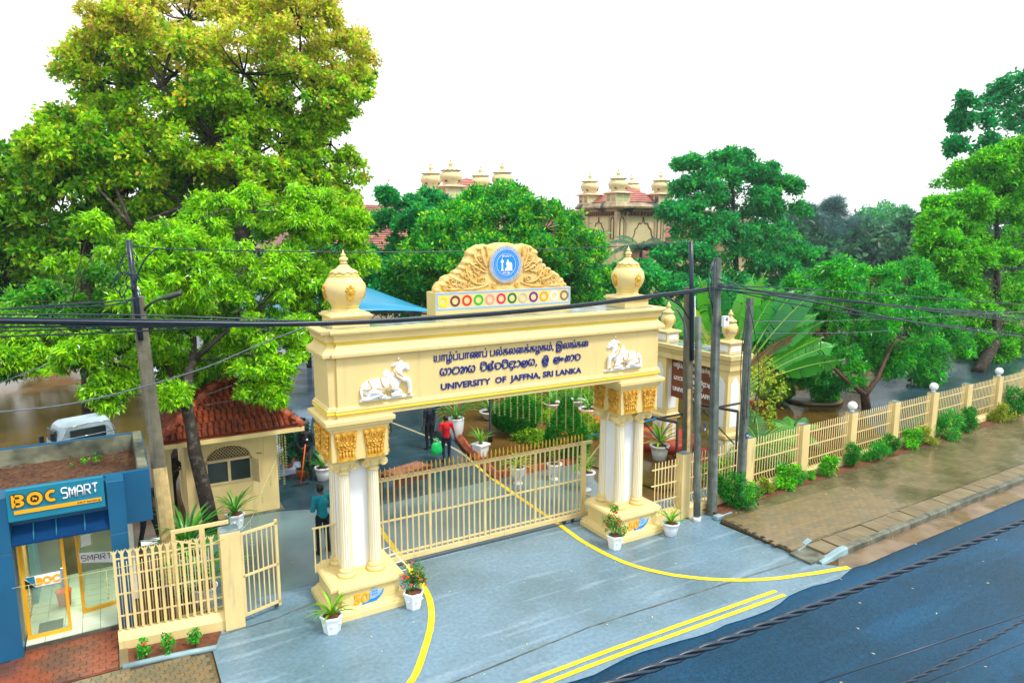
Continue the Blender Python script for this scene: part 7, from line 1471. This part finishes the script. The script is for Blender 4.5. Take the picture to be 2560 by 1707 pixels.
# hanging garlands of pale folded leaves
gm = {}
def garland(label, top, length):
    t = MB(); top = Vector(top); z = 0; t.tube([top, top-Vector((0, 0, length))], .004, 4)
    k = int(length/.075)
    for i in range(1, k):
        if random.random() < .25 and i < k*.5: continue
        p = top-Vector((0, 0, length*i/k))
        for s in (-1, 1): t.add([p, p+Vector((s*.022, -.015, -.012)), p+Vector((s*.042, -.01, -.05)), p+Vector((s*.008, .006, -.022))], [(0, 1, 2, 3)])
    return tag(t.build('leaf_garland', 'garland'), label, 'garland', 'pale leaf garlands')
gx = [1000+v/4.2 for v in (990, 1040, 1095, 1160, 1230, 1290, 1355, 1420, 1485, 1565, 1640, 1735, 1815, 1900, 1975)]; gyb = [950+v/4.2 for v in (360, 385, 375, 395, 420, 410, 435, 465, 480, 500, 490, 515, 550, 500, 545)]
ordn = ['first', 'second', 'third', 'fourth', 'fifth', 'sixth', 'seventh', 'eighth', 'ninth', 'tenth', 'eleventh', 'twelfth', 'thirteenth', 'fourteenth', 'fifteenth']
line0 = at(gx[0], 985, 4.6); line1 = at(gx[-1], 955, 4.6); wire('string holding the leaf garlands under the gateway beam', [at(1120, 990, 4.6), line0, line1, at(1560, 950, 4.6)], .005, 'garland', 'string', 'garland strings', 'garland_string')
for i in range(15):
    u_ = i/14; tz = line0.lerp(line1, u_); bt = at(gx[i], gyb[i], 4.6); garland('pale leaf garland, %s from the left under the gateway beam' % ordn[i], (bt.x, 4.6, tz.z), max(.3, tz.z-bt.z))
for i, (px, py, h) in enumerate(((692, 1085, 1.3), (698, 1082, .9), (704, 1080, 1.5), (711, 1078, 1.1))): garland('pale leaf garland at the kiosk corner, %s of four' % ordn[i], tuple(at(px, py, 6.3)), h)
lnp = smooth([at(690, 1150, 6.2), at(655, 1225, 4.6), at(625, 1300, 2.6), at(560, 1345, 1.0), at(380, 1400, 1.25), at(30, 1470, 1.9)]); wire('drooping string of leaf garlands from the kiosk to the booth', lnp, .005, 'garland', 'string', 'garland strings', 'garland_string')
for i, f in enumerate((.05, .12, .2, .3, .42, .55, .68, .78, .88, .97)): garland('pale leaf garland on the drooping string, %s from the kiosk' % ordn[i], tuple(lnp[int(f*(len(lnp)-1))]), .35 if f < .4 else .6)
print('LEAVES', NL)

t = thing('roof_seedlings', 'small green seedlings growing in the litter on the booth roof', 'plants', (-8.2, 4.7, 2.66)); u2 = rng.normal(size=(12, 3))*np.array([.22, .10, .02])+np.array([-8.2, 4.75, 2.74]); link('leaves', leaf_mesh('leaves', *leaves_from(u2, np.tile([0, 0, 1.0], (12, 1)), 4, .08, .06, 0, G9, 1.0, .03), 'leaf'), t)
# ================================================================== PEOPLE
def person(label, loc, rz, shirt, trousers, pose, h=1.72, shoes='black', sleeve=.5, hat=None):
    t = thing('person', label, 'person', tuple(loc), rz, group='people inside the gate'); t.scale = (h/1.72,)*3
    J = dict(hipL=(.09, 0, .92), hipR=(-.09, 0, .92), kneeL=(.11, -.02, .50), kneeR=(-.11, -.02, .50), ankL=(.12, .03, .09), ankR=(-.12, .03, .09), pel=(0, 0, .98), waist=(0, 0, 1.10), chest=(0, .01, 1.30), shL=(.19, .01, 1.42), shR=(-.19, .01, 1.42), elL=(.25, .04, 1.14), elR=(-.25, .04, 1.14), wrL=(.25, -.04, .90), wrR=(-.25, -.04, .90), neck=(0, .0, 1.48), head=(0, -.02, 1.615))
    J.update(pose); J = {k: Vector(v) for k, v in J.items()}
    mats = [shirt, trousers, 'skin', 'hair', shoes]; prim = []
    def cap(a, ra, b, rb, m): prim.append((J[a] if isinstance(a, str) else Vector(a), ra, J[b] if isinstance(b, str) else Vector(b), rb, m))
    for s in 'LR':
        sx = 1 if s == 'L' else -1
        cap('hip'+s, .093, 'knee'+s, .062, 1); cap('knee'+s, .062, 'ank'+s, .048, 1); f0 = J['ank'+s]; cap(f0+Vector((0, .02, -.045)), .042, f0+Vector((sx*.02, -.16, -.06)), .032, 4)
        sh, el, wr = J['sh'+s], J['el'+s], J['wr'+s]; cut = sh.lerp(el, .75) if sleeve < 1 else el; cap(sh, .062, cut, .052, 0)
        if sleeve < 1: cap(sh.lerp(el, .7), .044, el, .04, 2); cap(el, .041, wr, .028, 2)
        else: cap(el, .05, el.lerp(wr, .9), .038, 0); cap(el.lerp(wr, .85), .03, wr, .028, 2)
        d = (wr-el).normalized(); sd = d.cross(Vector((0, 1, .2))).normalized(); palm = wr+d*.075; cap(wr, .026, palm, .034, 2)
        for k in range(4): b = palm+sd*(k-1.5)*.021+d*.02; cap(b, .0105, b+d*(.05+.01*(k in (1, 2)))+Vector((0, -.02, 0)), .009, 2)
        cap(wr+d*.03+sd*.03, .011, wr+d*.075+sd*.055+Vector((0, -.015, 0)), .0095, 2)
    cap('pel', .135, 'waist', .125, 0); cap('pel', .13, J['pel']+Vector((0, 0, -.06)), .12, 1); cap('waist', .125, 'chest', .15, 0); cap('shL', .07, 'shR', .07, 0); cap('chest', .14, J['chest']+Vector((0, 0, .08)), .11, 0); cap('neck', .055, 'head', .052, 2)
    hd = J['head']; mb = MB()
    for a, ra, b, rb, m in prim:
        mb.tube([a, a.lerp(b, .5), b], [ra, (ra+rb)/2, rb], 10); mb.sphere(a, ra, 10, 6); mb.sphere(b, rb, 10, 6)
    mb.sphere(hd, (.078, .095, .115), 14, 10); mb.sphere(hd+Vector((0, -.095, -.01)), (.014, .02, .022), 8, 6); mb.sphere(hd+Vector((0, -.06, -.08)), (.045, .04, .04), 8, 6)
    for s in (-1, 1): mb.sphere(hd+Vector((s*.08, .01, 0)), (.012, .02, .03), 8, 6)
    mb.sphere(hd+Vector((0, .02, .035)), (.09, .105, .10), 14, 10)
    def seg_d(p, a, b):
        ab = b-a; t_ = max(0, min(1, (p-a).dot(ab)/max(1e-9, ab.dot(ab)))); return (p-(a+ab*t_)).length, t_
    def pick(p):
        v = p-hd
        if v.length < .16 and p.z > J['neck'].z+.03: return 3 if (v.z > .045 or (v.y > .0 and v.z > -.05)) and not (v.y < -.075 and v.z < .06) else 2
        best = (9, 0)
        for a, ra, b, rb, m in prim:
            d, t_ = seg_d(p, a, b); d -= ra+(rb-ra)*t_
            if d < best[0]: best = (d, m)
        return best[1]
    o = fuse(mb, 'body', mats, None, .0125, 3, pick); o.parent = t; o.location = (0, 0, 0)
    if hat: MB().lathe([(.105, .02), (.11, .05), (.10, .10), (.06, .135), (0, .145)], 16, tuple(hd)).build('cap', hat, t, loc=(0, 0, 0))
    return t
person('man in a teal shirt and black trousers standing behind the short railing', (-3.64, 3.45, 0), R(195), 'shirt_teal', 'trousers_black', dict(elL=(.27, .02, 1.16), wrL=(.12, -.18, 1.06), elR=(-.27, .0, 1.16), wrR=(-.10, -.18, 1.08), kneeL=(.12, 0, .5), ankL=(.15, .03, .09), head=(.015, -.05, 1.61)), 1.72, sleeve=1)
rm = Vector((1.78, 8.1, 0))
person('person in a red shirt with a green bag walking on the drive', rm, R(172), 'shirt_red', 'trousers_navy', dict(elL=(.26, .03, 1.15), wrL=(.28, -.12, .95), elR=(-.27, .02, 1.16), wrR=(-.33, 0, .93), kneeL=(.10, -.10, .52), ankL=(.10, .06, .10), ankR=(-.11, -.04, .09), head=(0, -.06, 1.60)), 1.60)
bg = thing('carrier_bag', 'bright green carrier bag held by the person in the red shirt', 'bag', tuple(rm+Vector((-.36, 0, .32)))); bq = MB()
bq.loft([[(sx*a, sy*b, z) for sx, sy in ((-1, -1), (0, -1.25), (1, -1), (1.1, 0), (1, 1), (0, 1.25), (-1, 1), (-1.1, 0))] for a, b, z in ((.12, .05, 0), (.17, .075, .05), (.18, .07, .2), (.15, .05, .34), (.11, .03, .42))], True, True); bq.build('sack', 'bag_green', bg, loc=(0, 0, 0))
for s in (-1, 1): MB().tube([(s*.09, 0, .41), (s*.07, 0, .5), (0, 0, .57)], .018, 6).build('handle', 'bag_green', bg, loc=(0, 0, 0))
person('person in dark clothes standing just behind the red shirt', (1.85, 9.7, 0), R(200), 'shirt_dark', 'trousers_black', {}, 1.7)
person('person in a blue top bending by the tall white vase', (2.75, 11.4, 0), R(60), 'shirt_blue', 'trousers_black', dict(waist=(0, -.03, 1.08), chest=(0, -.22, 1.22), shL=(.18, -.28, 1.28), shR=(-.18, -.28, 1.28), elL=(.22, -.42, 1.05), elR=(-.22, -.42, 1.05), wrL=(.16, -.56, .9), wrR=(-.16, -.56, .9), neck=(0, -.33, 1.32), head=(0, -.43, 1.40)), 1.65)
person('man in a dark plaid shirt with hand on hip in the kiosk porch', (-6.60, 8.3, 0), R(190), 'shirt_plaid', 'trousers_black', dict(elL=(.27, .03, 1.15), elR=(-.36, .08, 1.18), wrR=(-.19, -.06, 1.05)), 1.68)
pt_ = person('worker in a dark jacket and olive trousers holding a long orange handle', (-2.72, 8.75, 0), R(-25), 'shirt_dark', 'trousers_olive', dict(elL=(.26, -.08, 1.18), wrL=(.05, -.26, 1.12), elR=(-.27, -.06, 1.16), wrR=(-.03, -.27, 1.0), head=(.01, -.06, 1.60)), 1.74, sleeve=1, hat='shirt_dark')
MB().sphere((.08, -.155, 1.32), (.035, .012, .035), 8, 6).build('badge', 'sign_white', pt_, loc=(0, 0, 0))
tl_ = thing('floor_squeegee', 'orange handled floor squeegee held by the worker in the dark jacket', 'squeegee', (-2.98, 8.35, 0)); MB().tube([(-2.80, 8.42, 1.25), (-3.02, 8.30, .04)], .02, 8).build('handle', 'orange_plastic', tl_); MB().box(-3.27, -2.77, 8.26, 8.31, .005, .06).build('blade', 'black', tl_)
person('person in black track trousers standing behind the booth corner', (-7.25, 5.95, 0), R(20), 'shirt_dark', 'trousers_black', dict(kneeL=(.16, -.02, .5), ankL=(.24, .03, .09), kneeR=(-.16, -.02, .5), ankR=(-.24, .03, .09)), 1.7)
st = thing('side_stool', 'small stool with a white top beside the booth corner', 'stool', (-7.25, 5.1, 0)); MB().box(-.22, .22, -.15, .15, .44, .47, bev=.005).build('seat', 'sign_white', st, loc=(0, 0, 0))
for x in (-.18, .18):
    for y in (-.11, .11): MB().tube([(x, y, 0), (x*.9, y*.9, .44)], .012, 6).build('leg', 'steel_dark', st, loc=(0, 0, 0))
# terracotta pots and shrubs left of the left pillar, plastic chair in the drive
TP2 = MB().lathe([(.11, 0), (.16, .22), (.175, .24), (.175, .28), (.15, .28), (.14, .22)], 18).mesh('pot', 'pot_terracotta'); dsh = bush_mesh('leaves', .32, .8, 260, .13, .05, [((.008, .10, .05), 3), ((.02, .18, .05), 1)])
for i, (px, py) in enumerate(((722, 1168), (742, 1150), (756, 1196), (728, 1135))):
    t = thing('terracotta_plant', 'terracotta pot with a dark shrub beyond the kiosk, %s' % ('nearest the kiosk wall', 'second from the kiosk', 'nearest the gate pillar', 'farthest back')[i], 'potted plant', tuple(atz(px, py)), i, group='terracotta pots beyond the kiosk'); link('pot', TP2, t, loc=(0, 0, 0)); link('leaves', dsh, t, loc=(0, 0, .24)); t.scale = (1.15,)*3
ch = thing('plastic_chair', 'dark plastic chair on the drive beyond the people', 'chair', (1.2, 12.6, 0), R(30)); MB().box(-.22, .22, -.2, .2, .42, .45, bev=.01).build('seat', 'black', ch, loc=(0, 0, 0)); MB().box(-.2, .2, .18, .21, .45, .88, bev=.01).build('backrest', 'black', ch, loc=(0, 0, 0))
for x in (-.19, .19):
    for y in (-.17, .17): MB().tube([(x*1.1, y*1.1, 0), (x, y, .43)], .018, 6).build('leg', 'black', ch, loc=(0, 0, 0))
# ================================================================== RAIN HAZE
hz = MB().box(-140, 220, -40, 200, -1.2, 24).build('haze', 'black'); hz.data.materials.clear(); hz['kind'] = 'stuff'; tag(hz, 'thin rainy haze over the whole campus', 'haze')
hm_ = bpy.data.materials.new('haze'); hm_.use_nodes = True; hn = hm_.node_tree.nodes; hn.clear(); ho = hn.new('ShaderNodeOutputMaterial'); hv = hn.new('ShaderNodeVolumePrincipled'); hv.inputs['Color'].default_value = (.72, .92, 1, 1); hv.inputs['Density'].default_value = .0004; hv.inputs['Anisotropy'].default_value = .2
hm_.node_tree.links.new(hv.outputs[0], ho.inputs['Volume']); hz.data.materials.append(hm_)
